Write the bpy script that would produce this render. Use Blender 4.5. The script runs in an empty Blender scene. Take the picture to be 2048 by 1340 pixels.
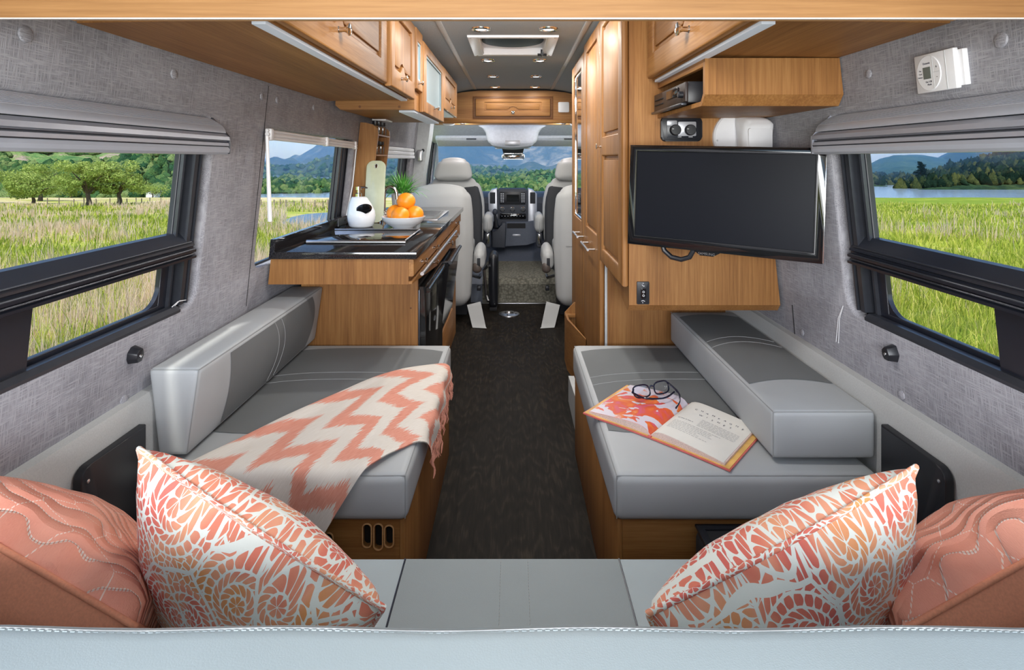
import bpy, bmesh, math, random
import numpy as np
from mathutils import Vector, Matrix, noise as mnoise

sc = bpy.context.scene
COL = sc.collection
random.seed(7)
rng = np.random.default_rng(11)
PI = math.pi

# ------------------------------------------------------------------ camera
F = 1150.0            # focal length in pixels of the 2048 wide frame
VU, VV = 1027.0, 318.0
CH = 1.2              # eye height above the van floor
cam_d = bpy.data.cameras.new('camera')
cam = bpy.data.objects.new('camera', cam_d)
COL.objects.link(cam)
cam.location = (0, 0, CH)
cam.rotation_euler = (PI / 2, 0, 0)
cam_d.sensor_fit = 'HORIZONTAL'
cam_d.sensor_width = 36.0
cam_d.lens = F / 2048 * 36.0
cam_d.shift_x = -3 / 2048
cam_d.shift_y = -352 / 2048
cam_d.clip_start = 0.02
cam_d.clip_end = 6000
sc.camera = cam

# ------------------------------------------------------------------ world, sun, lamps
world = bpy.data.worlds.new('world')
sc.world = world
world.use_nodes = True
wn = world.node_tree
wn.nodes.clear()
w_out = wn.nodes.new('ShaderNodeOutputWorld')
w_bg = wn.nodes.new('ShaderNodeBackground')
w_sky = wn.nodes.new('ShaderNodeTexSky')
w_sky.sky_type = 'NISHITA'
w_sky.sun_disc = False
w_sky.sun_elevation = math.radians(56)
w_sky.sun_rotation = math.radians(175)
w_sky.altitude = 50
w_sky.air_density = 1.0
w_sky.dust_density = 0.5
w_bg.inputs['Strength'].default_value = 0.32
wn.links.new(w_sky.outputs[0], w_bg.inputs['Color'])
wn.links.new(w_bg.outputs[0], w_out.inputs['Surface'])


def lamp(name, kind, loc, energy, target=None, color=(1, 1, 1), **kw):
    d = bpy.data.lights.new(name, kind)
    d.energy = energy
    d.color = color
    for k, v in kw.items():
        setattr(d, k, v)
    o = bpy.data.objects.new(name, d)
    COL.objects.link(o)
    o.location = loc
    if target is not None:
        o.rotation_euler = (Vector(target) - Vector(loc)).to_track_quat('-Z', 'Y').to_euler()
    return o


lamp('sun', 'SUN', (0, -20, 40), 5.2, target=(0.085 * 40, -20 + 0.55 * 40, 0), color=(1.0, 0.95, 0.86), angle=0.06)
# added unseen fill lamps: two behind the camera, two hidden near the ceiling
lamp('rear_softbox', 'AREA', (0, -0.75, 1.17), 48, target=(0, 2.2, 1.0), color=(0.97, 0.98, 1.0), shape='RECTANGLE', size=1.5, size_y=0.5)
lamp('galley_fill_light', 'AREA', (0, 1.95, 1.715), 7, target=(0, 3.6, 1.87), color=(1.0, 0.98, 0.95), shape='RECTANGLE', size=0.55, size_y=0.05)
lamp('bench_fill_light', 'AREA', (0, 1.30, 1.72), 7, target=(0, 2.1, 0.4), color=(1.0, 0.98, 0.95), shape='RECTANGLE', size=0.5, size_y=0.12)
lamp('rear_uplight', 'AREA', (0, -0.42, 0.92), 10, target=(0, 1.3, 1.50), color=(0.98, 0.98, 1.0), shape='RECTANGLE', size=1.3, size_y=0.3)

sc.view_settings.view_transform = 'Standard'
sc.view_settings.look = 'None'
sc.view_settings.gamma = 1.0
sc.view_settings.exposure = 0.0
sc.view_settings.use_curve_mapping = False
sc.cycles.use_denoising = True
sc.cycles.max_bounces = 7
sc.cycles.diffuse_bounces = 4
sc.cycles.glossy_bounces = 3
sc.cycles.transparent_max_bounces = 12
sc.cycles.sample_clamp_indirect = 6.0

# ------------------------------------------------------------------ helpers
WO = {}


def at(u, v, D):
    """world point seen at photograph pixel (u, v) at distance D along the van"""
    return Vector(((u - VU) * D / F, D, CH - (v - VV) * D / F))


def nb():
    return bmesh.new()


def thing(name, label, cat, loc=(0, 0, 0), group=None):
    o = bpy.data.objects.new(name, None)
    o.empty_display_size = 0.05
    COL.objects.link(o)
    o.location = loc
    WO[o] = Vector(loc)
    o['label'] = label
    o['category'] = cat
    if group:
        o['group'] = group
    return o


def put(name, bm, mat, parent=None, label=None, cat=None, group=None, kind=None, smooth=35, recalc=True):
    """links bm as ONE mesh object; world coordinates in bm"""
    if recalc:
        bmesh.ops.recalc_face_normals(bm, faces=bm.faces)
    if parent is not None:
        org = WO[parent]
    else:
        co = [v.co for v in bm.verts]
        org = Vector(((min(c.x for c in co) + max(c.x for c in co)) / 2, (min(c.y for c in co) + max(c.y for c in co)) / 2, min(c.z for c in co)))
    for v in bm.verts:
        v.co -= org
    me = bpy.data.meshes.new(name)
    bm.to_mesh(me)
    bm.free()
    if smooth:
        me.polygons.foreach_set('use_smooth', [True] * len(me.polygons))
        me.set_sharp_from_angle(angle=math.radians(smooth))
    for m in (mat if isinstance(mat, (list, tuple)) else [mat]):
        me.materials.append(m)
    o = bpy.data.objects.new(name, me)
    COL.objects.link(o)
    WO[o] = Vector(org)
    if parent is not None:
        o.parent = parent
    else:
        o.location = org
    if label:
        o['label'] = label
    if cat:
        o['category'] = cat
    if group:
        o['group'] = group
    if kind:
        o['kind'] = kind
    return o


def struct(name, bm, mat, parent=None, label=None, **kw):
    return put(name, bm, mat, parent, kind='structure' if parent is None else None, label=label, **kw)


def copy_tree(o, delta=(0, 0, 0), label=None, parent=None):
    c = o.copy()
    COL.objects.link(c)
    if parent is None:
        c.location = o.location + Vector(delta)
        WO[c] = WO[o] + Vector(delta)
    else:
        c.parent = parent
    if label:
        c['label'] = label
    for ch in list(o.children):
        copy_tree(ch, parent=c)
    return c


def box(bm, x0, x1, y0, y1, z0, z1, bev=0.0, seg=2, M=None):
    vs = [bm.verts.new((x, y, z)) for x in (x0, x1) for y in (y0, y1) for z in (z0, z1)]
    fs = []
    for q in ((0, 1, 3, 2), (4, 6, 7, 5), (0, 4, 5, 1), (2, 3, 7, 6), (0, 2, 6, 4), (1, 5, 7, 3)):
        fs.append(bm.faces.new([vs[i] for i in q]))
    out = set(vs)
    if bev > 0:
        es = list({e for f in fs for e in f.edges})
        r = bmesh.ops.bevel(bm, geom=es, offset=bev, segments=seg, profile=0.5, affect='EDGES')
        out = {v for v in vs if v.is_valid} | set(r['verts'])
    if M is not None:
        for v in out:
            v.co = M @ v.co
    return out


def prism(bm, pts, a, b, M=None, cap=True):
    """2-D polygon pts (p, q) swept along w from a to b: local (p, q, w) through M"""
    M = M or Matrix()
    n = len(pts)
    A = [bm.verts.new(M @ Vector((p, q, a))) for p, q in pts]
    Bv = [bm.verts.new(M @ Vector((p, q, b))) for p, q in pts]
    for i in range(n):
        j = (i + 1) % n
        bm.faces.new((A[i], A[j], Bv[j], Bv[i]))
    if cap:
        bm.faces.new(A[::-1])
        bm.faces.new(Bv)


# plane frames: local (p, q, w) -> world
def MX(x, s=1):      # p = y, q = z, w = out along s*x
    return Matrix(((0, 0, s, x), (1, 0, 0, 0), (0, 1, 0, 0), (0, 0, 0, 1)))


def MY(y, s=-1):     # p = x, q = z, w = out along s*y (towards the camera by default)
    return Matrix(((1, 0, 0, 0), (0, 0, s, y), (0, 1, 0, 0), (0, 0, 0, 1)))


def MZ(z, s=1):      # p = x, q = y, w = s*z
    return Matrix(((1, 0, 0, 0), (0, 1, 0, 0), (0, 0, s, z), (0, 0, 0, 1)))


def ALONG_Y():       # p = x, q = z, w = y
    return Matrix(((1, 0, 0, 0), (0, 0, 1, 0), (0, 1, 0, 0), (0, 0, 0, 1)))


def ALONG_X():       # p = y, q = z, w = x
    return Matrix(((0, 0, 1, 0), (1, 0, 0, 0), (0, 1, 0, 0), (0, 0, 0, 1)))


def rrect(p0, p1, q0, q1, r, seg=5):
    pts = []
    for cx, cy, a0 in ((p1 - r, q0 + r, -90), (p1 - r, q1 - r, 0), (p0 + r, q1 - r, 90), (p0 + r, q0 + r, 180)):
        for k in range(seg + 1):
            a = math.radians(a0 + 90 * k / seg)
            pts.append((cx + r * math.cos(a), cy + r * math.sin(a)))
    return pts


def circle_pts(cx, cy, r, n=24, ry=None):
    return [(cx + r * math.cos(2 * PI * k / n), cy + (ry or r) * math.sin(2 * PI * k / n)) for k in range(n)]


def slab(bm, pts, w0, w1, M, bev=0.0, seg=2):
    """prism with its far (w1) rim bevelled"""
    n0 = len(bm.verts)
    t = bmesh.new()
    prism(t, pts, w0, w1)
    if bev:
        t.verts.ensure_lookup_table()
        es = [e for e in t.edges if all(abs(v.co.z - w1) < 1e-6 for v in e.verts)]
        bmesh.ops.bevel(t, geom=es, offset=bev, segments=seg, profile=0.5, affect='EDGES')
    join(bm, t, M)


def join(bm, t, M=None):
    if M is not None:
        bmesh.ops.transform(t, matrix=M, verts=t.verts)
    me = bpy.data.meshes.new('tmp')
    t.to_mesh(me)
    t.free()
    bm.from_mesh(me)
    bpy.data.meshes.remove(me)


def ring(bm, o, i, w0, w1, M, bev=0.002):
    """rectangular frame: outer (p0,p1,q0,q1), inner the same"""
    t = bmesh.new()
    def loop(r, w):
        return [t.verts.new((p, q, w)) for p, q in ((r[0], r[2]), (r[1], r[2]), (r[1], r[3]), (r[0], r[3]))]
    a, b, c, d = loop(o, w0), loop(i, w0), loop(o, w1), loop(i, w1)
    for k in range(4):
        j = (k + 1) % 4
        t.faces.new((a[k], a[j], b[j], b[k]))
        t.faces.new((c[k], d[k], d[j], c[j]))
        t.faces.new((a[k], c[k], c[j], a[j]))
        t.faces.new((b[k], b[j], d[j], d[k]))
    if bev:
        es = [e for e in t.edges if all(abs(v.co.z - w1) < 1e-6 for v in e.verts) and len({x for v in e.verts for x in (v in c, )}) == 1]
        bmesh.ops.bevel(t, geom=es, offset=bev, segments=2, profile=0.5, affect='EDGES')
    join(bm, t, M)


def tube(bm, pts, r, seg=8, closed=False, cap=True):
    pts = [Vector(p) for p in pts]
    n = len(pts)
    rs = r if isinstance(r, (list, tuple)) else [r] * n
    up = Vector((0, 0, 1))
    loops = []
    prev = None
    for k in range(n):
        if closed:
            t = pts[(k + 1) % n] - pts[k - 1]
        else:
            t = pts[min(k + 1, n - 1)] - pts[max(k - 1, 0)]
        t.normalize()
        if prev is None:
            s = t.cross(up)
            if s.length < 1e-3:
                s = t.cross(Vector((1, 0, 0)))
        else:
            s = prev - t * prev.dot(t)
        s.normalize()
        prev = s
        w = t.cross(s)
        loops.append([bm.verts.new(pts[k] + (s * math.cos(2 * PI * i / seg) + w * math.sin(2 * PI * i / seg)) * rs[k]) for i in range(seg)])
    m = n if closed else n - 1
    for k in range(m):
        A, Bq = loops[k], loops[(k + 1) % n]
        for i in range(seg):
            j = (i + 1) % seg
            bm.faces.new((A[i], A[j], Bq[j], Bq[i]))
    if cap and not closed:
        bm.faces.new(loops[0][::-1])
        bm.faces.new(loops[-1])


def lathe(bm, prof, c=(0, 0, 0), axis='z', seg=24, M=None):
    """prof: list of (radius, height)"""
    c = Vector(c)
    if M is None:
        if axis == 'z':
            M = Matrix.Translation(c)
        elif axis == 'x':
            M = Matrix.Translation(c) @ Matrix.Rotation(PI / 2, 4, 'Y')
        elif axis == '-x':
            M = Matrix.Translation(c) @ Matrix.Rotation(-PI / 2, 4, 'Y')
        elif axis == '-y':
            M = Matrix.Translation(c) @ Matrix.Rotation(PI / 2, 4, 'X')
        elif axis == '-z':
            M = Matrix.Translation(c) @ Matrix.Rotation(PI, 4, 'X')
    loops = []
    for r, h in prof:
        if r < 1e-6:
            loops.append([bm.verts.new(M @ Vector((0, 0, h)))])
        else:
            loops.append([bm.verts.new(M @ Vector((r * math.cos(2 * PI * i / seg), r * math.sin(2 * PI * i / seg), h))) for i in range(seg)])
    for a, b in zip(loops, loops[1:]):
        if len(a) == 1 and len(b) == 1:
            continue
        for i in range(seg):
            j = (i + 1) % seg
            if len(a) == 1:
                bm.faces.new((a[0], b[j], b[i]))
            elif len(b) == 1:
                bm.faces.new((a[i], a[j], b[0]))
            else:
                bm.faces.new((a[i], a[j], b[j], b[i]))


def ball(bm, c, r, seg=20, rings=12, sq=(1, 1, 1)):
    prof = [(r * math.sin(PI * k / rings), -r * math.cos(PI * k / rings)) for k in range(rings + 1)]
    prof[0] = (0, -r)
    prof[-1] = (0, r)
    lathe(bm, prof, M=Matrix.Translation(Vector(c)) @ Matrix.Diagonal((*sq, 1)), seg=seg)


def cushion(bm, x0, x1, y0, y1, z0, z1, r=0.02, bulge=(0.004, 0.004, 0.008), n=8, M=None, deform=None):
    """rounded, slightly puffed box"""
    c = Vector(((x0 + x1) / 2, (y0 + y1) / 2, (z0 + z1) / 2))
    h = Vector(((x1 - x0) / 2, (y1 - y0) / 2, (z1 - z0) / 2))
    r = min(r, min(h) * 0.98)
    def ticks(hh):
        e = [-hh, -hh + 0.3 * r, -hh + 0.65 * r, -hh + r]
        m = [(-hh + r) + (2 * (hh - r)) * k / n for k in range(1, n)]
        return e + m + [-v for v in e[::-1]]
    T = [ticks(h[k]) for k in range(3)]
    t = bmesh.new()
    def P(p):
        q = Vector([max(-(h[k] - r), min(h[k] - r, p[k])) for k in range(3)])
        d = (p - q).normalized()
        o = q + d * r
        u = [p[k] / h[k] for k in range(3)]
        for k in range(3):
            i, j = (k + 1) % 3, (k + 2) % 3
            o[k] += d[k] * bulge[k] * (1 - u[i] ** 2) * (1 - u[j] ** 2)
        if deform:
            o = deform(o, Vector(u))
        return o + c
    for a in range(3):
        i, j = (a + 1) % 3, (a + 2) % 3
        for s in (-1, 1):
            g = []
            for vi in T[i]:
                row = []
                for vj in T[j]:
                    p = Vector((0, 0, 0))
                    p[a] = s * h[a]
                    p[i] = vi
                    p[j] = vj
                    row.append(t.verts.new(P(p)))
                g.append(row)
            for x in range(len(g) - 1):
                for y in range(len(g[0]) - 1):
                    q = (g[x][y], g[x + 1][y], g[x + 1][y + 1], g[x][y + 1])
                    t.faces.new(q if s > 0 else q[::-1])
    bmesh.ops.remove_doubles(t, verts=t.verts, dist=1e-5)
    join(bm, t, M)


def patch(bm, fn, nu, nv, closed_u=False, uv=None):
    """grid of fn(u, v), u and v in 0..1; optional uv layer"""
    g = [[bm.verts.new(fn(i / nu, j / nv)) for j in range(nv + 1)] for i in range(nu + 1)]
    lay = bm.loops.layers.uv.verify() if uv else None
    for i in range(nu):
        for j in range(nv):
            f = bm.faces.new((g[i][j], g[i + 1][j], g[i + 1][j + 1], g[i][j + 1]))
            if uv:
                for l, (a, b) in zip(f.loops, ((i, j), (i + 1, j), (i + 1, j + 1), (i, j + 1))):
                    l[lay].uv = uv(a / nu, b / nv)
    return g


def curve_sheet(outer, holes, thick, bevel=0.0):
    """filled 2-D outline with holes, as a bmesh in local (p, q, w)"""
    cd = bpy.data.curves.new('tmp', 'CURVE')
    cd.dimensions = '2D'
    cd.fill_mode = 'BOTH'
    cd.extrude = max(thick / 2 - bevel, 0)
    cd.bevel_depth = bevel
    cd.bevel_resolution = 2
    cd.offset = -bevel
    for pts in [outer] + holes:
        s = cd.splines.new('POLY')
        s.points.add(len(pts) - 1)
        for k, (p, q) in enumerate(pts):
            s.points[k].co = (p, q, 0, 1)
        s.use_cyclic_u = True
    o = bpy.data.objects.new('tmp', cd)
    me = bpy.data.meshes.new_from_object(o)
    bm = bmesh.new()
    bm.from_mesh(me)
    bpy.data.meshes.remove(me)
    bpy.data.objects.remove(o)
    bpy.data.curves.remove(cd)
    bmesh.ops.remove_doubles(bm, verts=bm.verts, dist=1e-5)
    return bm


def text(bm, s, size, M, ext=0.0003, align='CENTER'):
    cd = bpy.data.curves.new('tmp', 'FONT')
    cd.body = s
    cd.size = size
    cd.align_x = align
    cd.align_y = 'CENTER'
    cd.extrude = ext
    cd.resolution_u = 2
    o = bpy.data.objects.new('tmp', cd)
    me = bpy.data.meshes.new_from_object(o)
    me.transform(M)
    bm.from_mesh(me)
    bpy.data.meshes.remove(me)
    bpy.data.objects.remove(o)
    bpy.data.curves.remove(cd)


def frame_at(o, ux, uy):
    """matrix with local p along ux, q along uy, w along their cross product, origin o"""
    ux = Vector(ux).normalized()
    uy = Vector(uy)
    uz = ux.cross(uy).normalized()
    uy = uz.cross(ux).normalized()
    return Matrix(((ux.x, uy.x, uz.x, o[0]), (ux.y, uy.y, uz.y, o[1]), (ux.z, uy.z, uz.z, o[2]), (0, 0, 0, 1)))


# ------------------------------------------------------------------ materials
class Mat:
    def __init__(s, name):
        s.m = bpy.data.materials.new(name)
        s.m.use_nodes = True
        s.t = s.m.node_tree
        s.b = s.t.nodes['Principled BSDF']
        s.out = s.t.nodes['Material Output']

    def n(s, typ, props=None, **ins):
        nd = s.t.nodes.new(typ)
        for k, v in (props or {}).items():
            setattr(nd, k, v)
        for k, v in ins.items():
            key = int(k[1:]) if k[0] == 'i' and k[1:].isdigit() else k.replace('_', ' ')
            s.set(nd, key, v)
        return nd

    def set(s, nd, key, v):
        if isinstance(v, bpy.types.NodeSocket):
            s.t.links.new(v, nd.inputs[key])
        else:
            nd.inputs[key].default_value = v

    def math(s, op, a, b=None, c=None):
        nd = s.t.nodes.new('ShaderNodeMath')
        nd.operation = op
        for k, v in enumerate((a, b, c)):
            if v is not None:
                s.set(nd, k, v)
        return nd.outputs[0]

    def ramp(s, fac, stops, interp='LINEAR'):
        nd = s.t.nodes.new('ShaderNodeValToRGB')
        cr = nd.color_ramp
        cr.interpolation = interp
        while len(cr.elements) < len(stops):
            cr.elements.new(0.5)
        for e, (p, c) in zip(cr.elements, stops):
            e.position = p
            e.color = (*c, 1) if len(c) == 3 else c
        s.set(nd, 'Fac', fac)
        return nd.outputs['Color']

    def mix(s, fac, a, b, blend='MIX'):
        nd = s.t.nodes.new('ShaderNodeMix')
        nd.data_type = 'RGBA'
        nd.blend_type = blend
        s.set(nd, 0, fac)
        for k, v in ((6, a), (7, b)):
            s.set(nd, k, (*v, 1) if isinstance(v, tuple) and len(v) == 3 else v)
        return nd.outputs[2]

    def coord(s, kind='Object', scale=(1, 1, 1), rot=(0, 0, 0), loc=(0, 0, 0)):
        tc = s.t.nodes.new('ShaderNodeTexCoord')
        mp = s.t.nodes.new('ShaderNodeMapping')
        mp.inputs['Scale'].default_value = scale
        mp.inputs['Rotation'].default_value = rot
        mp.inputs['Location'].default_value = loc
        s.t.links.new(tc.outputs[kind], mp.inputs['Vector'])
        return mp.outputs[0]

    def noise(s, vec, scale=10, detail=3, rough=0.5, dist=0.0):
        nd = s.n('ShaderNodeTexNoise', None, Scale=scale, Detail=detail, Roughness=rough, Distortion=dist)
        s.t.links.new(vec, nd.inputs['Vector'])
        return nd.outputs['Fac']

    def bump(s, h, strength=0.2, dist=0.002):
        nd = s.n('ShaderNodeBump', None, Strength=strength, Distance=dist)
        s.set(nd, 'Height', h)
        s.t.links.new(nd.outputs[0], s.b.inputs['Normal'])

    def done(s, color=None, rough=0.5, metal=0.0, spec=0.5, coat=0.0):
        if color is not None:
            s.set(s.b, 'Base Color', (*color, 1) if isinstance(color, tuple) and len(color) == 3 else color)
        s.set(s.b, 'Roughness', rough)
        s.set(s.b, 'Metallic', metal)
        s.set(s.b, 'Specular IOR Level', spec)
        s.set(s.b, 'Coat Weight', coat)
        return s.m


def plain(name, color, rough=0.5, metal=0.0, spec=0.5, coat=0.0, nscale=40, namp=0.06, bump=0.0):
    m = Mat(name)
    f = m.noise(m.coord(), nscale, 3)
    lo = tuple(max(c * (1 - namp), 0) for c in color)
    hi = tuple(min(c * (1 + namp), 1) for c in color)
    col = m.ramp(f, [(0.3, lo), (0.7, hi)])
    if bump:
        m.bump(f, bump, 0.001)
    return m.done(col, rough, metal, spec, coat)


def wood(name, dark, mid, light, axis, rough=0.48, k=1.0, coat=0.0):
    m = Mat(name)
    def sc_(a, c):
        s = [a, a, a]
        s[axis] = c
        return tuple(s)
    fine = m.noise(m.coord(scale=sc_(170 * k, 5)), 1.0, 5, 0.65)
    band = m.noise(m.coord(scale=sc_(13 * k, 0.7)), 1.0, 3, 0.5, 0.6)
    f = m.math('ADD', m.math('MULTIPLY', fine, 0.55), m.math('MULTIPLY', band, 0.45))
    col = m.ramp(f, [(0.34, dark), (0.5, mid), (0.66, light)])
    m.bump(fine, 0.05, 0.0006)
    return m.done(col, rough, coat=coat, spec=0.3)


CH_D, CH_M, CH_L = (0.20, 0.083, 0.024), (0.30, 0.136, 0.041), (0.40, 0.20, 0.067)
M_wood_x = wood('cherry_wood_grain_across', CH_D, CH_M, CH_L, 0)
M_wood_y = wood('cherry_wood_grain_along', CH_D, CH_M, CH_L, 1)
M_wood_z = wood('cherry_wood_grain_upright', CH_D, CH_M, CH_L, 2)
M_wood_beam = wood('light_cherry_wood', (0.52, 0.26, 0.095), (0.62, 0.34, 0.14), (0.70, 0.42, 0.19), 0)
M_wood_board = wood('mid_cherry_board', (0.20, 0.092, 0.030), (0.27, 0.132, 0.046), (0.34, 0.175, 0.066), 0)
M_wood_dark = wood('dark_cherry_wood', (0.10, 0.04, 0.014), (0.17, 0.07, 0.025), (0.24, 0.105, 0.04), 0)  # darker wood for carcasses, boards, gaps and caps


def vinyl(name, color, rough=0.52, leather=0.12):
    m = Mat(name)
    v = m.n('ShaderNodeTexVoronoi', {'feature': 'DISTANCE_TO_EDGE'}, Scale=380.0)
    m.t.links.new(m.coord(), v.inputs['Vector'])
    big = m.noise(m.coord(), 5, 2)
    col = m.ramp(big, [(0.3, tuple(c * 0.95 for c in color)), (0.7, tuple(min(c * 1.04, 1) for c in color))])
    m.bump(m.math('MINIMUM', v.outputs['Distance'], 0.25), leather, 0.001)
    return m.done(col, rough, spec=0.4)


M_vinyl = vinyl('pale_grey_vinyl', (0.43, 0.45, 0.46))
M_vinyl_couch = vinyl('pale_grey_couch_vinyl', (0.39, 0.455, 0.475))
M_suede = vinyl('mid_grey_suede', (0.165, 0.175, 0.178), 0.8, 0.05)
M_suede_couch = vinyl('couch_mid_grey_leather', (0.27, 0.31, 0.318), 0.55, 0.2)
M_stitch = plain('pale_thread', (0.40, 0.41, 0.41), 0.8)
M_seam = plain('grey_seam_thread', (0.30, 0.31, 0.31), 0.8)  # darker grey thread for piping and seams


def fabric(name, lo, hi):
    m = Mat(name)
    a = m.noise(m.coord(scale=(30, 420, 26)), 1.0, 2, 0.6)
    b = m.noise(m.coord(scale=(420, 26, 420)), 1.0, 2, 0.6)
    f = m.math('MAXIMUM', a, b)
    big = m.noise(m.coord(), 9, 3)
    f2 = m.math('ADD', m.math('MULTIPLY', f, 0.8), m.math('MULTIPLY', big, 0.2))
    col = m.ramp(f2, [(0.42, lo), (0.62, hi)])
    m.bump(f, 0.35, 0.002)
    return m.done(col, 0.9, spec=0.15)


M_fabric = fabric('woven_grey_wall_fabric', (0.225, 0.222, 0.245), (0.38, 0.376, 0.405))
M_headliner = plain('grey_headliner', (0.38, 0.425, 0.46), 0.95, spec=0.1, nscale=300, namp=0.15)
M_lowpanel = plain('pale_grey_lower_panel', (0.47, 0.475, 0.465), 0.8, nscale=300, namp=0.06)
M_black = plain('satin_black_plastic', (0.012, 0.013, 0.017), 0.38)
M_blackmatt = plain('matt_black', (0.010, 0.010, 0.012), 0.75)
M_winframe = plain('dark_anodised_frame', (0.011, 0.013, 0.020), 0.33, spec=0.5)
M_winframe2 = plain('grey_anodised_channel', (0.05, 0.054, 0.066), 0.3, metal=0.5)
M_blackgloss = plain('gloss_black', (0.006, 0.006, 0.007), 0.05, spec=0.6)
M_blackgloss2 = plain('fridge_gloss_black', (0.010, 0.010, 0.011), 0.08, spec=0.6)
M_chrome = plain('polished_chrome', (0.78, 0.78, 0.79), 0.12, metal=1.0, namp=0.01)
M_steel = plain('brushed_steel', (0.62, 0.62, 0.63), 0.28, metal=1.0, namp=0.04)
M_alu = plain('aluminium_strip', (0.60, 0.61, 0.63), 0.45, metal=0.5, namp=0.02)
M_white = plain('white_plastic', (0.78, 0.78, 0.80), 0.38, namp=0.01)
M_ceramic = plain('white_glazed_ceramic', (0.80, 0.81, 0.84), 0.12, namp=0.01, coat=0.4)
M_blind = plain('grey_blind_cassette', (0.34, 0.355, 0.41), 0.3, metal=0.25, namp=0.02)
M_blindlight = plain('pale_grey_blind_band', (0.41, 0.43, 0.49), 0.35, metal=0.1, namp=0.02)
M_trimgrey = plain('pale_ceiling_trim', (0.52, 0.54, 0.55), 0.5)
M_seat = vinyl('pale_grey_seat_leather', (0.41, 0.415, 0.415), 0.5)
M_seatdark = plain('dark_seat_side', (0.02, 0.022, 0.028), 0.7)
M_dash = plain('dark_grey_dashboard', (0.045, 0.05, 0.065), 0.6)
M_dashsilver = plain('silver_dash_trim', (0.50, 0.51, 0.55), 0.35, metal=0.4, namp=0.02)
M_dashgrey = plain('blue_grey_console', (0.10, 0.115, 0.15), 0.6)
M_cabliner = plain('pale_cab_headliner', (0.72, 0.75, 0.83), 0.8)
M_grime = plain('brown_grille', (0.09, 0.07, 0.06), 0.5)


def glassmat(name, tint, amount):
    m = Mat(name)
    tr = m.n('ShaderNodeBsdfTransparent', None, Color=(*tint, 1))
    gl = m.n('ShaderNodeBsdfGlossy', None, Roughness=0.02)
    mx = m.n('ShaderNodeMixShader', None, Fac=amount)
    m.t.links.new(tr.outputs[0], mx.inputs[1])
    m.t.links.new(gl.outputs[0], mx.inputs[2])
    m.t.links.new(mx.outputs[0], m.out.inputs['Surface'])
    return m.m


M_glass = glassmat('clear_window_glass', (0.97, 0.98, 0.98), 0.03)
M_bottle = glassmat('clear_bottle_glass', (0.86, 0.87, 0.88), 0.22)
M_lens = glassmat('spectacle_lens', (0.95, 0.95, 0.96), 0.05)
M_frost = plain('frosted_cabinet_glass', (0.27, 0.36, 0.40), 0.6, namp=0.02)
M_mirror = plain('mirror_glass', (0.75, 0.77, 0.80), 0.04, metal=1.0, namp=0.01)


def emit(name, color, s):
    m = Mat(name)
    m.set(m.b, 'Emission Color', (*color, 1))
    m.set(m.b, 'Emission Strength', s)
    return m.done(color, 0.4)


M_spot = emit('lit_spot_lens', (1.0, 0.97, 0.90), 3.0)
M_led = emit('lit_led_strip', (0.50, 0.55, 0.62), 0.22)
M_ledbright = plain('white_edge_banding', (0.72, 0.66, 0.63), 0.4)


def granite():
    m = Mat('black_granite')
    f = m.noise(m.coord(), 420, 2, 0.7)
    col = m.ramp(f, [(0.5, (0.012, 0.012, 0.014)), (0.68, (0.045, 0.042, 0.045)), (0.8, (0.16, 0.14, 0.15))])
    return m.done(col, 0.07, spec=0.6)


M_granite = granite()


def floor_mat():
    m = Mat('dark_oak_vinyl')
    g = m.noise(m.coord(scale=(60, 3.2, 1)), 1.0, 5, 0.7, 1.2)
    w = m.n('ShaderNodeTexWave', {'wave_type': 'RINGS'}, Scale=2.6, Distortion=14.0, Detail=3.0, Detail_Scale=1.4)
    m.t.links.new(m.coord(scale=(5, 1.0, 1)), w.inputs['Vector'])
    big = m.noise(m.coord(), 3.0, 3)
    f = m.math('ADD', m.math('MULTIPLY', g, 0.6), m.math('MULTIPLY', w.outputs['Fac'], 0.14))
    f = m.math('ADD', f, m.math('MULTIPLY', big, 0.2))
    col = m.ramp(f, [(0.3, (0.005, 0.004, 0.003)), (0.52, (0.013, 0.010, 0.0075)), (0.66, (0.034, 0.027, 0.019)), (0.8, (0.075, 0.060, 0.042))])
    m.bump(f, 0.25, 0.002)
    return m.done(col, 0.6, spec=0.10)


M_floor = floor_mat()


def mat_carpet():
    m = Mat('woven_cab_mat')
    v = m.n('ShaderNodeTexVoronoi', None, Scale=55.0)
    m.t.links.new(m.coord(), v.inputs['Vector'])
    col = m.ramp(v.outputs['Distance'], [(0.0, (0.20, 0.19, 0.155)), (0.8, (0.075, 0.072, 0.055))])
    m.bump(v.outputs['Distance'], 0.5, 0.004)
    return m.done(col, 0.9)


M_mat = mat_carpet()
# ------------------------------------------------------------------ van shell
def xw(z):
    return 0.9 - 0.107 * (z - 0.82)


def wall_at(u, v, off=0.0):
    a, b = abs(u - VU) / F, (v - VV) / F
    D = (0.8593 - off) / (a - 0.107 * b)
    return at(u, v, D)


YR = 6.35     # front end of the side walls
bm = nb(); box(bm, -0.95, 0.95, -1.1, 4.81, -0.04, 0.0)
struct('floor', bm, M_floor, smooth=None)

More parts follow.
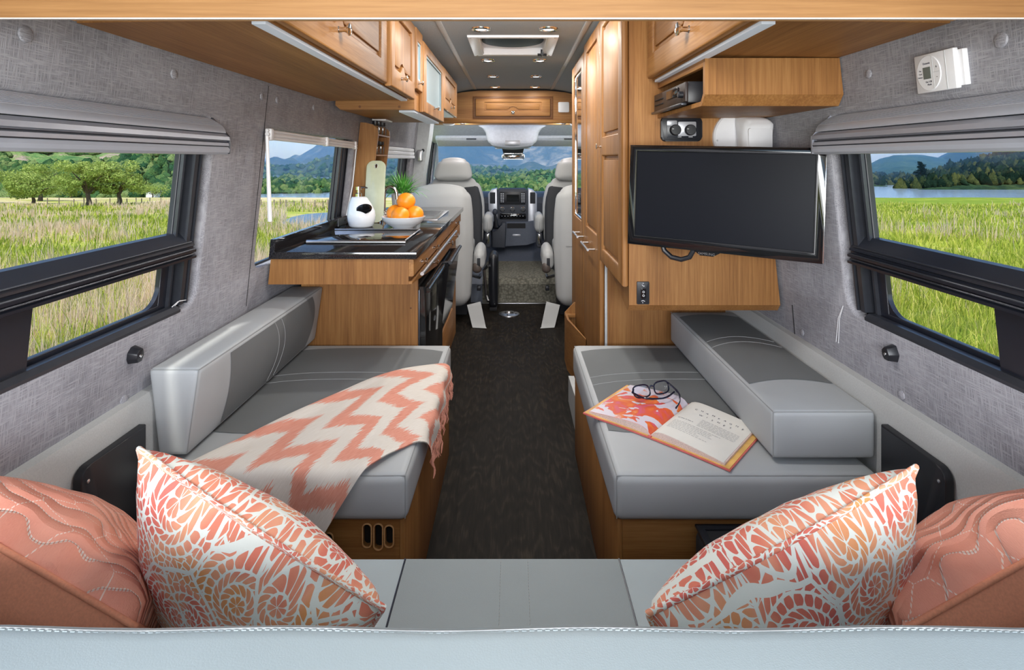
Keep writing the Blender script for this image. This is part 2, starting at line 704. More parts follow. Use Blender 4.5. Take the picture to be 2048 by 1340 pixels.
bm = nb()
VX0, VX1, VY0, VY1 = -0.18, 0.175, 0.62 * F / (VV - 70) + 0.025, 0.62 * F / (VV - 108) - 0.035     # opening of the roof vent
half = [(-0.80, 1.70), (-0.62, 1.765), (-0.45, 1.802), (-0.34, 1.82)]
lp_ = half + [(VX0, 1.82)]
rp_ = [(-x, z) for x, z in half[::-1]]
for pp_ in (lp_, [(VX1, 1.82)] + rp_):
    prism(bm, pp_ + [(x, z + 0.03) for x, z in pp_[::-1]], -1.1, 5.6, ALONG_Y())
for ya, yb in ((-1.1, VY0), (VY1, 5.6)):
    prism(bm, [(VX0, 1.82), (VX1, 1.82), (VX1, 1.85), (VX0, 1.85)], ya, yb, ALONG_Y())
bmesh.ops.remove_doubles(bm, verts=bm.verts, dist=1e-5)
ceiling = struct('ceiling', bm, M_headliner, smooth=20)
for k, sx in enumerate((-1, 1)):
    bm = nb()
    slab(bm, [(-0.013, -1.1), (0.013, -1.1), (0.013, 5.1), (-0.013, 5.1)], 0, 0.007, Matrix.Translation((sx * 0.339, 0, 0)) @ MZ(1.821, -1), 0.003)
    struct('trim_%d' % (k + 1), bm, M_trimgrey)

W1 = (0.10, 1.635, 0.79, 1.315)
W1R = (0.10, 1.555, 0.79, 1.315)
W2 = (1.995, 3.08, 0.815, 1.30)
W3 = (3.72, 4.82, 0.815, 1.285)
W4 = (5.38, 6.22, 0.86, 1.50)


def wall(name, sg, wins):
    outer = [(-1.1, 0.60), (YR, 0.60), (YR, 1.80), (-1.1, 1.80)]
    holes = [rrect(w[0], w[1], w[2], w[3], 0.05, 6) for w in wins]
    bm = curve_sheet(outer, holes, 0.036, 0.010)
    for v in bm.verts:
        y, z, w = v.co
        v.co = (sg * (xw(z) + 0.018 - w), y, z)
    return struct(name, bm, M_fabric, smooth=40)


wall_l = wall('wall_left', -1, [W1, W2, W3, W4])
wall_r = wall('wall_right', 1, [W1R, W4])
for sg, name in ((-1, 'baseboard_left'), (1, 'baseboard_right')):
    bm = nb()
    pts = [(0.885, 0), (0.892, 0.60), (0.90, 0.625), (0.96, 0.632), (0.96, 0)]
    prism(bm, [(sg * p, q) for p, q in pts], -1.1, 4.85, ALONG_Y())
    struct(name, bm, M_lowpanel)

# fabric covered screw caps on the wall linings
for w, spots in ((wall_l, [(50, 68, 15), (347, 148, 9), (523, 193, 6), (554, 200, 6), (627, 215, 5), (247, 800, 9)]),
                 (wall_r, [(2003, 80, 14), (1738, 148, 8), (1605, 665, 6), (1804, 790, 8)])):
    for u, v, r in spots:
        c = wall_at(u, v)
        rr = r * c.y / F * 1.15
        bm = nb()
        lathe(bm, [(rr, 0), (rr * 0.93, 0.003), (rr * 0.6, 0.0045), (0, 0.005)], c, 'x' if w is wall_l else '-x', 18)
        put('screw_cap', bm, M_fabric, w)
# vertical joint between two lining panels on the left wall
bm = nb()
j0, j1 = wall_at(537, 172), wall_at(492, 612)
tube(bm, [j0, (j0 + j1) / 2, j1], 0.0014, 5)
put('panel_joint', bm, M_blackmatt, wall_l)
bm = nb()
j0, j1 = wall_at(1585, 610), wall_at(1591, 682)
tube(bm, [j0, j1], 0.002, 5)
put('panel_joint', bm, M_blackmatt, wall_r)


# ------------------------------------------------------------------ windows
def wmap(bm, sg, off):
    for v in bm.verts:
        y, z, w = v.co
        v.co = (sg * (xw(z) + off - w), y, z)
    return bm


def half_slider(n, sg, yj):
    """tall side window: glass over a dark middle rail over a short lower light"""
    root = thing_struct('window_%d' % n)
    d = yj - 1.635
    bm = curve_sheet(rrect(0.02, 1.69 + d, 0.74, 1.36, 0.05), [rrect(0.12, 1.545 + d, 0.985, 1.335, 0.012), rrect(1.085, 1.518 + d, 0.812, 0.925, 0.001, 1)], 0.016, 0.003)
    put('window_frame', wmap(bm, sg, 0.045), M_winframe, root)
    # rounded gusset in the lower light's far corner
    bm = nb()
    p0, q0, r = 1.518 + d, 0.812, 0.05
    pts = [(p0 + 0.004, q0 - 0.004), (p0 + 0.004, q0 + r)] + [(p0 - r + r * math.cos(a), q0 + r - r * math.sin(a)) for a in [PI / 2 * k / 7 for k in range(8)]] + [(p0 - r, q0 - 0.004)]
    prism(bm, pts, -0.006, 0.006)
    put('corner_gusset', wmap(bm, sg, 0.045), M_winframe, root)
    # middle rail: sloped top, stepped channel
    bm = nb()
    prof = [(0.05, 1.0), (0.035, 0.998), (0.004, 0.965), (0.002, 0.960), (0.006, 0.957), (0.006, 0.953), (-0.004, 0.949), (-0.004, 0.943), (0.004, 0.940), (0.004, 0.936), (-0.006, 0.932), (-0.006, 0.926), (0.006, 0.922), (0.03, 0.916), (0.05, 0.916)]
    prism(bm, [(sg * (xw(z) + o), z) for o, z in prof], 0.03, 1.60 + d, ALONG_Y())
    rail = put('middle_rail', bm, M_winframe, root, smooth=20)
    for z, o in ((0.951, -0.002), (0.938, -0.001), (0.971, 0.0085)):
        bm = nb()
        tube(bm, [(sg * (xw(z) + o - 0.0015), 0.03, z), (sg * (xw(z) + o - 0.0015), 1.59 + d, z)], 0.0022, 6)
        put('rail_bead', bm, M_winframe2, rail)
    # jamb channel
    bm = nb()
    for y0, y1, o in ((1.575, 1.592, 0.012), (1.60, 1.604, 0.008), (1.548, 1.556, 0.028)):
        prism(bm, [(sg * (xw(z) + oo), z) for oo, z in ((o, 0.80), (o, 1.33), (0.05, 1.33), (0.05, 0.80))], y0 + d, y1 + d, ALONG_Y())
    put('jamb_channel', bm, M_winframe2, root, smooth=20)
    # dark fixed panel behind the lower light
    bm = nb()
    prism(bm, [(sg * (xw(z) + oo), z) for oo, z in ((0.02, 0.795), (0.02, 0.925), (0.05, 0.925), (0.05, 0.795))], 0.03, 1.088, ALONG_Y())
    put('lower_divider', bm, M_winframe, root, smooth=20)
    # inner sill strip
    bm = nb()
    prism(bm, [(sg * (xw(z) + oo), z) for oo, z in ((0.0, 0.792), (0.012, 0.802), (0.03, 0.802), (0.03, 0.785), (0.0, 0.785))], 0.03, 1.56 + d, ALONG_Y())
    put('window_sill', bm, M_winframe2, root, smooth=20)
    for y0, y1, z0, z1 in ((0.10, 1.56 + d, 0.98, 1.345), (1.08, 1.53 + d, 0.80, 0.93)):
        bm = nb()
        prism(bm, [(y0, z0), (y1, z0), (y1, z1), (y0, z1)], -0.002, 0.002)
        put('pane', wmap(bm, sg, 0.05), M_glass, root, smooth=None)
    # dark reveal round the opening
    bm = curve_sheet(rrect(0.05, 1.668 + d, 0.76, 1.345, 0.06, 6), [rrect(0.085, 1.648 + d, 0.777, 1.33, 0.05, 6)], 0.05, 0.0)
    put('window_reveal', wmap(bm, sg, 0.028), M_blackmatt, root)
    # loose white pull cords in the lower corner
    return root


def thing_struct(name):
    o = bpy.data.objects.new(name, None)
    o.empty_display_size = 0.05
    COL.objects.link(o)
    o['kind'] = 'structure'
    WO[o] = Vector((0, 0, 0))
    return o


half_slider(1, -1, 1.635)
half_slider(2, 1, 1.555)


def plain_window(n, sg, w, jamb, wide):
    root = thing_struct('window_%d' % n)
    y0, y1, z0, z1 = w
    bm = curve_sheet(rrect(y0 - 0.05, y1 + 0.05, z0 - 0.05, z1 + 0.05, 0.05), [rrect(y0 - 0.02, y1 - wide, z0 + 0.005, z1 + 0.02, 0.02)], 0.016, 0.003)
    put('window_frame', wmap(bm, sg, 0.045), M_winframe, root)
    bm = nb()
    for a, b, o in ((-wide + 0.012, -wide + 0.035, 0.022), (-wide + 0.05, -wide + 0.056, 0.018)):
        prism(bm, [(sg * (xw(z) + oo), z) for oo, z in ((o, z0), (o, z1 + 0.02), (0.05, z1 + 0.02), (0.05, z0))], y1 + a, y1 + b, ALONG_Y())
    put('jamb_channel', bm, M_winframe2 if jamb else M_winframe, root, smooth=20)
    bm = nb()
    prism(bm, [(y0 - 0.03, z0 - 0.01), (y1 - wide + 0.01, z0 - 0.01), (y1 - wide + 0.01, z1 + 0.03), (y0 - 0.03, z1 + 0.03)], -0.002, 0.002)
    put('pane', wmap(bm, sg, 0.05), M_glass, root, smooth=None)
    bm = curve_sheet(rrect(y0 - 0.02, y1 + 0.035, z0 - 0.03, z1 + 0.03, 0.06, 6), [rrect(y0 - 0.008, y1 + 0.012, z0 - 0.012, z1 + 0.012, 0.05, 6)], 0.05, 0.0)
    put('window_reveal', wmap(bm, sg, 0.028), M_blackmatt, root)
    return root


plain_window(3, -1, W2, True, 0.17)
plain_window(4, -1, W3, True, 0.28)
plain_window(5, -1, W4, False, 0.05)
plain_window(6, 1, W4, False, 0.05)

# windscreen
wsr = thing_struct('window_7')
bm = nb()
prism(bm, [(6.30, 1.37), (6.305, 1.37), (6.785, 0.84), (6.78, 0.84)], -0.90, 0.90, ALONG_X())
put('pane', bm, M_glass, wsr, smooth=None)
for sg in (-1, 1):
    bm = nb()
    tube(bm, [(sg * 0.90, 6.80, 0.80), (sg * 0.885, 6.50, 1.15), (sg * 0.865, 6.28, 1.40), (sg * 0.84, 6.1, 1.50)], [0.045, 0.042, 0.04, 0.04], 10)
    put('windscreen_pillar', bm, M_cabliner, wsr)

# cab headliner and bulkhead trims
bm = nb()
prof = [(5.13, 1.535), (5.45, 1.56), (5.9, 1.53), (6.08, 1.43), (6.2, 1.372), (6.31, 1.372), (6.31, 1.41), (6.0, 1.58), (5.13, 1.62)]
prism(bm, prof, -0.9, 0.9, ALONG_X())
struct('ceiling.001', bm, M_cabliner)
for sg, n in ((-1, 3), (1, 4)):
    bm = nb()
    pts = [(0.90, 0.35), (0.80, 0.75), (0.79, 1.05), (0.735, 1.40), (0.72, 1.53), (0.86, 1.60), (0.95, 0.9)]
    prism(bm, [(sg * p, q) for p, q in pts], 5.0, 5.22, ALONG_Y())
    struct('trim_%d' % n, bm, M_fabric if n == 4 else M_trimgrey)
# cab door linings below the cab windows
for sg, n in ((-1, 1), (1, 2)):
    root = thing_struct('door_%d' % n)
    bm = nb()
    cushion(bm, sg * 0.93 - 0.05, sg * 0.93 + 0.05, 5.25, 6.5, 0.2, 0.85, 0.03, (0.01, 0, 0), 4)
    put('door_lining', bm, M_dash, root)
    bm = nb()
    tube(bm, [(sg * 0.86, 5.9, 0.72), (sg * 0.80, 5.92, 0.70), (sg * 0.80, 6.15, 0.72), (sg * 0.86, 6.17, 0.74)], 0.014, 8)
    put('pull_handle', bm, M_dashsilver, root)

# raised cab floor
bm = nb()
prism(bm, [(4.812, -0.04), (4.83, 0.15), (4.87, 0.185), (4.92, 0.192), (5.75, 0.192), (6.05, 0.28), (6.4, 0.45), (6.8, 0.5), (6.8, -0.04)], -0.95, 0.95, ALONG_X())
struct('floor.001', bm, M_dashgrey)
bm = nb()
lip = [(4.808, 0.0), (4.822, 0.150), (4.862, 0.190), (4.92, 0.199), (5.3, 0.203), (5.62, 0.199)]
top = [(y, z + 0.0) for y, z in lip]
back = [(y + 0.006, z - 0.004) for y, z in lip]
prism(bm, [(p[0] - 0.004, p[1] + 0.004) for p in top] + back[::-1], -0.26, 0.36, ALONG_X())
put('cab_mat', bm, M_mat, label='olive grey woven mat over the step up to the cab', cat='mat')
bm = nb()
box(bm, -0.3, 0.4, 4.765, 4.803, 0.0, 0.006, 0.002)
put('step_edge', bm, M_steel, label='thin metal edging strip across the aisle at the cab step', cat='edging')

# ------------------------------------------------------------------ window blinds
def cassette(sg, y1, label, end_cap):
    t = thing('window_blind', label, 'blind', (sg * 0.83, 0.85, 1.217))
    def band(name, prof, mat, y1=y1, y0=0.08):
        bm = nb()
        prism(bm, [(sg * p, q) for p, q in prof], y0, y1, ALONG_Y())
        return put(name, bm, mat, t, smooth=25)
    # fluted upper hood
    hood = []
    n = 34
    for k in range(n + 1):
        a = k / n
        x = 0.858 - 0.052 * math.sin(a * PI * 0.5)
        z = 1.318 - 0.040 * a - 0.006 * a * a
        w = 0.0011 * (1 if k % 2 else -1) if a < 0.62 else 0
        hood.append((x - w, z))
    band('hood', hood + [(0.87, 1.272), (0.87, 1.318)], M_blindlight)
    body = band('cassette', [(0.808, 1.270), (0.797, 1.262), (0.795, 1.252), (0.803, 1.250), (0.803, 1.246), (0.798, 1.244), (0.797, 1.236), (0.862, 1.236), (0.862, 1.270)], M_blind)
    band('bottom_rail', [(0.799, 1.2335), (0.795, 1.226), (0.797, 1.218), (0.803, 1.2125), (0.860, 1.2125), (0.860, 1.2335)], M_blindlight)
    for z, x in ((1.2475, 0.8015), (1.2348, 0.7985)):
        bm = nb()
        tube(bm, [(sg * x, 0.09, z), (sg * x, y1 - 0.002, z)], 0.0016, 6)
        put('groove_bead', bm, M_winframe2, body)
    bm = nb()
    slab(bm, [(sg * p, q) for p, q in [(0.797, 1.214), (0.797, 1.262), (0.812, 1.280), (0.845, 1.316), (0.865, 1.316), (0.865, 1.214)]], 0, 0.009, Matrix.Translation((0, y1 - 0.001, 0)) @ ALONG_Y(), 0.002)
    put('end_cap', bm, M_winframe2 if end_cap else M_blind, t)
    return t


cassette(-1, 1.612, 'grey roller blind cassette over the large left rear window', True)
cassette(1, 1.535, 'grey roller blind cassette over the large right rear window', False)

# clear pleated shade with wand on the second left window
p0, p1 = wall_at(534, 268, 0.02), wall_at(713, 291, 0.02)
t = thing('pleated_shade', 'folded white shade with hanging clear wand on the kitchen window', 'blind', p0)
bm = nb()
for k, (du, r) in enumerate(((0.0, 0.007), (-0.013, 0.006), (0.012, 0.005))):
    tube(bm, [p0 + Vector((0, 0, du)), p1 + Vector((0, 0, du))], r, 8)
put('head_rail', bm, M_white, t)
for f in (0.02, 0.55, 0.97):
    c = p0.lerp(p1, f)
    bm = nb(); box(bm, c.x - 0.012, c.x + 0.011, c.y - 0.011, c.y + 0.011, c.z - 0.021, c.z + 0.020, 0.004)
    put('rail_clip', bm, M_white, t)
bm = nb()
q0 = wall_at(534, 272, 0.045)
tube(bm, [q0, at(540, 443, q0.y)], [0.0055, 0.0075], 8)
put('wand', bm, M_white, t)
bm = nb()
q0 = wall_at(713, 292, 0.02)
tube(bm, [q0, wall_at(705, 370, 0.02), wall_at(690, 448, 0.03)], 0.0035, 6)
put('pull_cord', bm, M_white, t)
# short blind on the third left window
t = thing('window_blind', 'short white blind at the top of the window beyond the spice rack', 'blind', (-0.82, 4.2, 1.22))
bm = nb()
for k in range(3):
    z = 1.285 - 0.028 * k
    cushion(bm, -0.86, -0.826 + 0.003 * k, 3.74, 4.78, z - 0.026, z, 0.006, (0, 0, 0), 2)
put('blind_pleats', bm, M_white, t)
bm = nb(); box(bm, -0.862, -0.822, 4.78, 4.80, 1.20, 1.29, 0.004)
put('end_cap', bm, M_black, t)

# ------------------------------------------------------------------ small wall fittings
def latch(sg, u, v, label):
    c = wall_at(u, v)
    t = thing('table_bracket', label, 'bracket', c)
    M = frame_at(c, (0, -sg, 0), (-0.107 * sg, 0, 1)) if sg > 0 else frame_at(c, (0, 1, 0), (0.107, 0, 1))
    s = c.y / F
    bm = nb()
    pts = [(-15 * s, -6 * s), (-8 * s, -17 * s), (9 * s, -17 * s), (17 * s, 0), (10 * s, 18 * s), (-4 * s, 18 * s), (-15 * s, 8 * s)]
    tb = nb()
    prism(tb, pts, -0.003, 0.022)
    for v_ in tb.verts:
        if v_.co.z > 0.01:
            v_.co.x *= 0.72
            v_.co.y *= 0.72
    es = [e for e in tb.edges]
    bmesh.ops.bevel(tb, geom=es, offset=0.0025, segments=2, affect='EDGES', profile=0.5)
    join(bm, tb, M)
    put('bracket_body', bm, M_black, t)
    bm = nb()
    lathe(bm, [(0.0035, 0.021), (0.0035, 0.0235), (0, 0.0245)], M=M, seg=10)
    put('screw', bm, M_chrome, t)


latch(-1, 263, 710, 'black wedge shaped bracket on the left wall above the bench')
latch(1, 1788, 706, 'black wedge shaped bracket on the right wall below the window')

for sg, side in ((-1, 'left'), (1, 'right')):
    t = thing('corner_panel', 'flat black cover panel on the lower %s wall beside the bench end' % side, 'panel', (sg * 0.875, 1.25, 0))
    bm = nb()
    y0, y1, zt = 1.158, 1.362, 0.572
    pts = [(y0, 0.002)] + [(y0 + 0.025 - 0.025 * math.cos(a), zt - 0.025 + 0.025 * math.sin(a)) for a in [PI / 2 * k / 5 for k in range(6)]] + [(y1, zt), (y1, 0.002)]
    slab(bm, pts, 0, 0.018, MX(sg * 0.887, -sg), 0.004)
    put('cover', bm, M_black, t)
    for y, z in ((y0 + 0.016, zt - 0.03), (y0 + 0.016, 0.2)):
        bm = nb()
        lathe(bm, [(0.004, 0), (0.004, 0.002), (0, 0.003)], (sg * 0.8695, y, z), 'x' if sg < 0 else '-x', 10)
        put('screw', bm, M_chrome, t)

# thin pull cords hanging at the window corners
for sg, pts, lab in ((1, [(1686, 612), (1679, 640), (1677, 692)], 'thin white cord hanging below the corner of the right window'),
                     (-1, [(372, 600), (356, 606), (344, 620)], 'thin white cord in the lower corner of the large left window')):
    q = [wall_at(u, v, 0.004 if sg > 0 else -0.01) for u, v in pts]
    c = thing('pull_cord', lab, 'cord', q[-1])
    for d_ in (0.0, 0.006):
        bm = nb(); tube(bm, [p + Vector((0, d_ * k, 0.004 * k)) for k, p in enumerate(q)], 0.0011, 5)
        put('strand', bm, M_white, c)

# thermostat
c = wall_at(1893, 141)
t = thing('thermostat', 'square white thermostat with small display on the right wall', 'thermostat', c)
M = frame_at(c, (0, -1, 0), (-0.107, 0, 1)) @ Matrix.Diagonal((0.86, 0.93, 0.9, 1))
bm = nb(); box(bm, -0.045, 0.066, -0.0365, 0.0365, 0.0, 0.012, 0.002, M=M)
put('base_plate', bm, M_white, t)
bm = nb(); box(bm, -0.066, 0.055, -0.041, 0.041, 0.0115, 0.023, 0.0025, M=M)
cov = put('cover', bm, M_white, t)
M2 = M @ Matrix.Translation((0, 0, 0.0231))
DK = plain('printed_grey_ink', (0.06, 0.06, 0.08), 0.6)
bm = nb()
lathe(bm, [(0.0372, 0), (0.0372, 0.0012), (0.0364, 0.0018), (0, 0.0018)], M=M2 @ Matrix.Translation((-0.021, 0, 0)), seg=40)
dial = put('dial', bm, M_white, t)
bm = nb(); box(bm, -0.0005, 0.0005, -0.034, 0.034, 0.0018, 0.0022, M=M2 @ Matrix.Translation((-0.006, 0, 0)))
box(bm, 0.0, 0.021, -0.0005, 0.0005, 0.0018, 0.0022, M=M2 @ Matrix.Translation((-0.006, 0, 0)))
put('dial_groove', bm, M_trimgrey, dial)
bm = nb(); box(bm, -0.0365, -0.0135, -0.012, 0.013, 0.0018, 0.0026, M=M2)
put('display', bm, plain('lcd_grey_green', (0.12, 0.15, 0.14), 0.12), dial)
bm = nb()
for s, px, py, sz in (('Dometic', -0.024, 0.021, 0.0065), ('+', 0.005, 0.010, 0.010), ('-', 0.005, -0.010, 0.011), ('On / Off', -0.022, -0.0185, 0.0056), ('Mode', -0.020, -0.0245, 0.0056), ('Fan', -0.046, 0.007, 0.0045), ('Cool', -0.046, 0.0, 0.0045), ('Furnace', -0.047, -0.007, 0.0045)):
    text(bm, s, sz, M2 @ Matrix.Translation((px, py, 0.0021)), 0.0002)
put('printing', bm, DK, dial, smooth=None)
bm = nb(); box(bm, 0.030, 0.0312, -0.040, 0.040, 0.0, 0.0006, M=M2)
put('cover_groove', bm, M_trimgrey, cov)
# ------------------------------------------------------------------ cabinets
def hole_pts(p0, p1, q0, q1, notch=None, side='bottom'):
    """rectangle, counter-clockwise, with a small hump on its lower edge"""
    pts = [(p0, q0)]
    if notch is not None:
        r = 0.032
        pts += [(notch - r * 1.5, q0)] + [(notch - r * math.cos(a), q0 + 0.8 * r * math.sin(a) + 0.004) for a in [PI * k / 8 for k in range(1, 8)]] + [(notch + r * 1.5, q0)]
    pts += [(p1, q0), (p1, q1), (p0, q1)]
    return pts


def knob(M, p, q, w, parent, s=1.0):
    bm = nb()
    lathe(bm, [(0.0075 * s, 0), (0.0055 * s, 0.002), (0.0048 * s, 0.012 * s), (0.0075 * s, 0.017 * s), (0.0125 * s, 0.0195 * s), (0.0130 * s, 0.0225 * s), (0.0095 * s, 0.0250 * s), (0, 0.0258 * s)], M=M @ Matrix.Translation((p, q, w)), seg=20)
    return put('knob', bm, M_chrome, parent)


def bar_handle(M, p0, p1, q, w, parent):
    bm = nb()
    pts = lambda a, b, c: M @ Vector((a, b, c))
    tube(bm, [pts(p0, q, w + 0.034), pts(p1, q, w + 0.034)], 0.0055, 10)
    for p in (p0 + 0.02, p1 - 0.02):
        tube(bm, [pts(p, q, w - 0.002), pts(p, q, w + 0.034)], 0.0045, 8)
    return put('bar_handle', bm, M_steel, parent)


def door(parent, M, r, panels, mat=None, infill=None, thick=0.02, notch=None, name='door', raised=True, bev=0.006):
    mat = mat or M_wood_z
    infill = infill or mat
    p0, p1, q0, q1 = r
    bm = curve_sheet([(p0, q0), (p1, q0), (p1, q1), (p0, q1)], [hole_pts(*h, notch=notch) for h in panels], thick, bev)
    bmesh.ops.transform(bm, matrix=M @ Matrix.Translation((0, 0, thick / 2)), verts=bm.verts)
    d = put(name, bm, mat, parent, smooth=50)
    for h in panels:
        bm = nb()
        a, b, c, e = h
        slab(bm, [(a - 0.004, c - 0.004), (b + 0.004, c - 0.004), (b + 0.004, e + 0.004), (a - 0.004, e + 0.004)], 0.002, thick * 0.45, M)
        if raised:
            i = 0.016
            slab(bm, hole_pts(a + i, b - i, c + i, e - i, notch), thick * 0.45, thick * 0.8, M, 0.004)
        else:
            ring(bm, (a - 0.002, b + 0.002, c - 0.002, e + 0.002), (a + 0.01, b - 0.01, c + 0.01, e - 0.01), thick * 0.45, thick * 0.75, M, 0.002)
        put('raised_panel' if raised else 'glass_panel', bm, infill, d)
    return d


# rear overhead locker across the van, above the couch
t = thing('rear_locker', 'light cherry wood locker board across the top of the photo above the couch', 'cabinet', (0, 0.9, 1.46))
bm = nb()
prism(bm, [(-0.828, 1.46), (0.828, 1.46), (0.80, 1.685), (0.62, 1.755), (0.45, 1.795), (-0.45, 1.795), (-0.62, 1.755), (-0.80, 1.685)], 0.801, 1.085, ALONG_Y())
put('body', bm, M_wood_beam, t)
bm = nb()
prism(bm, [(-0.834, 1.3955), (0.834, 1.3955), (0.80, 1.685), (0.62, 1.755), (0.45, 1.795), (-0.45, 1.795), (-0.62, 1.755), (-0.80, 1.685)], 0.795, 0.8008, ALONG_Y())
put('back_board', bm, M_wood_board, t)
bm = nb(); box(bm, -0.834, 0.834, 0.7945, 0.8012, 1.3938, 1.3955, 0.0005)
put('edge_strip', bm, M_ledbright, t)

# left overhead cabinet
def side_locker(sg, y1, label):
    t = thing('overhead_cabinet', label, 'cabinet', (sg * 0.66, 1.6, 1.46))
    bm = nb()
    pts = [(0.468, 1.464), (0.828, 1.458), (0.80, 1.69), (0.62, 1.755), (0.468, 1.79)]
    prism(bm, [(sg * a, b) for a, b in pts], 1.09, y1, ALONG_Y())
    put('carcass', bm, M_wood_y, t)
    bm = nb()
    box(bm, min(sg * 0.470, sg * 0.497), max(sg * 0.470, sg * 0.497), 1.09, y1 - 0.02, 1.4555, 1.4635, 0.001)
    put('light_strip', bm, M_led, t)
    for u, v in ((548, 165), (697, 164)) if sg < 0 else ():
        D = 0.26 * F / (VV - v)
        bm = nb()
        lathe(bm, [(0.004, 0), (0.004, 0.001), (0, 0.0015)], ((u - VU) * D / F, D, 1.4605), '-z', 10)
        put('screw_cap', bm, M_wood_dark, t)
    return t


lk = side_locker(-1, 2.56, 'cherry wood overhead cabinet along the left wall above the window')
d = door(lk, MX(-0.468, 1), (1.09, 2.045, 1.468, 1.79), [(1.20, 1.95, 1.545, 1.74)], M_wood_y, notch=1.49)
knob(MX(-0.468, 1), 1.475, 1.532, 0.02, d, 1.25)
d = door(lk, MX(-0.462, 1), (2.055, 2.545, 1.462, 1.79), [(2.12, 2.48, 1.535, 1.74)], M_wood_z, notch=2.28, thick=0.026)
knob(MX(-0.462, 1), 2.24, 1.512, 0.026, d)
rk = side_locker(1, 1.935, 'cherry wood overhead cabinet along the right wall above the thermostat')
d = door(rk, MX(0.468, -1), (1.09, 1.925, 1.468, 1.79), [(1.18, 1.86, 1.545, 1.74)], M_wood_y, notch=1.49)
knob(MX(0.468, -1), 1.47, 1.532, 0.02, d, 1.35)

# kitchen overhead
t = thing('overhead_cabinet', 'smaller wood overhead cabinet with frosted glass doors above the kitchen counter', 'cabinet', (-0.62, 3.5, 1.42))
bm = nb()
pts = [(-0.452, 1.425), (-0.79, 1.425), (-0.812, 1.445), (-0.80, 1.69), (-0.62, 1.755), (-0.452, 1.79)]
prism(bm, pts, 2.62, 3.54, ALONG_Y())
put('carcass', bm, M_wood_x, t)
bm = nb()
pts = [(-0.452, 1.525), (-0.81, 1.525), (-0.80, 1.69), (-0.62, 1.755), (-0.452, 1.79)]
prism(bm, pts, 3.541, 4.42, ALONG_Y())
put('carcass', bm, M_wood_z, t)
d = door(t, MX(-0.452, 1), (2.565, 2.735, 1.515, 1.79), [(2.60, 2.70, 1.56, 1.735)], infill=M_frost, raised=False, bev=0.005)
knob(MX(-0.452, 1), 2.62, 1.545, 0.02, d, 0.9)
d = door(t, MX(-0.452, 1), (2.745, 3.54, 1.425, 1.765), [(2.84, 3.45, 1.485, 1.715)], infill=M_frost, raised=False, thick=0.024)
knob(MX(-0.452, 1), 3.12, 1.475, 0.024, d)
d = door(t, MX(-0.452, 1), (3.55, 4.40, 1.515, 1.775), [(3.66, 4.29, 1.58, 1.73)], notch=3.98)
knob(MX(-0.452, 1), 3.98, 1.555, 0.02, d)
for y0, y1, z in ((2.66, 3.53, 1.42), (3.56, 4.40, 1.52)):
    bm = nb(); box(bm, -0.53, -0.458, y0, y1, z - 0.004, z + 0.006, 0.001)
    put('light_strip', bm, M_led, t)
for x in (-0.70, -0.52):
    bm = nb(); lathe(bm, [(0.006, 0), (0.006, 0.001), (0, 0.0015)], (x, 2.6195, 1.438), '-y', 10)
    put('screw_cap', bm, M_wood_dark, t)
bm = nb(); box(bm, -0.80, -0.72, 3.25, 3.42, 1.417, 1.428, 0.003)
put('touch_light', bm, M_white, t)

# cab overhead locker
t = thing('cab_locker', 'arched cherry wood locker front above the cab seats', 'cabinet', (0, 5.1, 1.53))
bm = nb()
arch = [(-0.74, 1.525), (0.74, 1.525), (0.74, 1.60), (0.66, 1.70), (0.56, 1.765), (0.45, 1.79), (0.30, 1.805), (-0.30, 1.805), (-0.45, 1.79), (-0.60, 1.758), (-0.74, 1.71)]
prism(bm, arch, 5.08, 5.5, ALONG_Y())
put('body', bm, M_wood_x, t)
bm = nb(); box(bm, -0.72, 0.74, 5.05, 5.079, 1.512, 1.545, 0.008)
put('lower_rail', bm, M_wood_x, t)
bm = nb()
ring(bm, (-0.357, 0.347, 1.555, 1.753), (-0.335, 0.325, 1.577, 1.731), 0, 0.006, MY(5.0799), 0.002)
put('door_gap', bm, M_wood_dark, t)
d = door(t, MY(5.0799), (-0.335, 0.325, 1.577, 1.731), [(-0.255, 0.245, 1.622, 1.70)], M_wood_x, notch=-0.005, thick=0.016)
knob(MY(5.0799), -0.005, 1.607, 0.016, d, 1.1)
bm = nb(); slab(bm, rrect(0.395, 0.49, 1.612, 1.702, 0.008), 0, 0.012, MY(5.0799), 0.004)
put('vent_cover', bm, M_white, t)
bm = nb(); lathe(bm, [(0.055, 0), (0.05, 0.014), (0, 0.018)], (0.575, 5.0795, 1.65), '-y', 24)
put('round_speaker', bm, M_white, t)
for u, w in ((898, 0.055), (1148, 0.04)):
    p = at(u, 252, 5.2)
    bm = nb(); lathe(bm, [(w, 0), (w * 0.95, 0.014), (w * 0.6, 0.022), (0, 0.024)], (p.x, 5.18, 1.525), '-z', 20)
    put('dome_lamp', bm, M_white, t)
    lamp('cab_fill_light', 'POINT', (p.x * 0.8, 5.3, 1.46), 4.0, color=(0.90, 0.94, 1.0), shadow_soft_size=0.012)  # cool fill added off the dome lamp to brighten the cab headliner
for u in (925, 1127):
    p = at(u, 251, 5.12)
    bm = nb(); lathe(bm, [(0.03, 0), (0.026, 0.012), (0.018, 0.016), (0.015, 0.010), (0, 0.010)], (p.x, 5.13, 1.5255), '-z', 16)
    put('reading_lamp', bm, M_chrome, t)

# ------------------------------------------------------------------ right hand tall units
def clampw(bm, off=0.012, lim=0.8):
    for v in bm.verts:
        if v.co.x > lim - 0.02:
            v.co.x = xw(v.co.z) - off


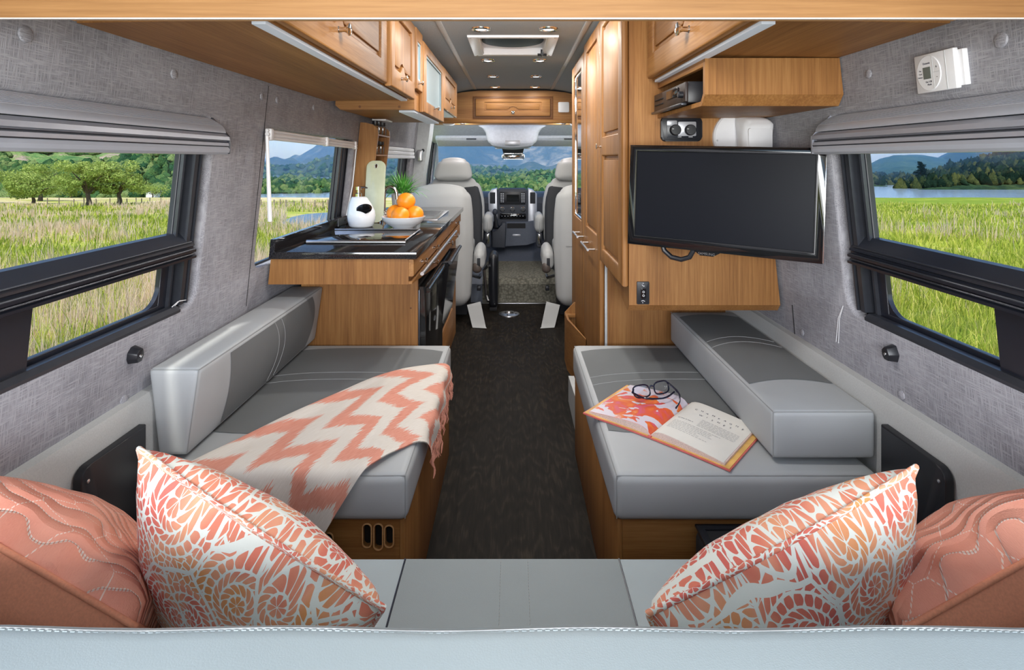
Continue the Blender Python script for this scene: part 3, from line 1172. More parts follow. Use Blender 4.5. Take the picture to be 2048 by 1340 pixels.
t = thing('television_cabinet', 'tall cherry wood cabinet over the right bench carrying the television', 'cabinet', (0.64, 2.2, 0.7))
bm = nb()
prism(bm, [(1.94, 0.707), (1.965, 0.683), (2.40, 0.768), (2.46, 0.768), (2.46, 1.685), (1.94, 1.685)], 0.39, 0.9, ALONG_X())
clampw(bm)
bm2 = nb(); box(bm2, 0.39, 0.60, 1.94, 2.46, 1.684, 1.80)
for v in bm2.verts:
    if v.co.x > 0.5 and v.co.z > 1.76:
        v.co.z = 1.757
join(bm, bm2)
put('carcass', bm, M_wood_z, t, smooth=20)
d = door(t, MX(0.39, -1), (1.945, 2.448, 0.768, 1.795), [(2.02, 2.385, 0.828, 1.212), (2.02, 2.385, 1.292, 1.745)], M_wood_z, bev=0.009, thick=0.024)
knob(MX(0.39, -1), 2.405, 1.252, 0.024, d, 0.85)

t = thing('wardrobe', 'tall cherry wood wardrobe with two doors along the right of the aisle', 'cabinet', (0.6, 3.05, 0))
bm = nb()
box(bm, 0.392, 0.9, 2.462, 3.65, 0.0, 1.68)
bmesh.ops.translate(bm, verts=bm.verts, vec=(0, 0, 0))
b2 = nb(); box(b2, 0.392, 0.9, 2.42, 2.4625, 0.0, 0.764)
clampw(bm, 0.03); clampw(b2, 0.03)
join(bm, b2)
b2 = nb(); box(b2, 0.392, 0.60, 2.462, 3.65, 1.679, 1.80)
for v in b2.verts:
    if v.co.x > 0.5 and v.co.z > 1.76:
        v.co.z = 1.755
join(bm, b2)
put('carcass', bm, M_wood_z, t, smooth=20)
bm = nb(); box(bm, 0.384, 0.394, 2.415, 2.4225, 0.34, 0.762, 0.001)
put('edge_strip', bm, M_trimgrey, t)
d = door(t, MX(0.392, -1), (2.475, 3.02, 0.10, 1.795), [(2.56, 2.94, 0.86, 1.74)], M_wood_z, thick=0.022)
bar_handle(MX(0.392, -1), 2.60, 2.86, 0.788, 0.022, d)
d = door(t, MX(0.392, -1), (3.03, 3.64, 0.10, 1.765), [(3.15, 3.53, 0.86, 1.70)], M_wood_z, infill=M_mirror, raised=False, thick=0.022)
bar_handle(MX(0.392, -1), 3.02, 3.24, 0.79, 0.022, d)

t = thing('magazine_rack', 'low wooden rack with slanting front at the foot of the wardrobe', 'rack', (0.345, 2.9, 0))
bm = nb()
plan = [(0.305, 3.42), (0.305, 3.27), (0.366, 2.91), (0.368, 2.925), (0.317, 3.275), (0.317, 3.42)]
prism(bm, plan, 0.0, 0.287)
put('front_board', bm, M_wood_y, t, smooth=20)
bm = nb(); prism(bm, [(0.305, 0), (0.368, 0), (0.368, 0.345), (0.362, 0.345), (0.305, 0.285)], 3.421, 3.436, ALONG_Y())
put('end_board', bm, M_wood_z, t)
bm = nb(); box(bm, 0.303, 0.368, 3.40, 3.4205, 0.262, 0.282, 0.002)
put('top_rail', bm, M_wood_x, t)
bm = nb(); prism(bm, [(0.318, 3.41), (0.318, 3.28), (0.366, 2.935), (0.368, 3.41)], 0.10, 0.11)
put('bottom_board', bm, M_wood_dark, t)
t = put('kick_panel', (lambda b: (prism(b, [(2.35, 0.0), (2.85, 0.0), (2.85, 0.125), (2.37, 0.165), (2.35, 0.15)], 0.272, 0.30, ALONG_X()), b)[1])(nb()), M_trimgrey, label='pale grey low cover panel on the floor below the wooden rack', cat='panel')

# shelf box with stereo
t = thing('stereo_shelf', 'open sided cherry wood shelf box under the right overhead cabinet', 'shelf', (0.66, 1.7, 1.337))
bm = nb()
o = [(1.46, 1.4565), (1.46, 1.364), (1.487, 1.337), (1.938, 1.337)]
i = [(1.938, 1.349), (1.492, 1.349), (1.474, 1.368), (1.474, 1.4565)]
prism(bm, o + i, 0.486, 0.86, ALONG_X())
for v in bm.verts:
    if v.co.x > 0.8:
        v.co.x = xw(v.co.z) - 0.004
put('shell', bm, M_wood_z, t, smooth=15)
bm = nb(); box(bm, 0.486, 0.498, 1.474, 1.938, 1.437, 1.4565, 0.001)
put('upper_rail', bm, M_wood_y, t)
bm = nb(); box(bm, 0.70, 0.712, 1.474, 1.938, 1.3495, 1.4565)
put('inner_back', bm, M_wood_dark, t)
t = thing('stereo', 'black car stereo set in the open shelf box above the television', 'stereo', (0.55, 1.72, 1.352))
bm = nb(); box(bm, 0.474, 0.66, 1.565, 1.90, 1.353, 1.412, 0.004)
put('housing', bm, M_black, t)
bm = nb(); box(bm, 0.466, 0.4745, 1.56, 1.905, 1.356, 1.41, 0.002)
fp = put('faceplate', bm, plain('brown_black_plastic', (0.022, 0.014, 0.013), 0.45), t)
bm = nb(); box(bm, 0.462, 0.4665, 1.62, 1.74, 1.378, 1.402, 0.001)
put('display', bm, M_blackgloss, fp)
for z in (1.372, 1.388):
    bm = nb(); box(bm, 0.463, 0.4665, 1.79, 1.885, z, z + 0.003)
    put('slot', bm, M_blackmatt, fp)
bm = nb(); lathe(bm, [(0.009, 0), (0.009, 0.012), (0.007, 0.014), (0, 0.014)], (0.4665, 1.585, 1.377), '-x', 16)
put('volume_knob', bm, M_black, fp)
bm = nb(); box(bm, 0.455, 0.47, 1.56, 1.90, 1.346, 1.3535, 0.002)
put('lower_lip', bm, M_winframe2, t)

# fittings on the face of the television cabinet
FY = 1.94
MF = MY(FY)
t = thing('heater_control', 'black framed heater control with two round knobs above the television', 'control', (0.564, FY, 1.259))
bm = nb(); slab(bm, rrect(0.495, 0.634, 1.259, 1.342, 0.016), 0, 0.010, MF, 0.004)
bz = put('bezel', bm, M_black, t)
bm = nb(); slab(bm, rrect(0.514, 0.617, 1.271, 1.331, 0.004), 0.010, 0.0125, MF, 0.001)
pl = put('face_plate', bm, M_winframe, t)
bm = nb(); slab(bm, rrect(0.552, 0.612, 1.277, 1.325, 0.003), 0.0125, 0.0135, MF, 0.0005)
slab(bm, rrect(0.5145, 0.548, 1.312, 1.329, 0.003), 0.0125, 0.0135, MF, 0.0005)
put('silver_plate', bm, M_dashsilver, pl)
for x in (0.541, 0.591):
    bm = nb(); lathe(bm, [(0.0185, 0), (0.018, 0.012), (0.016, 0.015), (0, 0.0155)], (x, FY - 0.0135, 1.297), '-y', 24)
    kb = put('control_knob', bm, M_black, t)
    bm = nb(); box(bm, x - 0.014, x - 0.008, FY - 0.0305, FY - 0.0287, 1.2995, 1.301)
    put('pointer', bm, M_white, kb)
bm = nb()
for x, z, w in ((0.557, 1.274, 0.012), (0.594, 1.274, 0.014)):
    for k in range(6):
        box(bm, x - w / 2 + k * w / 6, x - w / 2 + k * w / 6 + w / 9, FY - 0.0129, FY - 0.0124, z - 0.001, z + 0.0012)
put('small_print', bm, M_white, pl, smooth=None)

t = thing('wall_fixture', 'round white plastic swivel fixture above the right end of the television', 'fixture', (0.764, FY, 1.18))
bm = nb(); lathe(bm, [(0.094, 0), (0.093, 0.010), (0.088, 0.015), (0, 0.017)], (0.764, FY, 1.272), '-y', 44)
bs = put('round_base', bm, M_white, t)
bm = nb()
cushion(bm, 0.744, 0.838, FY - 0.088, FY - 0.012, 1.195, 1.335, 0.022, (0.004, 0, 0.004), 4,
        deform=lambda o, u: Vector((o.x - 0.012 * u.y * u.z, o.y, o.z + 0.012 * u.y * 1.0)))
hd = put('swivel_head', bm, M_white, t)
bm = nb()
slab(bm, rrect(0.757, 0.834, 1.185, 1.300, 0.008), 0.083, 0.0885, MF, 0.003)
put('front_plate', bm, M_white, hd)
for x in (0.682, 0.853):
    bm = nb(); lathe(bm, [(0.0035, 0), (0.003, 0.002), (0, 0.002)], (x, FY - 0.0155, 1.262), '-y', 10)
    put('screw', bm, M_steel, bs)

t = thing('switch_panel', 'small black switch panel with white symbols low on the television cabinet', 'switch', (0.436, FY, 0.711))
bm = nb(); slab(bm, rrect(0.415, 0.457, 0.711, 0.787, 0.003), 0, 0.006, MF, 0.002)
put('plate', bm, M_black, t)
for q in (0.763, 0.749, 0.725):
    pass
bm = nb(); slab(bm, rrect(0.428, 0.445, 0.731, 0.765, 0.002), 0.006, 0.010, MF, 0.002)
rk_ = put('rocker', bm, M_blackgloss, t)
bm = nb()
ring_ = lambda cx, cz, r, w: [tube(bm, [(cx + r * math.cos(a), FY - w, cz + r * math.sin(a)) for a in [2 * PI * k / 10 for k in range(10)]], 0.0008, 4, closed=True)]
ring_(0.4365, 0.7535, 0.0032, 0.0103)
ring_(0.4365, 0.7415, 0.0032, 0.0103)
put('symbol', bm, M_white, rk_)
bm = nb()
for a, b in (((0.432, 0.777), (0.437, 0.772)), ((0.437, 0.772), (0.441, 0.773)), ((0.434, 0.782), (0.438, 0.782)), ((0.430, 0.722), (0.437, 0.724)), ((0.436, 0.724), (0.442, 0.721)), ((0.433, 0.717), (0.436, 0.716))):
    tube(bm, [(a[0], FY - 0.0063, a[1]), (b[0], FY - 0.0063, b[1])], 0.001, 4)
put('printed_symbols', bm, M_white, t)

# ------------------------------------------------------------------ television
BL, BR, TL = Vector((0.364, 1.83, 0.931)), Vector((0.836, 1.555, 0.916)), Vector((0.374, 1.83, 1.245))
ux = BR - BL
MT = frame_at(BL, ux, TL - BL)
W, H = ux.length, 0.314
t = thing('television', 'flat black television tilted on the wood cabinet beside the right window', 'television', BL + ux / 2)
bm = nb(); slab(bm, rrect(0, W, 0, H, 0.006), -0.030, 0.0, MT, 0.004)
hs = put('housing', bm, M_blackgloss, t)
tb = nb()
ring(bm := nb(), (0.0, W, 0.0, H), (0.024, W - 0.024, 0.030, H - 0.020), 0.0, 0.006, MT, 0.002)
put('bezel', bm, M_blackgloss, t)
M_screen = Mat('television_screen')
M_screen = M_screen.done((0.008, 0.009, 0.013), 0.34, spec=0.08)
bm = nb(); slab(bm, rrect(0.023, W - 0.023, 0.029, H - 0.019, 0.001, 1), 0.0, 0.0025, MT)
put('screen', bm, M_screen, t)
bm = nb()
box(bm, W - 0.0015, W + 0.0025, 0.002, H - 0.002, -0.028, 0.0055, 0.001, M=MT)
put('side_trim', bm, M_chrome, t)
bm = nb()
prism(bm, [(0.205, 0.002), (0.225, -0.012), (0.262, -0.012), (0.285, 0.002)], -0.012, 0.005, MT)
lp = put('logo_lip', bm, M_blackgloss, t)
bm = nb()
text(bm, 'SAMSUNG', 0.0105, MT @ Matrix.Translation((0.2435, -0.0062, 0.0053)), 0.0002)
put('lettering', bm, M_chrome, lp, smooth=None)
bm = nb()
tube(bm, [MT @ Vector((x, y, -0.016)) for x, y in ((0.10, 0.02), (0.112, -0.012), (0.135, -0.030), (0.165, -0.034), (0.19, -0.024), (0.203, 0.004), (0.205, 0.02))], 0.0078, 10)
put('cable_conduit', bm, M_black, t)
bm = nb()
tube(bm, [(0.60, FY - 0.002, 1.08), MT @ Vector((0.27, 0.16, -0.03))], 0.028, 12)
put('wall_bracket', bm, M_black, t)
# ------------------------------------------------------------------ kitchen unit
KX = -0.372
t = thing('kitchen_unit', 'cherry wood kitchen unit along the left of the aisle under the black counter', 'cabinet', (-0.62, 3.05, 0))
bm = nb()
b2 = nb(); box(b2, -0.9, KX - 0.012, 2.10, 3.98, 0.742, 0.834); join(bm, b2)
for v in bm.verts:
    if v.co.x < -0.8:
        v.co.x = -xw(v.co.z) + 0.012
put('upper_carcass', bm, M_wood_z, t, smooth=20)
bm = nb(); box(bm, -0.868, -0.392, 2.352, 2.372, 0.0, 0.741)
put('end_panel', bm, M_wood_z, t)
bm = nb(); box(bm, -0.868, -0.66, 2.373, 3.98, 0.0, 0.741)
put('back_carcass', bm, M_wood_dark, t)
bm = nb(); box(bm, -0.659, -0.40, 3.55, 3.98, 0.0, 0.741)
put('end_carcass', bm, M_wood_z, t)
bm = nb(); lathe(bm, [(0.004, 0), (0.004, 0.001), (0, 0.0015)], (-0.42, 2.3515, 0.59), '-y', 10)
put('screw_cap', bm, M_wood_dark, t)
MK = MX(KX - 0.012, 1)
for y0, y1, ky in ((2.105, 2.74, 2.27), (2.75, 3.32, 2.62), (3.33, 3.97, 3.62)):
    bm = nb(); slab(bm, [(y0, 0.770), (y1, 0.770), (y1, 0.832), (y0, 0.832)], 0, 0.02, MK, 0.006)
    d = put('drawer', bm, M_wood_y, t)
    knob(MK, ky, 0.797, 0.02, d)
for y0, y1, ky in ((2.105, 2.80, 2.66), (2.81, 3.38, 3.28), (3.39, 3.97, 3.6)):
    bm = nb(); slab(bm, [(y0, 0.68 if y0 > 2.2 else 0.742), (y1, 0.68), (y1, 0.752), (y0, 0.752)], 0, 0.014, MK, 0.004)
    d = put('lower_rail', bm, M_wood_y, t)
    knob(MK, ky, 0.722, 0.014, d)
for y0, y1 in ((2.20, 2.66), (2.67, 2.98), (2.99, 3.50)):
    bm = nb(); tube(bm, [(KX + 0.022, y0, 0.761), (KX + 0.022, y1, 0.761)], 0.0075, 10)
    put('pull_rail', bm, M_steel, t)

t = thing('kitchen_counter', 'black granite counter with a raised back edge along the left wall', 'counter', (-0.62, 3.05, 0.835))
bm = nb(); box(bm, -0.892, -0.352, 2.09, 4.03, 0.8355, 0.862, 0.002)
for v in bm.verts:
    if v.co.x < -0.8:
        v.co.x = -xw(v.co.z) + 0.012
put('slab', bm, M_granite, t)
bm = nb()
prism(bm, [(-xw(0.84) + 0.011, 0.838), (-xw(0.91) + 0.011, 0.909), (-xw(0.91) + 0.030, 0.909), (-xw(0.86) + 0.030, 0.8625)], 2.082, 3.12, ALONG_Y())
put('upstand', bm, M_granite, t)
bm = nb(); slab(bm, [(2.82, 0.868), (3.06, 0.868), (3.06, 0.905), (2.82, 0.905)], 0, 0.003, MX(-0.862, 1), 0.001)
sk = put('socket_plate', bm, M_winframe2, t)
bm = nb(); lathe(bm, [(0.006, 0), (0.006, 0.002), (0, 0.002)], (-0.859, 2.93, 0.887), 'x', 12)
put('socket_hole', bm, M_blackmatt, sk)
# cooktop with glass lid
t = thing('cooktop', 'gloss black glass cooktop lid with a steel bar on the near end of the counter', 'cooktop', (-0.62, 2.45, 0.862))
bm = nb(); box(bm, -0.835, -0.44, 2.29, 2.685, 0.8625, 0.870, 0.002)
put('glass_lid', bm, M_blackgloss, t)
bm = nb()
tube(bm, [(-0.822, 2.285, 0.8705), (-0.428, 2.285, 0.8705)], 0.0078, 12)
put('steel_bar', bm, M_steel, t)
bm = nb()
tube(bm, [(-0.836, 2.69, 0.8705), (-0.438, 2.69, 0.8705)], 0.003, 8)
tube(bm, [(-0.438, 2.30, 0.8705), (-0.438, 2.69, 0.8705)], 0.003, 8)
put('edge_trim', bm, M_steel, t)
# sink and tap
t = thing('sink', 'steel sink let into the far end of the counter behind the oranges', 'sink', (-0.56, 3.45, 0.862))
bm = nb(); ring(bm, (-0.70, -0.42, 3.18, 3.74), (-0.665, -0.455, 3.215, 3.705), 0, 0.004, MZ(0.8625), 0.002)
put('rim', bm, M_steel, t)
bm = nb()
ring(bm, (-0.672, -0.448, 3.208, 3.712), (-0.66, -0.46, 3.22, 3.70), 0.0, 0.024, MZ(0.8435), 0)
box(bm, -0.672, -0.448, 3.208, 3.712, 0.8405, 0.8435)
put('basin', bm, plain('sink_steel', (0.45, 0.45, 0.46), 0.25, metal=1.0), t)
t = thing('tap', 'chrome gooseneck tap standing behind the bowl of oranges', 'tap', (-0.72, 3.2, 0.862))
bm = nb(); lathe(bm, [(0.028, 0), (0.028, 0.006), (0.018, 0.012), (0.016, 0.05), (0.012, 0.055)], (-0.72, 3.2, 0.8622), seg=18)
put('tap_base', bm, M_chrome, t)
bm = nb()
arc = [Vector((-0.72, 3.2, 0.90)), Vector((-0.72, 3.2, 1.0))] + [Vector((-0.685 - 0.035 * math.cos(a), 3.2, 1.0 + 0.045 * math.sin(a))) for a in [PI * k / 10 for k in range(1, 11)]] + [Vector((-0.648, 3.2, 0.975))]
tube(bm, arc, 0.009, 12)
put('spout', bm, M_chrome, t)
bm = nb(); tube(bm, [(-0.70, 3.2, 0.893), (-0.675, 3.18, 0.90), (-0.635, 3.15, 0.945)], [0.008, 0.008, 0.006], 8)
put('lever', bm, M_chrome, t)

# refrigerator and oven in the aisle face
t = thing('refrigerator', 'low gloss black refrigerator in the aisle face of the kitchen unit', 'refrigerator', (-0.5, 2.7, 0.02))
bm = nb(); box(bm, -0.655, -0.393, 2.376, 2.94, 0.02, 0.678)
put('body', bm, M_blackmatt, t)
bm = nb(); slab(bm, [(2.378, 0.05), (2.935, 0.05), (2.935, 0.672), (2.378, 0.672)], 0, 0.03, MX(-0.392, 1), 0.005)
dr = put('door', bm, M_blackgloss2, t)
bm = nb(); tube(bm, [(-0.355, 2.385, 0.655), (-0.355, 2.93, 0.655)], 0.011, 12)
put('door_handle', bm, M_blackgloss, dr)
bm = nb(); box(bm, -0.3925, -0.386, 2.366, 2.376, 0.02, 0.66, 0.001)
put('edge_trim', bm, M_winframe2, t)
t = thing('oven', 'black oven with tilted glass door beyond the refrigerator', 'oven', (-0.5, 3.24, 0.02))
bm = nb(); box(bm, -0.655, -0.393, 2.945, 3.54, 0.30, 0.678)
put('body', bm, M_blackmatt, t)
bm = nb()
Mo = MX(-0.392, 1)
prism(bm, [(0.02, 0.31), (0.0, 0.31), (0.0, 0.655), (0.055, 0.66), (0.06, 0.645)], 2.95, 3.5, Matrix.Translation((-0.392, 0, 0)) @ ALONG_Y())
dr = put('door', bm, M_blackgloss2, t, smooth=15)
bm = nb(); tube(bm, [(-0.325, 2.95, 0.668), (-0.325, 3.50, 0.668)], 0.010, 10)
tube(bm, [(-0.392, 2.97, 0.66), (-0.322, 2.97, 0.668)], 0.008, 8)
put('door_handle', bm, M_black, dr)
bm = nb(); box(bm, -0.40, -0.385, 2.96, 3.49, 0.665, 0.7, 0.003)
put('vent_grille', bm, M_black, t)
t = thing('lower_cupboard', 'small cherry wood drawer under the oven at floor level', 'cabinet', (-0.5, 3.24, 0.0))
bm = nb(); box(bm, -0.655, -0.393, 2.945, 3.54, 0.0, 0.295)
put('carcass', bm, M_wood_dark, t)
bm = nb(); slab(bm, [(2.95, 0.08), (3.53, 0.08), (3.53, 0.285), (2.95, 0.285)], 0, 0.02, Mo, 0.006)
d = put('drawer', bm, M_wood_y, t)
knob(Mo, 3.05, 0.19, 0.02, d)

# soap dispenser
cx, cy, cz = -0.757, 2.86, 0.8622
t = thing('soap_dispenser', 'white ceramic soap bottle with a dark opening and chrome pump beside the oranges', 'bottle', (cx, cy, cz))
bm = nb()
prof = [(0, 0.0), (0.052, 0.0), (0.060, 0.008), (0.067, 0.035), (0.069, 0.055), (0.066, 0.08), (0.055, 0.115), (0.040, 0.143), (0.034, 0.150), (0.0, 0.151)]
lathe(bm, prof, (cx, cy, cz), seg=32)
for v in bm.verts:
    if v.co.z > cz + 0.08:
        v.co.x -= 0.012 * (v.co.z - cz - 0.08) / 0.07
bd = put('body', bm, M_ceramic, t, smooth=50)
bm = nb()
Mh = Matrix.Translation((cx + 0.026, cy - 0.054, cz + 0.092)) @ Matrix.Rotation(math.radians(-18), 4, 'Y') @ Matrix.Rotation(math.radians(16), 4, 'X')
lathe(bm, [(0, -0.012), (0.030, -0.010), (0.037, 0.0), (0.030, 0.009), (0, 0.013)], M=Mh @ Matrix.Rotation(PI / 2, 4, 'X') @ Matrix.Diagonal((1.12, 0.72, 1.0, 1)), seg=28)
put('scrubber_opening', bm, M_blackgloss, bd)
bm = nb()
hx = cx - 0.014
lathe(bm, [(0.016, 0.150), (0.016, 0.165), (0.013, 0.168), (0.008, 0.170), (0.008, 0.182), (0.014, 0.184), (0.014, 0.2), (0.0, 0.202)], (hx, cy, cz), seg=18)
tube(bm, [(hx, cy, cz + 0.197), (hx + 0.028, cy, cz + 0.198), (hx + 0.045, cy, cz + 0.193)], [0.006, 0.005, 0.003], 8)
put('pump', bm, M_chrome, t)

# bowl of oranges
bx, by, bz = -0.537, 2.776, 0.8702
by = 2.81
bz = 0.8622
t = thing('fruit_bowl', 'shallow white bowl holding four oranges on the black counter', 'bowl', (bx, by, bz))
bm = nb()
lathe(bm, [(0, 0.004), (0.040, 0.004), (0.042, 0.0), (0.050, 0.0), (0.052, 0.006), (0.080, 0.022), (0.100, 0.042), (0.107, 0.058), (0.104, 0.059), (0.096, 0.044), (0.076, 0.027), (0.05, 0.012), (0, 0.010)], (bx, by, bz), seg=40)
put('bowl_body', bm, M_ceramic, t, smooth=60)
M_orange = Mat('orange_peel')
vv = M_orange.n('ShaderNodeTexVoronoi', None, Scale=420.0)
M_orange.t.links.new(M_orange.coord(), vv.inputs['Vector'])
M_orange.bump(vv.outputs['Distance'], 0.25, 0.001)
M_orange = M_orange.done(M_orange.ramp(M_orange.noise(M_orange.coord(), 18, 2), [(0.3, (0.80, 0.24, 0.010)), (0.7, (0.88, 0.32, 0.015))]), 0.34, spec=0.5)
M_navel = plain('orange_navel', (0.45, 0.20, 0.03), 0.7)
ors = [((-0.045, 0.030, 0.071), 0.043, 'orange at the left of the white bowl'), ((0.052, 0.012, 0.068), 0.042, 'orange at the right of the white bowl'),
       ((-0.006, -0.048, 0.068), 0.042, 'orange at the front of the white bowl'), ((0.008, 0.022, 0.130), 0.044, 'orange on top of the other three oranges in the white bowl')]
for (dx, dy, dz), r, lab in ors:
    c = (bx + dx, by + dy, bz + dz)
    t = thing('orange', lab, 'orange', (c[0], c[1], c[2] - r), 'oranges in the white bowl')
    bm = nb(); ball(bm, c, r, 28, 18, (1.04, 1.04, 0.95))
    put('peel', bm, M_orange, t, smooth=60)
    bm = nb(); lathe(bm, [(0.004, r * 0.945), (0.003, r * 0.965), (0, r * 0.96)], c, seg=8)
    put('navel', bm, M_navel, t)

# potted grass
px, py, pz = -0.70, 3.46, 0.8622
py = 3.62
px = -0.70
t = thing('potted_plant', 'small spiky green plant in a ribbed white pot at the far end of the counter', 'plant', (px, py, pz))
bm = nb()
lathe(bm, [(0, 0), (0.052, 0), (0.055, 0.006), (0.064, 0.118), (0.064, 0.124), (0.060, 0.124), (0.058, 0.112), (0, 0.112)], (px, py, pz), seg=48)
for k, v in enumerate(bm.verts):
    pass
pot = put('pot', bm, M_ceramic, t, smooth=50)
for k in range(26):
    a = 2 * PI * k / 26
    bm = nb()
    tube(bm, [(px + (0.0555) * math.cos(a), py + 0.0555 * math.sin(a), pz + 0.008), (px + 0.0642 * math.cos(a), py + 0.0642 * math.sin(a), pz + 0.116)], 0.0035, 5)
    put('rib', bm, M_ceramic, pot)
M_leaf = Mat('grass_leaf')
M_leaf = M_leaf.done(M_leaf.ramp(M_leaf.noise(M_leaf.coord(), 30, 2), [(0.3, (0.05, 0.24, 0.03)), (0.55, (0.13, 0.42, 0.07)), (0.8, (0.45, 0.66, 0.28))]), 0.4, spec=0.4)


def leaf_blade(L, w, bend, n=6):
    """blade in local coordinates: grows along z, bends towards +x"""
    bm = nb()
    prev = None
    x = z = 0.0
    a = 0.0
    for k in range(n + 1):
        f = k / n
        ww = w * (1 - f ** 2.2) * (0.75 + 0.5 * min(f * 3, 1) * (1 - f)) + 0.0002
        row = [bm.verts.new((x + 0.25 * ww, -ww, z)), bm.verts.new((x, 0, z)), bm.verts.new((x + 0.25 * ww, ww, z))]
        if prev:
            for i in range(2):
                bm.faces.new((prev[i], prev[i + 1], row[i + 1], row[i]))
        prev = row
        a += bend / n
        x += L / n * math.sin(a)
        z += L / n * math.cos(a)
    return bm


for k in range(84):
    f = k / 84
    L = 0.135 + 0.06 * random.random()
    bm = leaf_blade(L, 0.0062 + 0.002 * random.random(), 0.25 + 1.25 * f + 0.2 * random.random())
    a = k * 2.399
    lean = 0.05 + 0.75 * f
    M = Matrix.Translation((px + 0.03 * f * math.cos(a), py + 0.03 * f * math.sin(a), pz + 0.108)) @ Matrix.Rotation(a, 4, 'Z') @ Matrix.Rotation(lean, 4, 'Y')
    bmesh.ops.transform(bm, matrix=M, verts=bm.verts)
    put('leaf', bm, M_leaf, t, smooth=60, recalc=False)

# spice rack, cutting board
t = thing('spice_rack', 'tall cherry wood spice rack fixed to the left wall above the counter', 'rack', (-0.82, 3.2, 0.87))
def lean(z):
    return -xw(z) + 0.004
bm = nb()
pp = []
y0, y1 = 3.13, 3.145
for z, d in ((0.865, 0.09), (1.10, 0.10), (1.33, 0.105), (1.365, 0.098), (1.388, 0.07), (1.398, 0.03), (1.40, 0.0)):
    pp.append((lean(z) + d, z))
prism(bm, [(lean(0.865), 0.865)] + pp, y0, y1, ALONG_Y())
put('near_side', bm, M_wood_z, t)
bm = nb()
prism(bm, [(lean(0.865), 0.865)] + pp, 3.42, 3.435, ALONG_Y())
put('far_side', bm, M_wood_z, t)
bm = nb()
prism(bm, [(lean(0.865), 0.865), (lean(1.39), 1.39), (lean(1.39) + 0.008, 1.39), (lean(0.865) + 0.008, 0.865)], 3.1455, 3.4195, ALONG_Y())
put('back_board', bm, M_wood_z, t)
shelf_z = (1.335, 1.225, 1.115, 1.005)
for z in shelf_z:
    bm = nb()
    box(bm, lean(z) + 0.009, lean(z) + 0.104, 3.1455, 3.4195, z - 0.008, z)
    put('shelf', bm, M_wood_y, t)
def spice(x, y, z, lab, h=0.075):
    b = thing('spice_bottle', lab, 'bottle', (x, y, z), 'spice bottles in the wooden rack')
    bm = nb(); lathe(bm, [(0, 0), (0.019, 0), (0.021, 0.004), (0.021, h * 0.62), (0.013, h * 0.75), (0.013, h * 0.78), (0, h * 0.78)], (x, y, z), seg=16)
    put('glass_body', bm, M_bottle, b)
    bm = nb(); lathe(bm, [(0, 0.002), (0.0175, 0.002), (0.0175, h * 0.5), (0, h * 0.5)], (x, y, z), seg=12)
    put('spice', bm, M_wood_dark, b)
    bm = nb(); lathe(bm, [(0.0165, h * 0.76), (0.0175, h * 0.79), (0.0175, h), (0.0165, h * 1.01), (0, h * 1.01)], (x, y, z), seg=16)
    put('cap', bm, M_black, b)
for si, z in enumerate(shelf_z[:3]):
    for k, (yy, nm) in enumerate(((3.19, 'nearest'), (3.28, 'middle'), (3.37, 'farthest'))):
        spice(lean(z + 0.08) + 0.066, yy, z + 0.0005, 'black capped spice bottle, %s on the %s shelf of the wooden rack' % (nm, ('top', 'second', 'third')[si]))

bp = at(748, 428, 3.05)
t = thing('cutting_board', 'pale rounded board with a hanging hole leaning on the spice rack', 'board', (bp.x, 3.05, 0.863))
bm = curve_sheet(rrect(-0.052, 0.052, 0.0, 0.335, 0.038, 8), [circle_pts(0.0, 0.305, 0.007, 14, 0.011)], 0.008, 0.002)
bmesh.ops.transform(bm, matrix=frame_at((bp.x, 3.035, 0.8635), (1, 0, 0), (-0.06, 0.22, 1)), verts=bm.verts)
put('board', bm, plain('pale_green_glossy_board', (0.52, 0.55, 0.40), 0.16, coat=0.5, namp=0.03), t)
bm = nb()
bmq = curve_sheet(circle_pts(0.0, 0.305, 0.009, 16, 0.013), [circle_pts(0.0, 0.305, 0.0068, 16, 0.0108)], 0.0095, 0.001)
bmesh.ops.transform(bmq, matrix=frame_at((bp.x, 3.035, 0.8635), (1, 0, 0), (-0.06, 0.22, 1)), verts=bmq.verts)
bm.free()
put('hole_rim', bmq, M_steel, t)

# ------------------------------------------------------------------ benches
def top_panel(fz, x0, x1, yn, yf, cn, cf, nx=14, ny=20, off=0.0014, bow=2.0):
    """inlaid panel lying on a cushion's surface; curved near and far borders"""
    bm = nb()
    def fn(a, b):
        x = x0 + (x1 - x0) * a
        e = 1 - abs(2 * a - 1) ** bow
        ya, yb = yn - cn * e, yf + cf * e
        y = ya + (yb - ya) * b
        return fz(x, y, off)
    patch(bm, fn, nx, ny)
    return bm


def seam(fz, x0, x1, y, c, off=0.0016, r=0.0008, n=14, bow=2.0):
    bm = nb()
    pts = []
    for k in range(n + 1):
        a = k / n
        pts.append(fz(x0 + (x1 - x0) * a, y + c * (1 - abs(2 * a - 1) ** bow), off))
    tube(bm, pts, r, 5)
    return bm


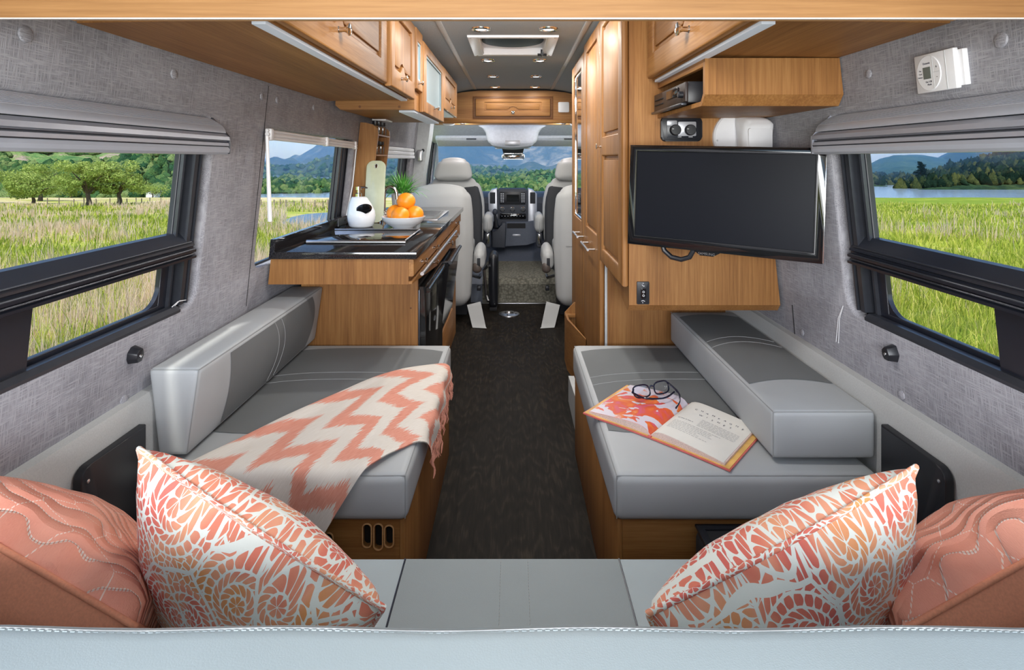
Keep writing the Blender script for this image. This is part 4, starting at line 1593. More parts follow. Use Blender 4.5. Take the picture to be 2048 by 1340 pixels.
def bench(sg, xi, label_seat, label_base):
    """xi: aisle edge of the cushion"""
    x0, x1 = sorted((sg * xi, sg * 0.872))
    y0, y1, z0, z1 = 1.365, 2.325, 0.336, 0.450
    bz_ = 0.012
    base = thing('bench', label_base, 'bench', (sg * 0.57, 1.86, 0))
    bi = xi + 0.022
    bx0, bx1 = sorted((sg * bi, sg * 0.866))
    bm = nb(); box(bm, bx0, bx1, 1.40, 2.34, 0.0, 0.333)
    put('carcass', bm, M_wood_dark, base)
    bm = nb(); box(bm, min(sg * bi, sg * (bi - 0.012)), max(sg * bi, sg * (bi - 0.012)), 1.382, 2.34, 0.0, 0.334, 0.002)
    put('aisle_panel', bm, M_wood_z, base)
    fp = curve_sheet([(bx0, 0.0), (bx1, 0.0), (bx1, 0.333), (bx0, 0.333)], [rrect(sg * xx - 0.0095, sg * xx + 0.0095, za, zb, 0.009, 4) for xx, za, zb in SLOTS] if sg < 0 else [], 0.015, 0.001)
    bmesh.ops.transform(fp, matrix=MY(1.391), verts=fp.verts)
    put('end_panel', fp, M_wood_x, base)
    if sg < 0:
        for xx, za, zb in SLOTS:
            rg = curve_sheet(rrect(sg * xx - 0.0125, sg * xx + 0.0125, za - 0.003, zb + 0.003, 0.012, 4), [rrect(sg * xx - 0.009, sg * xx + 0.009, za, zb, 0.0085, 4)], 0.004, 0.001)
            bmesh.ops.transform(rg, matrix=MY(1.3815), verts=rg.verts)
            put('vent_slot', rg, M_wood_beam, base)
            bb = nb(); box(bb, sg * xx - 0.009, sg * xx + 0.009, 1.396, 1.399, za, zb)
            put('slot_shadow', bb, M_blackmatt, base)
    t = base
    bm = nb()
    cushion(bm, x0, x1, y0, y1, z0, z1, 0.020, (0.004, 0.005, bz_), 12)
    body = put('seat_cushion', bm, M_vinyl, t, smooth=60)
    cxx, hx, cyy, hy = (x0 + x1) / 2, (x1 - x0) / 2, (y0 + y1) / 2, (y1 - y0) / 2
    def fz(x, y, off):
        u, w = (x - cxx) / hx, (y - cyy) / hy
        return Vector((x, y, z1 + bz_ * max(1 - u * u, 0) * max(1 - w * w, 0) + off))
    a, b = x0 + 0.022, x1 - 0.022
    put('centre_panel', top_panel(fz, a, b, 1.585, 2.235, 0.03, 0.035, bow=4), M_suede, body, smooth=60)
    for y in (1.90, 1.965):
        put('stitching', seam(fz, a, b, y, 0.025, bow=4), M_stitch, body)
    # piped seam round the top
    q = 0.0065
    pts = [(x0 + q, y0 + q), (x1 - q, y0 + q), (x1 - q, y1 - q), (x0 + q, y1 - q)]
    loop = []
    for k in range(4):
        p, r = Vector((*pts[k], z1 - q)), Vector((*pts[(k + 1) % 4], z1 - q))
        loop += [p.lerp(r, m / 10) for m in range(10)]
    bm = nb(); tube(bm, [Vector((p.x, p.y, p.z + 0.001)) for p in loop], 0.0017, 5, closed=True)
    put('piping', bm, M_seam, body)
    for sx in (x0 + q, x1 - q):
        bm = nb(); tube(bm, [(sx, y0 + q, z1 - q), (sx, y0 + q - 0.001, (z0 + z1) / 2), (sx, y0 + q, z0 + q)], 0.0014, 5)
        put('corner_seam', bm, M_seam, body)
    return t


SLOTS = [(0.445, 0.262, 0.30), (0.352, 0.268, 0.322), (0.325, 0.262, 0.322), (0.299, 0.268, 0.318)]
bl = bench(-1, 0.252, '', 'left grey cushioned bench on a wooden base, partly covered by the throw')
bench(1, 0.240, '', 'right grey cushioned bench on a wooden base, with the open book on it')

# left backrest, upright against the wall
t = bl
x0, x1, y0, y1, z0, z1 = -0.905, -0.775, 1.42, 2.345, 0.4655, 0.682
xa_ = x0
SH = lambda z: -0.107 * (z - 0.57) * -1
bm = nb()
cushion(bm, x0, x1, y0, y1, z0, z1, 0.014, (0.012, 0.003, 0.006), 12)
def shear(v):
    k = min(max((v.x - xa_) / 0.13, 0), 1)
    v.x += (-0.125 + 0.275 * k) * (v.z - 0.682)
    return v
for v in bm.verts:
    shear(v.co)
body = put('backrest', bm, M_vinyl, t, smooth=60)
cyy, hy, czz, hz = (y0 + y1) / 2, (y1 - y0) / 2, (z0 + z1) / 2, (z1 - z0) / 2
def fzb(z, y, off):
    u, w = (z - czz) / hz, (y - cyy) / hy
    return shear(Vector((x1 + 0.012 * max(1 - u * u, 0) * max(1 - w * w, 0) + off, y, z)))
put('centre_panel', top_panel(fzb, z0 + 0.012, z1 - 0.012, 1.575, 2.215, -0.012, 0.055, bow=2), M_suede, body, smooth=60)
for y in (1.865, 1.915):
    put('stitching', seam(fzb, z0 + 0.015, z1 - 0.014, y, 0.04), M_stitch, body)
bm = nb(); tube(bm, [fzb(z1 - 0.004, y, -0.003) for y in np.linspace(y0 + 0.006, y1 - 0.006, 12)], 0.0015, 5)
put('piping', bm, M_seam, body)
bm = nb(); tube(bm, [fzb(z, y0 + 0.004, -0.004) for z in np.linspace(z0 + 0.006, z1 - 0.004, 6)], 0.0015, 5)
put('piping', bm, M_seam, body)
bm = nb(); tube(bm, [shear(Vector((x, y0 + 0.004, z1 - 0.004))) for x in np.linspace(x0 + 0.006, x1 - 0.004, 5)], 0.0015, 5)
put('piping', bm, M_seam, body)

# loose cushion lying on the right bench
t = thing('loose_cushion', 'long grey backrest cushion lying flat on the right bench against the wall', 'cushion', (0.76, 1.87, 0.465))
x0, x1, y0, y1, z0, z1 = 0.634, 0.888, 1.408, 2.325, 0.4645, 0.582
bm = nb()
cushion(bm, x0, x1, y0, y1, z0, z1, 0.012, (0.004, 0.004, 0.010), 12)
body = put('cushion_body', bm, M_vinyl, t, smooth=60)
cx2, hx2, cy2, hy2 = (x0 + x1) / 2, (x1 - x0) / 2, (y0 + y1) / 2, (y1 - y0) / 2
def fzl(x, y, off):
    u, w = (x - cx2) / hx2, (y - cy2) / hy2
    return Vector((x, y, z1 + 0.010 * max(1 - u * u, 0) * max(1 - w * w, 0) + off))
put('centre_panel', top_panel(fzl, x0 + 0.012, x1 - 0.012, 1.575, 2.24, -0.02, 0.035), M_suede, t, smooth=60)
for y in (1.875, 1.93):
    put('stitching', seam(fzl, x0 + 0.014, x1 - 0.014, y, 0.035), M_stitch, body)
for a, b in (((x0, y0), (x1, y0)), ((x0, y0), (x0, y1))):
    q = 0.004
    bm = nb(); tube(bm, [(a[0] + q, a[1] + q, z1 - q + 0.001), ((a[0] + b[0]) / 2 + q * (a[0] == b[0]), (a[1] + b[1]) / 2 + q * (a[1] == b[1]), z1 - q + 0.001), (b[0] + q * (1 if b[0] < 0.8 else -1), b[1] + q, z1 - q + 0.001)], 0.0015, 5)
    put('piping', bm, M_seam, body)
bm = nb(); tube(bm, [(x0 + 0.004, y0 + 0.004, z1 - 0.004), (x0 + 0.003, y0 + 0.003, (z0 + z1) / 2), (x0 + 0.004, y0 + 0.004, z0 + 0.004)], 0.0015, 5)
put('piping', bm, M_seam, body)

# dark canister and hose under the benches' near ends
t = thing('canister', 'dark round canister on the floor below the left bench end', 'canister', (-0.46, 1.345, 0.0))
bm = nb(); lathe(bm, [(0, 0), (0.028, 0), (0.030, 0.004), (0.030, 0.30), (0.024, 0.31), (0, 0.312)], (-0.455, 1.345, 0.0), seg=20)
put('canister_body', bm, M_winframe, t)
bm = nb(); lathe(bm, [(0.031, 0.27), (0.0315, 0.272), (0.0315, 0.29), (0.031, 0.292)], (-0.455, 1.345, 0.0), seg=20)
put('band', bm, M_winframe2, t)
t = thing('black_bin', 'black box on the floor under the near end of the right bench', 'box', (0.57, 1.3, 0))
bm = nb(); cushion(bm, 0.43, 0.72, 1.22, 1.372, 0.002, 0.325, 0.02, (0, 0, 0), 3)
put('bin_body', bm, M_blackmatt, t)
bm = nb(); ring(bm, (0.432, 0.718, 1.222, 1.37), (0.45, 0.70, 1.24, 1.352), 0, 0.006, MZ(0.3255), 0.002)
put('bin_rim', bm, M_black, t)

# ------------------------------------------------------------------ rear couch
t = thing('rear_couch', 'pale blue grey vinyl couch across the bottom of the photo with pillows on it', 'couch', (0, 0.7, 0))
bm = nb(); box(bm, -0.85, 0.85, 0.34, 1.05, 0.0, 0.335)
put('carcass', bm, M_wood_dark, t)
bm = nb(); box(bm, -0.85, 0.85, 1.0505, 1.062, 0.0, 0.333, 0.002)
put('front_board', bm, M_wood_x, t)
bm = nb()
cushion(bm, -0.868, 0.868, 0.36, 1.088, 0.336, 0.450, 0.016, (0, 0.003, 0.004), 14)
body = put('seat_cushion', bm, M_vinyl_couch, t, smooth=60)
def fzc(x, y, off):
    u, w = x / 0.868, (y - 0.724) / 0.364
    return Vector((x, y, 0.450 + 0.004 * (1 - u * u) * max(1 - w * w, 0) + off))
bm = nb()
patch(bm, lambda a, b: fzc(-0.2025 + 0.4 * a, 0.38 + 0.696 * b, 0.0012), 8, 12)
put('centre_panel', bm, M_suede_couch, body, smooth=60)
for x in (-0.2025, 0.1975):
    bm = nb(); tube(bm, [fzc(x, y, 0.0012) for y in np.linspace(0.38, 1.076, 8)], 0.0018, 5)
    put('panel_seam', bm, M_winframe2, body)
for x in (-0.0235, 0.0265):
    bm = nb()
    for k in range(90):
        y = 0.39 + k * 0.0076
        a, b = fzc(x, y, 0.0014), fzc(x, y + 0.0046, 0.0014)
        tube(bm, [a, b], 0.0006, 4)
    put('stitching', bm, M_stitch, body, kind='stuff')
bm = nb()
def sag(o, u):
    return Vector((o.x, o.y, o.z + 0.0045 * u.z * abs(u.x) ** 3 + 0.0016 * u.z * math.sin(o.x * 23)))
cushion(bm, -0.872, 0.872, 0.30, 0.5315, 0.462, 0.781, 0.026, (0, 0.003, 0.003), 26, deform=sag)
body = put('backrest', bm, M_vinyl_couch, t, smooth=60)
bm = nb()
for k in range(250):
    x = -0.862 + k * 0.0069
    zz = 0.781 + 0.0045 * (abs(x) / 0.872) ** 3 + 0.0016 * math.sin(x * 23) + 0.0001
    tube(bm, [(x, 0.5095, zz), (x + 0.0042, 0.5095, zz)], 0.0006, 4)
put('stitching', bm, plain('grey_blue_thread', (0.30, 0.35, 0.37), 0.8), body, kind='stuff')
bm = nb()
tube(bm, [(x, 0.5122, 0.781 + 0.0045 * (abs(x) / 0.872) ** 3 + 0.0016 * math.sin(x * 23) - 0.0006) for x in np.linspace(-0.86, 0.86, 60)], 0.0013, 5)
put('seam_line', bm, M_seam, body)
# ------------------------------------------------------------------ printed and quilted cloth
def m_uv(m, scale):
    return m.coord('UV', scale=scale)


def print_mat():
    """coral and orange block print: white lace lines in medallions, scallops and bars"""
    m = Mat('coral_lace_print')
    uv = m.coord('UV', scale=(1, 1, 1))
    wob = m.n('ShaderNodeTexNoise', None, Scale=9.0, Detail=1.0)
    m.t.links.new(uv, wob.inputs['Vector'])
    off = m.n('ShaderNodeVectorMath', {'operation': 'MULTIPLY_ADD'})
    m.t.links.new(wob.outputs['Color'], off.inputs[0])
    off.inputs[1].default_value = (0.02, 0.02, 0)
    m.t.links.new(uv, off.inputs[2])
    uvw = off.outputs[0]
    big = m.n('ShaderNodeTexVoronoi', {'voronoi_dimensions': '2D'}, Scale=4.3, Randomness=0.85)
    m.t.links.new(uvw, big.inputs['Vector'])
    edge = m.n('ShaderNodeTexVoronoi', {'voronoi_dimensions': '2D', 'feature': 'DISTANCE_TO_EDGE'}, Scale=4.3, Randomness=0.85)
    m.t.links.new(uvw, edge.inputs['Vector'])
    # polar coordinates about each medallion centre
    d = m.n('ShaderNodeVectorMath', {'operation': 'SUBTRACT'})
    m.t.links.new(uvw, d.inputs[0])
    m.t.links.new(big.outputs['Position'], d.inputs[1])
    sp = m.n('ShaderNodeSeparateXYZ')
    m.t.links.new(d.outputs[0], sp.inputs[0])
    th = m.math('ARCTAN2', sp.outputs[1], sp.outputs[0])
    r = m.math('LENGTH', 0) if False else m.n('ShaderNodeVectorMath', {'operation': 'LENGTH'})
    m.t.links.new(d.outputs[0], r.inputs[0])
    r = r.outputs['Value']
    cellr = m.n('ShaderNodeSeparateColor')
    m.t.links.new(big.outputs['Color'], cellr.inputs[0])
    # rings, about one every 0.045 of the cushion's side
    q = m.math('MULTIPLY', r, 29.0)
    ringf = m.math('FRACT', q)
    ringi = m.math('FLOOR', q)
    ring_line = m.math('LESS_THAN', m.math('ABSOLUTE', m.math('SUBTRACT', ringf, 0.5)), 0.40)
    # spokes / petals in each ring, count grows with the ring
    cnt = m.math('ADD', m.math('MULTIPLY', ringi, 6.0), 7.0)
    ang = m.math('ADD', m.math('MULTIPLY', m.math('ADD', m.math('DIVIDE', th, 2 * PI), 0.5), cnt), m.math('MULTIPLY', ringi, 0.37))
    sw = m.math('MULTIPLY', m.math('SUBTRACT', ringf, 0.5), m.math('MULTIPLY', m.math('SINE', m.math('MULTIPLY', ringi, 2.1)), 1.4))
    pet = m.math('ABSOLUTE', m.math('SUBTRACT', m.math('FRACT', m.math('ADD', ang, sw)), 0.5))
    lens = m.math('SUBTRACT', 0.445, m.math('MULTIPLY', m.math('POWER', m.math('ABSOLUTE', m.math('SUBTRACT', ringf, 0.5)), 2.0), 1.0))
    petal = m.math('LESS_THAN', pet, lens)
    rings = m.math('MULTIPLY', ring_line, petal)
    # bars in the gaps between medallions
    w = m.n('ShaderNodeTexVoronoi', {'voronoi_dimensions': '2D', 'feature': 'DISTANCE_TO_EDGE'}, Scale=36.0, Randomness=0.8)
    m.t.links.new(uvw, w.inputs['Vector'])
    lace = m.math('GREATER_THAN', w.outputs['Distance'], 0.085)
    far = m.math('GREATER_THAN', r, m.math('ADD', 0.13, m.math('MULTIPLY', cellr.outputs[0], 0.08)))
    pat = m.math('ADD', m.math('MULTIPLY', rings, m.math('SUBTRACT', 1.0, far)), m.math('MULTIPLY', lace, far))
    pat = m.math('MULTIPLY', pat, m.math('GREATER_THAN', edge.outputs['Distance'], 0.028))
    tone = m.noise(uv, 4.2, 2)
    col = m.ramp(tone, [(0.34, (0.66, 0.15, 0.12)), (0.46, (0.74, 0.21, 0.14)), (0.56, (0.82, 0.36, 0.22)), (0.68, (0.76, 0.32, 0.12))])
    c = m.mix(pat, (0.80, 0.80, 0.73), col)
    wv = m.noise(m.coord('UV', scale=(300, 300, 1)), 1.0, 1)
    m.bump(wv, 0.15, 0.001)
    return m.done(c, 0.85, spec=0.2)


def quilt_mat():
    m = Mat('quilted_coral_cloth')
    uv = m.coord('UV')
    n1 = m.n('ShaderNodeTexNoise', None, Scale=3.2, Detail=1.0)
    m.t.links.new(uv, n1.inputs['Vector'])
    sp = m.n('ShaderNodeSeparateXYZ')
    m.t.links.new(uv, sp.inputs[0])
    f = m.math('ADD', m.math('MULTIPLY', sp.outputs[1], 20.0), m.math('MULTIPLY', n1.outputs['Fac'], 6.5))
    fr = m.math('ABSOLUTE', m.math('SUBTRACT', m.math('FRACT', f), 0.5))
    puff = m.math('POWER', m.math('SUBTRACT', 1.0, m.math('MULTIPLY', fr, 2.0)), 0.5)
    v = m.n('ShaderNodeTexVoronoi', {'voronoi_dimensions': '2D', 'feature': 'DISTANCE_TO_EDGE'}, Scale=9.0)
    v2 = m.n('ShaderNodeMapping')
    v2.inputs['Scale'].default_value = (0.6, 1.5, 1)
    m.t.links.new(uv, v2.inputs[0])
    m.t.links.new(v2.outputs[0], v.inputs['Vector'])
    line = m.math('GREATER_THAN', fr, 0.462)
    line2 = m.math('LESS_THAN', v.outputs['Distance'], 0.013)
    dash = m.math('GREATER_THAN', m.math('FRACT', m.math('MULTIPLY', m.math('ADD', sp.outputs[0], sp.outputs[1]), 78.0)), 0.38)
    st = m.math('MULTIPLY', m.math('MAXIMUM', line, line2), dash)
    tone = m.noise(uv, 5, 3)
    col = m.ramp(tone, [(0.3, (0.76, 0.29, 0.20)), (0.7, (0.84, 0.38, 0.27))])
    c = m.mix(m.math('MULTIPLY', st, 0.85), col, (0.86, 0.70, 0.60))
    weave = m.noise(m.coord('UV', scale=(260, 260, 1)), 1.0, 1)
    h = m.math('ADD', puff, m.math('MULTIPLY', weave, 0.12))
    m.bump(h, 0.8, 0.010)
    return m.done(c, 0.85, spec=0.15)


M_print, M_quilt = print_mat(), quilt_mat()
M_coral_plain = plain('plain_coral_cloth', (0.72, 0.27, 0.15), 0.85, nscale=300, namp=0.08, bump=0.15)


def pillow(name, label, A, e, dwn, size, th, mat, group, seed, piping=None, backmat=None, floor_z=0.456, wall_y=0.537, wall_x=None, wrinkle=0.006, flip=1):
    """square pillow: A is a corner, e runs along its upper seam, dwn down its side"""
    A, e = Vector(A), Vector(e).normalized()
    dwn = Vector(dwn)
    dwn = (dwn - e * dwn.dot(e)).normalized()
    nrm = e.cross(dwn).normalized()
    t = thing(name, label, 'pillow', A + (e + dwn) * size / 2, group)
    n = 34
    def P(u, v, s):
        a, b = 2 * u - 1, 2 * v - 1
        pin = 0.075
        uu = 0.5 + 0.5 * a * (1 - pin * (1 - b * b))
        vv = 0.5 + 0.5 * b * (1 - pin * (1 - a * a))
        h = th * (max(1 - a * a, 0) ** 0.42) * (max(1 - b * b, 0) ** 0.42)
        h *= 1 + 0.12 * mnoise.noise(Vector((u * 3 + seed, v * 3, s * 2)))
        edge = (1 - (max(abs(a), abs(b))) ** 6)
        w = wrinkle * mnoise.noise(Vector((u * 9 + seed, v * 9, s * 5))) * edge
        # pulled creases running in from the corners
        w += 0.6 * wrinkle * math.sin((a - b) * 19 + seed) * (1 - edge + 0.15) * abs(a * b) ** 2
        p = A + e * (uu * size) + dwn * (vv * size) + nrm * (s * (h + w) * 0.5)
        if p.z < floor_z:
            p.z = floor_z + 0.02 * (floor_z - p.z) * 0.2
        if p.y < wall_y and p.z < 0.775:
            p.y = wall_y + 0.001
        if wall_x and abs(p.x) > wall_x:
            p.x = math.copysign(wall_x, p.x)
        return p
    for s, mm, nm in ((flip, mat, 'front_cover'), (-flip, backmat or mat, 'back_cover')):
        bm = nb()
        patch(bm, lambda u, v: P(u, v, s), n, n, uv=lambda u, v: (u + (0 if s > 0 else 1.37) + seed, v + seed * 0.7))
        put(nm, bm, mm, t, smooth=80, recalc=False)
    bm = nb()
    rim = []
    for k in range(40):
        rim.append((k / 40, 0.0))
    for k in range(40):
        rim.append((1.0, k / 40))
    for k in range(40):
        rim.append((1 - k / 40, 1.0))
    for k in range(40):
        rim.append((0.0, 1 - k / 40))
    g = [[None] * 7 for _ in rim]
    pts = [P(u, v, 0) for u, v in rim]
    tube(bm, pts, 0.0042, 8, closed=True)
    lay = bm.loops.layers.uv.verify()
    bm.verts.index_update()
    for f in bm.faces:
        for l in f.loops:
            l[lay].uv = ((l.vert.index // 8) * 0.03 + seed, (l.vert.index % 8) * 0.012)
    put('piping', bm, piping or mat, t, smooth=80)
    return t


pillow('throw_pillow', 'coral lace print pillow at the left leaning on the couch backrest', at(278, 898, 0.80), (0.895, -0.20, -0.395), (-0.202, 0.486, -0.85), 0.40, 0.17, M_print, 'lace print pillows on the rear couch', 0.3)
pillow('throw_pillow', 'coral lace print pillow at the right leaning on the couch backrest', at(1832, 934, 0.80), (-0.905, -0.20, -0.31), (0.202, 0.486, -0.85), 0.425, 0.18, M_print, 'lace print pillows on the rear couch', 4.15)
pillow('throw_pillow', 'solid coral quilted pillow in the far left corner of the couch', at(-225, 965, 0.78), (0.86, -0.10, -0.38), (-0.22, 0.68, -0.66), 0.40, 0.20, M_quilt, 'quilted coral pillows on the rear couch', 5.1, piping=M_coral_plain, backmat=M_coral_plain, wall_x=0.868, wrinkle=0.009)
pillow('throw_pillow', 'solid coral quilted pillow in the far right corner of the couch', at(2300, 985, 0.78), (-0.86, -0.10, -0.36), (0.22, 0.68, -0.66), 0.40, 0.20, M_quilt, 'quilted coral pillows on the rear couch', 7.7, piping=M_coral_plain, backmat=M_coral_plain, wall_x=0.868, wrinkle=0.009, flip=-1)


# ------------------------------------------------------------------ throw blanket
def ikat_mat():
    m = Mat('coral_and_cream_ikat')
    uv = m.coord('UV')
    sp = m.n('ShaderNodeSeparateXYZ')
    m.t.links.new(uv, sp.inputs[0])
    s, v = sp.outputs[0], sp.outputs[1]
    tri = m.math('ABSOLUTE', m.math('SUBTRACT', m.math('FRACT', m.math('MULTIPLY', v, 2.6)), 0.5))
    streak = m.noise(m.coord('UV', scale=(5, 120, 1)), 1.0, 2, 0.7)
    f = m.math('ADD', m.math('MULTIPLY', s, 5.4), m.math('MULTIPLY', tri, 1.35))
    f = m.math('ADD', f, m.math('MULTIPLY', m.math('SUBTRACT', streak, 0.5), 0.55))
    f = m.math('ADD', f, m.math('MULTIPLY', m.noise(uv, 3, 1), 0.35))
    band = m.math('LESS_THAN', m.math('FRACT', f), 0.44)
    tone = m.noise(m.coord('UV', scale=(30, 300, 1)), 1.0, 2)
    col = m.ramp(tone, [(0.3, (0.70, 0.27, 0.19)), (0.7, (0.82, 0.40, 0.30))])
    cream = m.ramp(tone, [(0.3, (0.72, 0.66, 0.58)), (0.7, (0.82, 0.77, 0.70))])
    c = m.mix(band, cream, col)
    m.bump(m.noise(m.coord('UV', scale=(240, 420, 1)), 1.0, 1), 0.25, 0.001)
    return m.done(c, 0.9, spec=0.12)


M_ikat = ikat_mat()
M_fringe = plain('coral_fringe_yarn', (0.72, 0.31, 0.22), 0.9)
T0 = [(-0.83, 1.27), (-0.765, 1.42), (-0.654, 1.61), (-0.527, 1.835), (-0.40, 2.01), (-0.245, 2.09), (-0.205, 2.10)]
T1 = [(-0.58, 1.02), (-0.485, 1.15), (-0.41, 1.27), (-0.345, 1.372), (-0.30, 1.45), (-0.24, 1.535), (-0.165, 1.60)]


def spline(P, f):
    x = f * (len(P) - 1)
    k = min(int(x), len(P) - 2)
    t = x - k
    p = [Vector(P[max(k - 1, 0)]), Vector(P[k]), Vector(P[k + 1]), Vector(P[min(k + 2, len(P) - 1)])]
    return 0.5 * ((2 * p[1]) + (p[2] - p[0]) * t + (2 * p[0] - 5 * p[1] + 4 * p[2] - p[3]) * t * t + (3 * p[1] - p[0] - 3 * p[2] + p[3]) * t ** 3)


def fold(d, r):
    if d <= 0:
        return d, 0.0
    a = d / r
    if a < PI / 2:
        return r * math.sin(a), -r * (1 - math.cos(a))
    return r + 0.04 * (d - r * PI / 2), -r - (d - r * PI / 2)


def throw_pt(s, t, lift=0.0):
    s = max(min(s, 1), 0)
    p = spline(T0, s).lerp(spline(T1, s), t)
    z = 0.450 + 0.0155 * max(0, 1 - ((p.x + 0.56) / 0.31) ** 2) ** 0.5 * 0.8 + 0.004
    x, y = p.x, p.y
    w = 0.0055 * mnoise.noise(Vector((s * 6, t * 4, 0.3))) + 0.0035 * math.sin(t * 11 + s * 7) + 0.006 * math.exp(-((t - 0.03) / 0.05) ** 2) + 0.004 * math.exp(-((t - 0.97) / 0.05) ** 2)
    z += max(w, -0.001) + 0.001 + lift
    dx, dz = fold(x + 0.259, 0.020)
    xx = -0.259 + dx
    z += dz
    if x > -0.259:
        hang = min(1, max(0, x + 0.259) / 0.05)
        xx += 0.006 * hang * math.sin(t * 19) + 0.004 + 0.006 * hang
    ny, nz = fold(1.372 - y, 0.020)
    yy = 1.372 - ny
    z += nz
    if y < 1.372:
        yy -= 0.004 + 0.005 * min(1, (1.372 - y) / 0.06) * (1 + math.sin(xx * 40))
    return Vector((xx, yy, z))


t = thing('throw_blanket', 'coral and cream zigzag throw with fringe spread over the left bench', 'blanket', (-0.5, 1.6, 0.46))
bm = nb()
patch(bm, throw_pt, 90, 44, uv=lambda a, b: (a, b))
bmesh.ops.recalc_face_normals(bm, faces=bm.faces)
b2 = bm.copy()
for v in b2.verts:
    v.co -= v.normal * 0.0035
bmesh.ops.reverse_faces(b2, faces=b2.faces)
join(bm, b2)
put('cloth', bm, M_ikat, t, smooth=80, recalc=False)
bm = nb()
for k in range(46):
    f = (k + 0.5) / 46
    p = throw_pt(1.0, f)
    q = throw_pt(0.985, f)
    dirn = Vector((0.10 * random.uniform(-1, 1) + 0.05, random.uniform(-0.2, 0.2), -1)).normalized()
    L = 0.052 + 0.02 * random.random()
    pts = [q, p]
    for j in range(1, 6):
        pts.append(p + dirn * (L * j / 5) + Vector((0.003 * math.sin(j * 2 + k), 0.003 * math.cos(j * 1.7 + k), 0)))
    tube(bm, pts, [0.002, 0.0024, 0.0022, 0.0026, 0.0022, 0.0028, 0.0012], 5)
put('fringe', bm, M_fringe, t, kind='stuff')

# ------------------------------------------------------------------ open book
S = Vector((0.366, 1.537, 0))
BX, BY = Vector((0.705, -0.709, 0)), Vector((0.66, 0.75, 0))
BW, BH = 0.212, 0.235


def bench_top(x, y):
    u, w = (x - 0.556) / 0.316, (y - 1.845) / 0.48
    return 0.450 + 0.012 * max(1 - u * u, 0) * max(1 - w * w, 0) + 0.0016


def page_z(p):
    a = abs(p) / BW
    return 0.006 + 0.017 * (1 - math.exp(-a * 14)) * (1 - a) ** 0.8 + 0.0035 * (1 - math.exp(-a * 14))


def bpt(p, q, h):
    v = S + BX * p + BY * q
    return Vector((v.x, v.y, bench_top(v.x, v.y) + h))


t = thing('open_book', 'open cookbook with orange picture page lying on the right bench seat', 'book', bpt(0, BH / 2, 0))
def sheet(p0, p1, q0, q1, h0, h1, uv=False, np_=18, nq=4):
    bm = nb()
    top = patch(bm, lambda a, b: bpt(p0 + (p1 - p0) * a, q0 + (q1 - q0) * b, h1(p0 + (p1 - p0) * a)), np_, nq, uv=(lambda a, b: (a, b)) if uv else None)
    bot = patch(bm, lambda a, b: bpt(p0 + (p1 - p0) * a, q0 + (q1 - q0) * b, h0(p0 + (p1 - p0) * a)), np_, nq)
    for (i, j), (k, l) in [((i, 0), (i + 1, 0)) for i in range(np_)] + [((i, nq), (i + 1, nq)) for i in range(np_)] + [((0, j), (0, j + 1)) for j in range(nq)] + [((np_, j), (np_, j + 1)) for j in range(nq)]:
        bm.faces.new((top[i][j], top[k][l], bot[k][l], bot[i][j]))
    return bm


M_cover = plain('coral_book_cover', (0.70, 0.16, 0.14), 0.4)
M_endpaper = plain('yellow_orange_endpaper', (0.78, 0.47, 0.14), 0.6, nscale=12, namp=0.25)
M_paper = plain('cream_paper', (0.80, 0.78, 0.72), 0.7, nscale=8, namp=0.04)
M_page_edge = plain('pale_pink_page_edges', (0.74, 0.58, 0.52), 0.7, nscale=500, namp=0.2)
art = Mat('orange_flower_picture')
auv = art.coord('UV')
a1 = art.noise(auv, 3.0, 3, 0.5, 1.4)
a2 = art.noise(art.coord('UV', scale=(3.4, 5.5, 1), loc=(3, 1, 0)), 1.0, 2, 0.5, 0.8)
asp = art.n('ShaderNodeSeparateXYZ')
art.t.links.new(auv, asp.inputs[0])
acol = art.ramp(a1, [(0.36, (0.72, 0.12, 0.20)), (0.46, (0.78, 0.12, 0.05)), (0.56, (0.85, 0.22, 0.04)), (0.66, (0.80, 0.36, 0.30)), (0.74, (0.85, 0.78, 0.68))], 'EASE')
amask = art.math('GREATER_THAN', art.math('ADD', a2, art.math('MULTIPLY', asp.outputs[1], 0.42)), 0.80)
amask2 = art.math('GREATER_THAN', art.math('SUBTRACT', a2, art.math('MULTIPLY', asp.outputs[1], 0.6)), 0.42)
acol = art.mix(art.math('MAXIMUM', amask, amask2), acol, (0.72, 0.66, 0.74))
M_art = art.done(acol, 0.35)
for s, nm in ((-1, 'left'), (1, 'right')):
    bm = sheet(s * 0.003, s * (BW + 0.010), -0.008, BH + 0.008, lambda p: 0.0, lambda p: 0.003 + 0.0006 * abs(p) / BW, np_=8)
    c = put('hard_cover', bm, M_cover, t)
    bm = sheet(s * 0.006, s * (BW + 0.007), -0.005, BH + 0.005, lambda p: 0.0032 + 0.0006 * abs(p) / BW, lambda p: 0.0042 + 0.0006 * abs(p) / BW, np_=8)
    put('endpaper', bm, M_endpaper, c)
    bm = sheet(0.0, s * BW * 0.97, 0.0, BH, lambda p: 0.0045, lambda p: page_z(p) - 0.0008)
    pb = put('page_block', bm, M_page_edge, t)
    bm = sheet(0.0, s * BW * 0.955, 0.001, BH - 0.001, lambda p: page_z(p) - 0.0006, page_z, uv=True)
    if s < 0:
        for f in bm.faces:
            pass
    pg = put('picture_page' if s < 0 else 'text_page', bm, M_art if s < 0 else M_paper, pb, smooth=60)
bm = sheet(-0.004, 0.004, -0.007, BH + 0.007, lambda p: 0.0003, lambda p: 0.0055, np_=3)
put('spine', bm, M_cover, t)


def flat_text(bm, s, size, p, q, rot=0.0):
    M = Matrix.Rotation(rot, 4, 'Z')
    tb = nb()
    text(tb, s, size, M, 0.0)
    for v in tb.verts:
        pp, qq = p + v.co.x, q + v.co.y
        v.co = bpt(pp, qq, page_z(pp) + 0.0006)
    join(bm, tb)


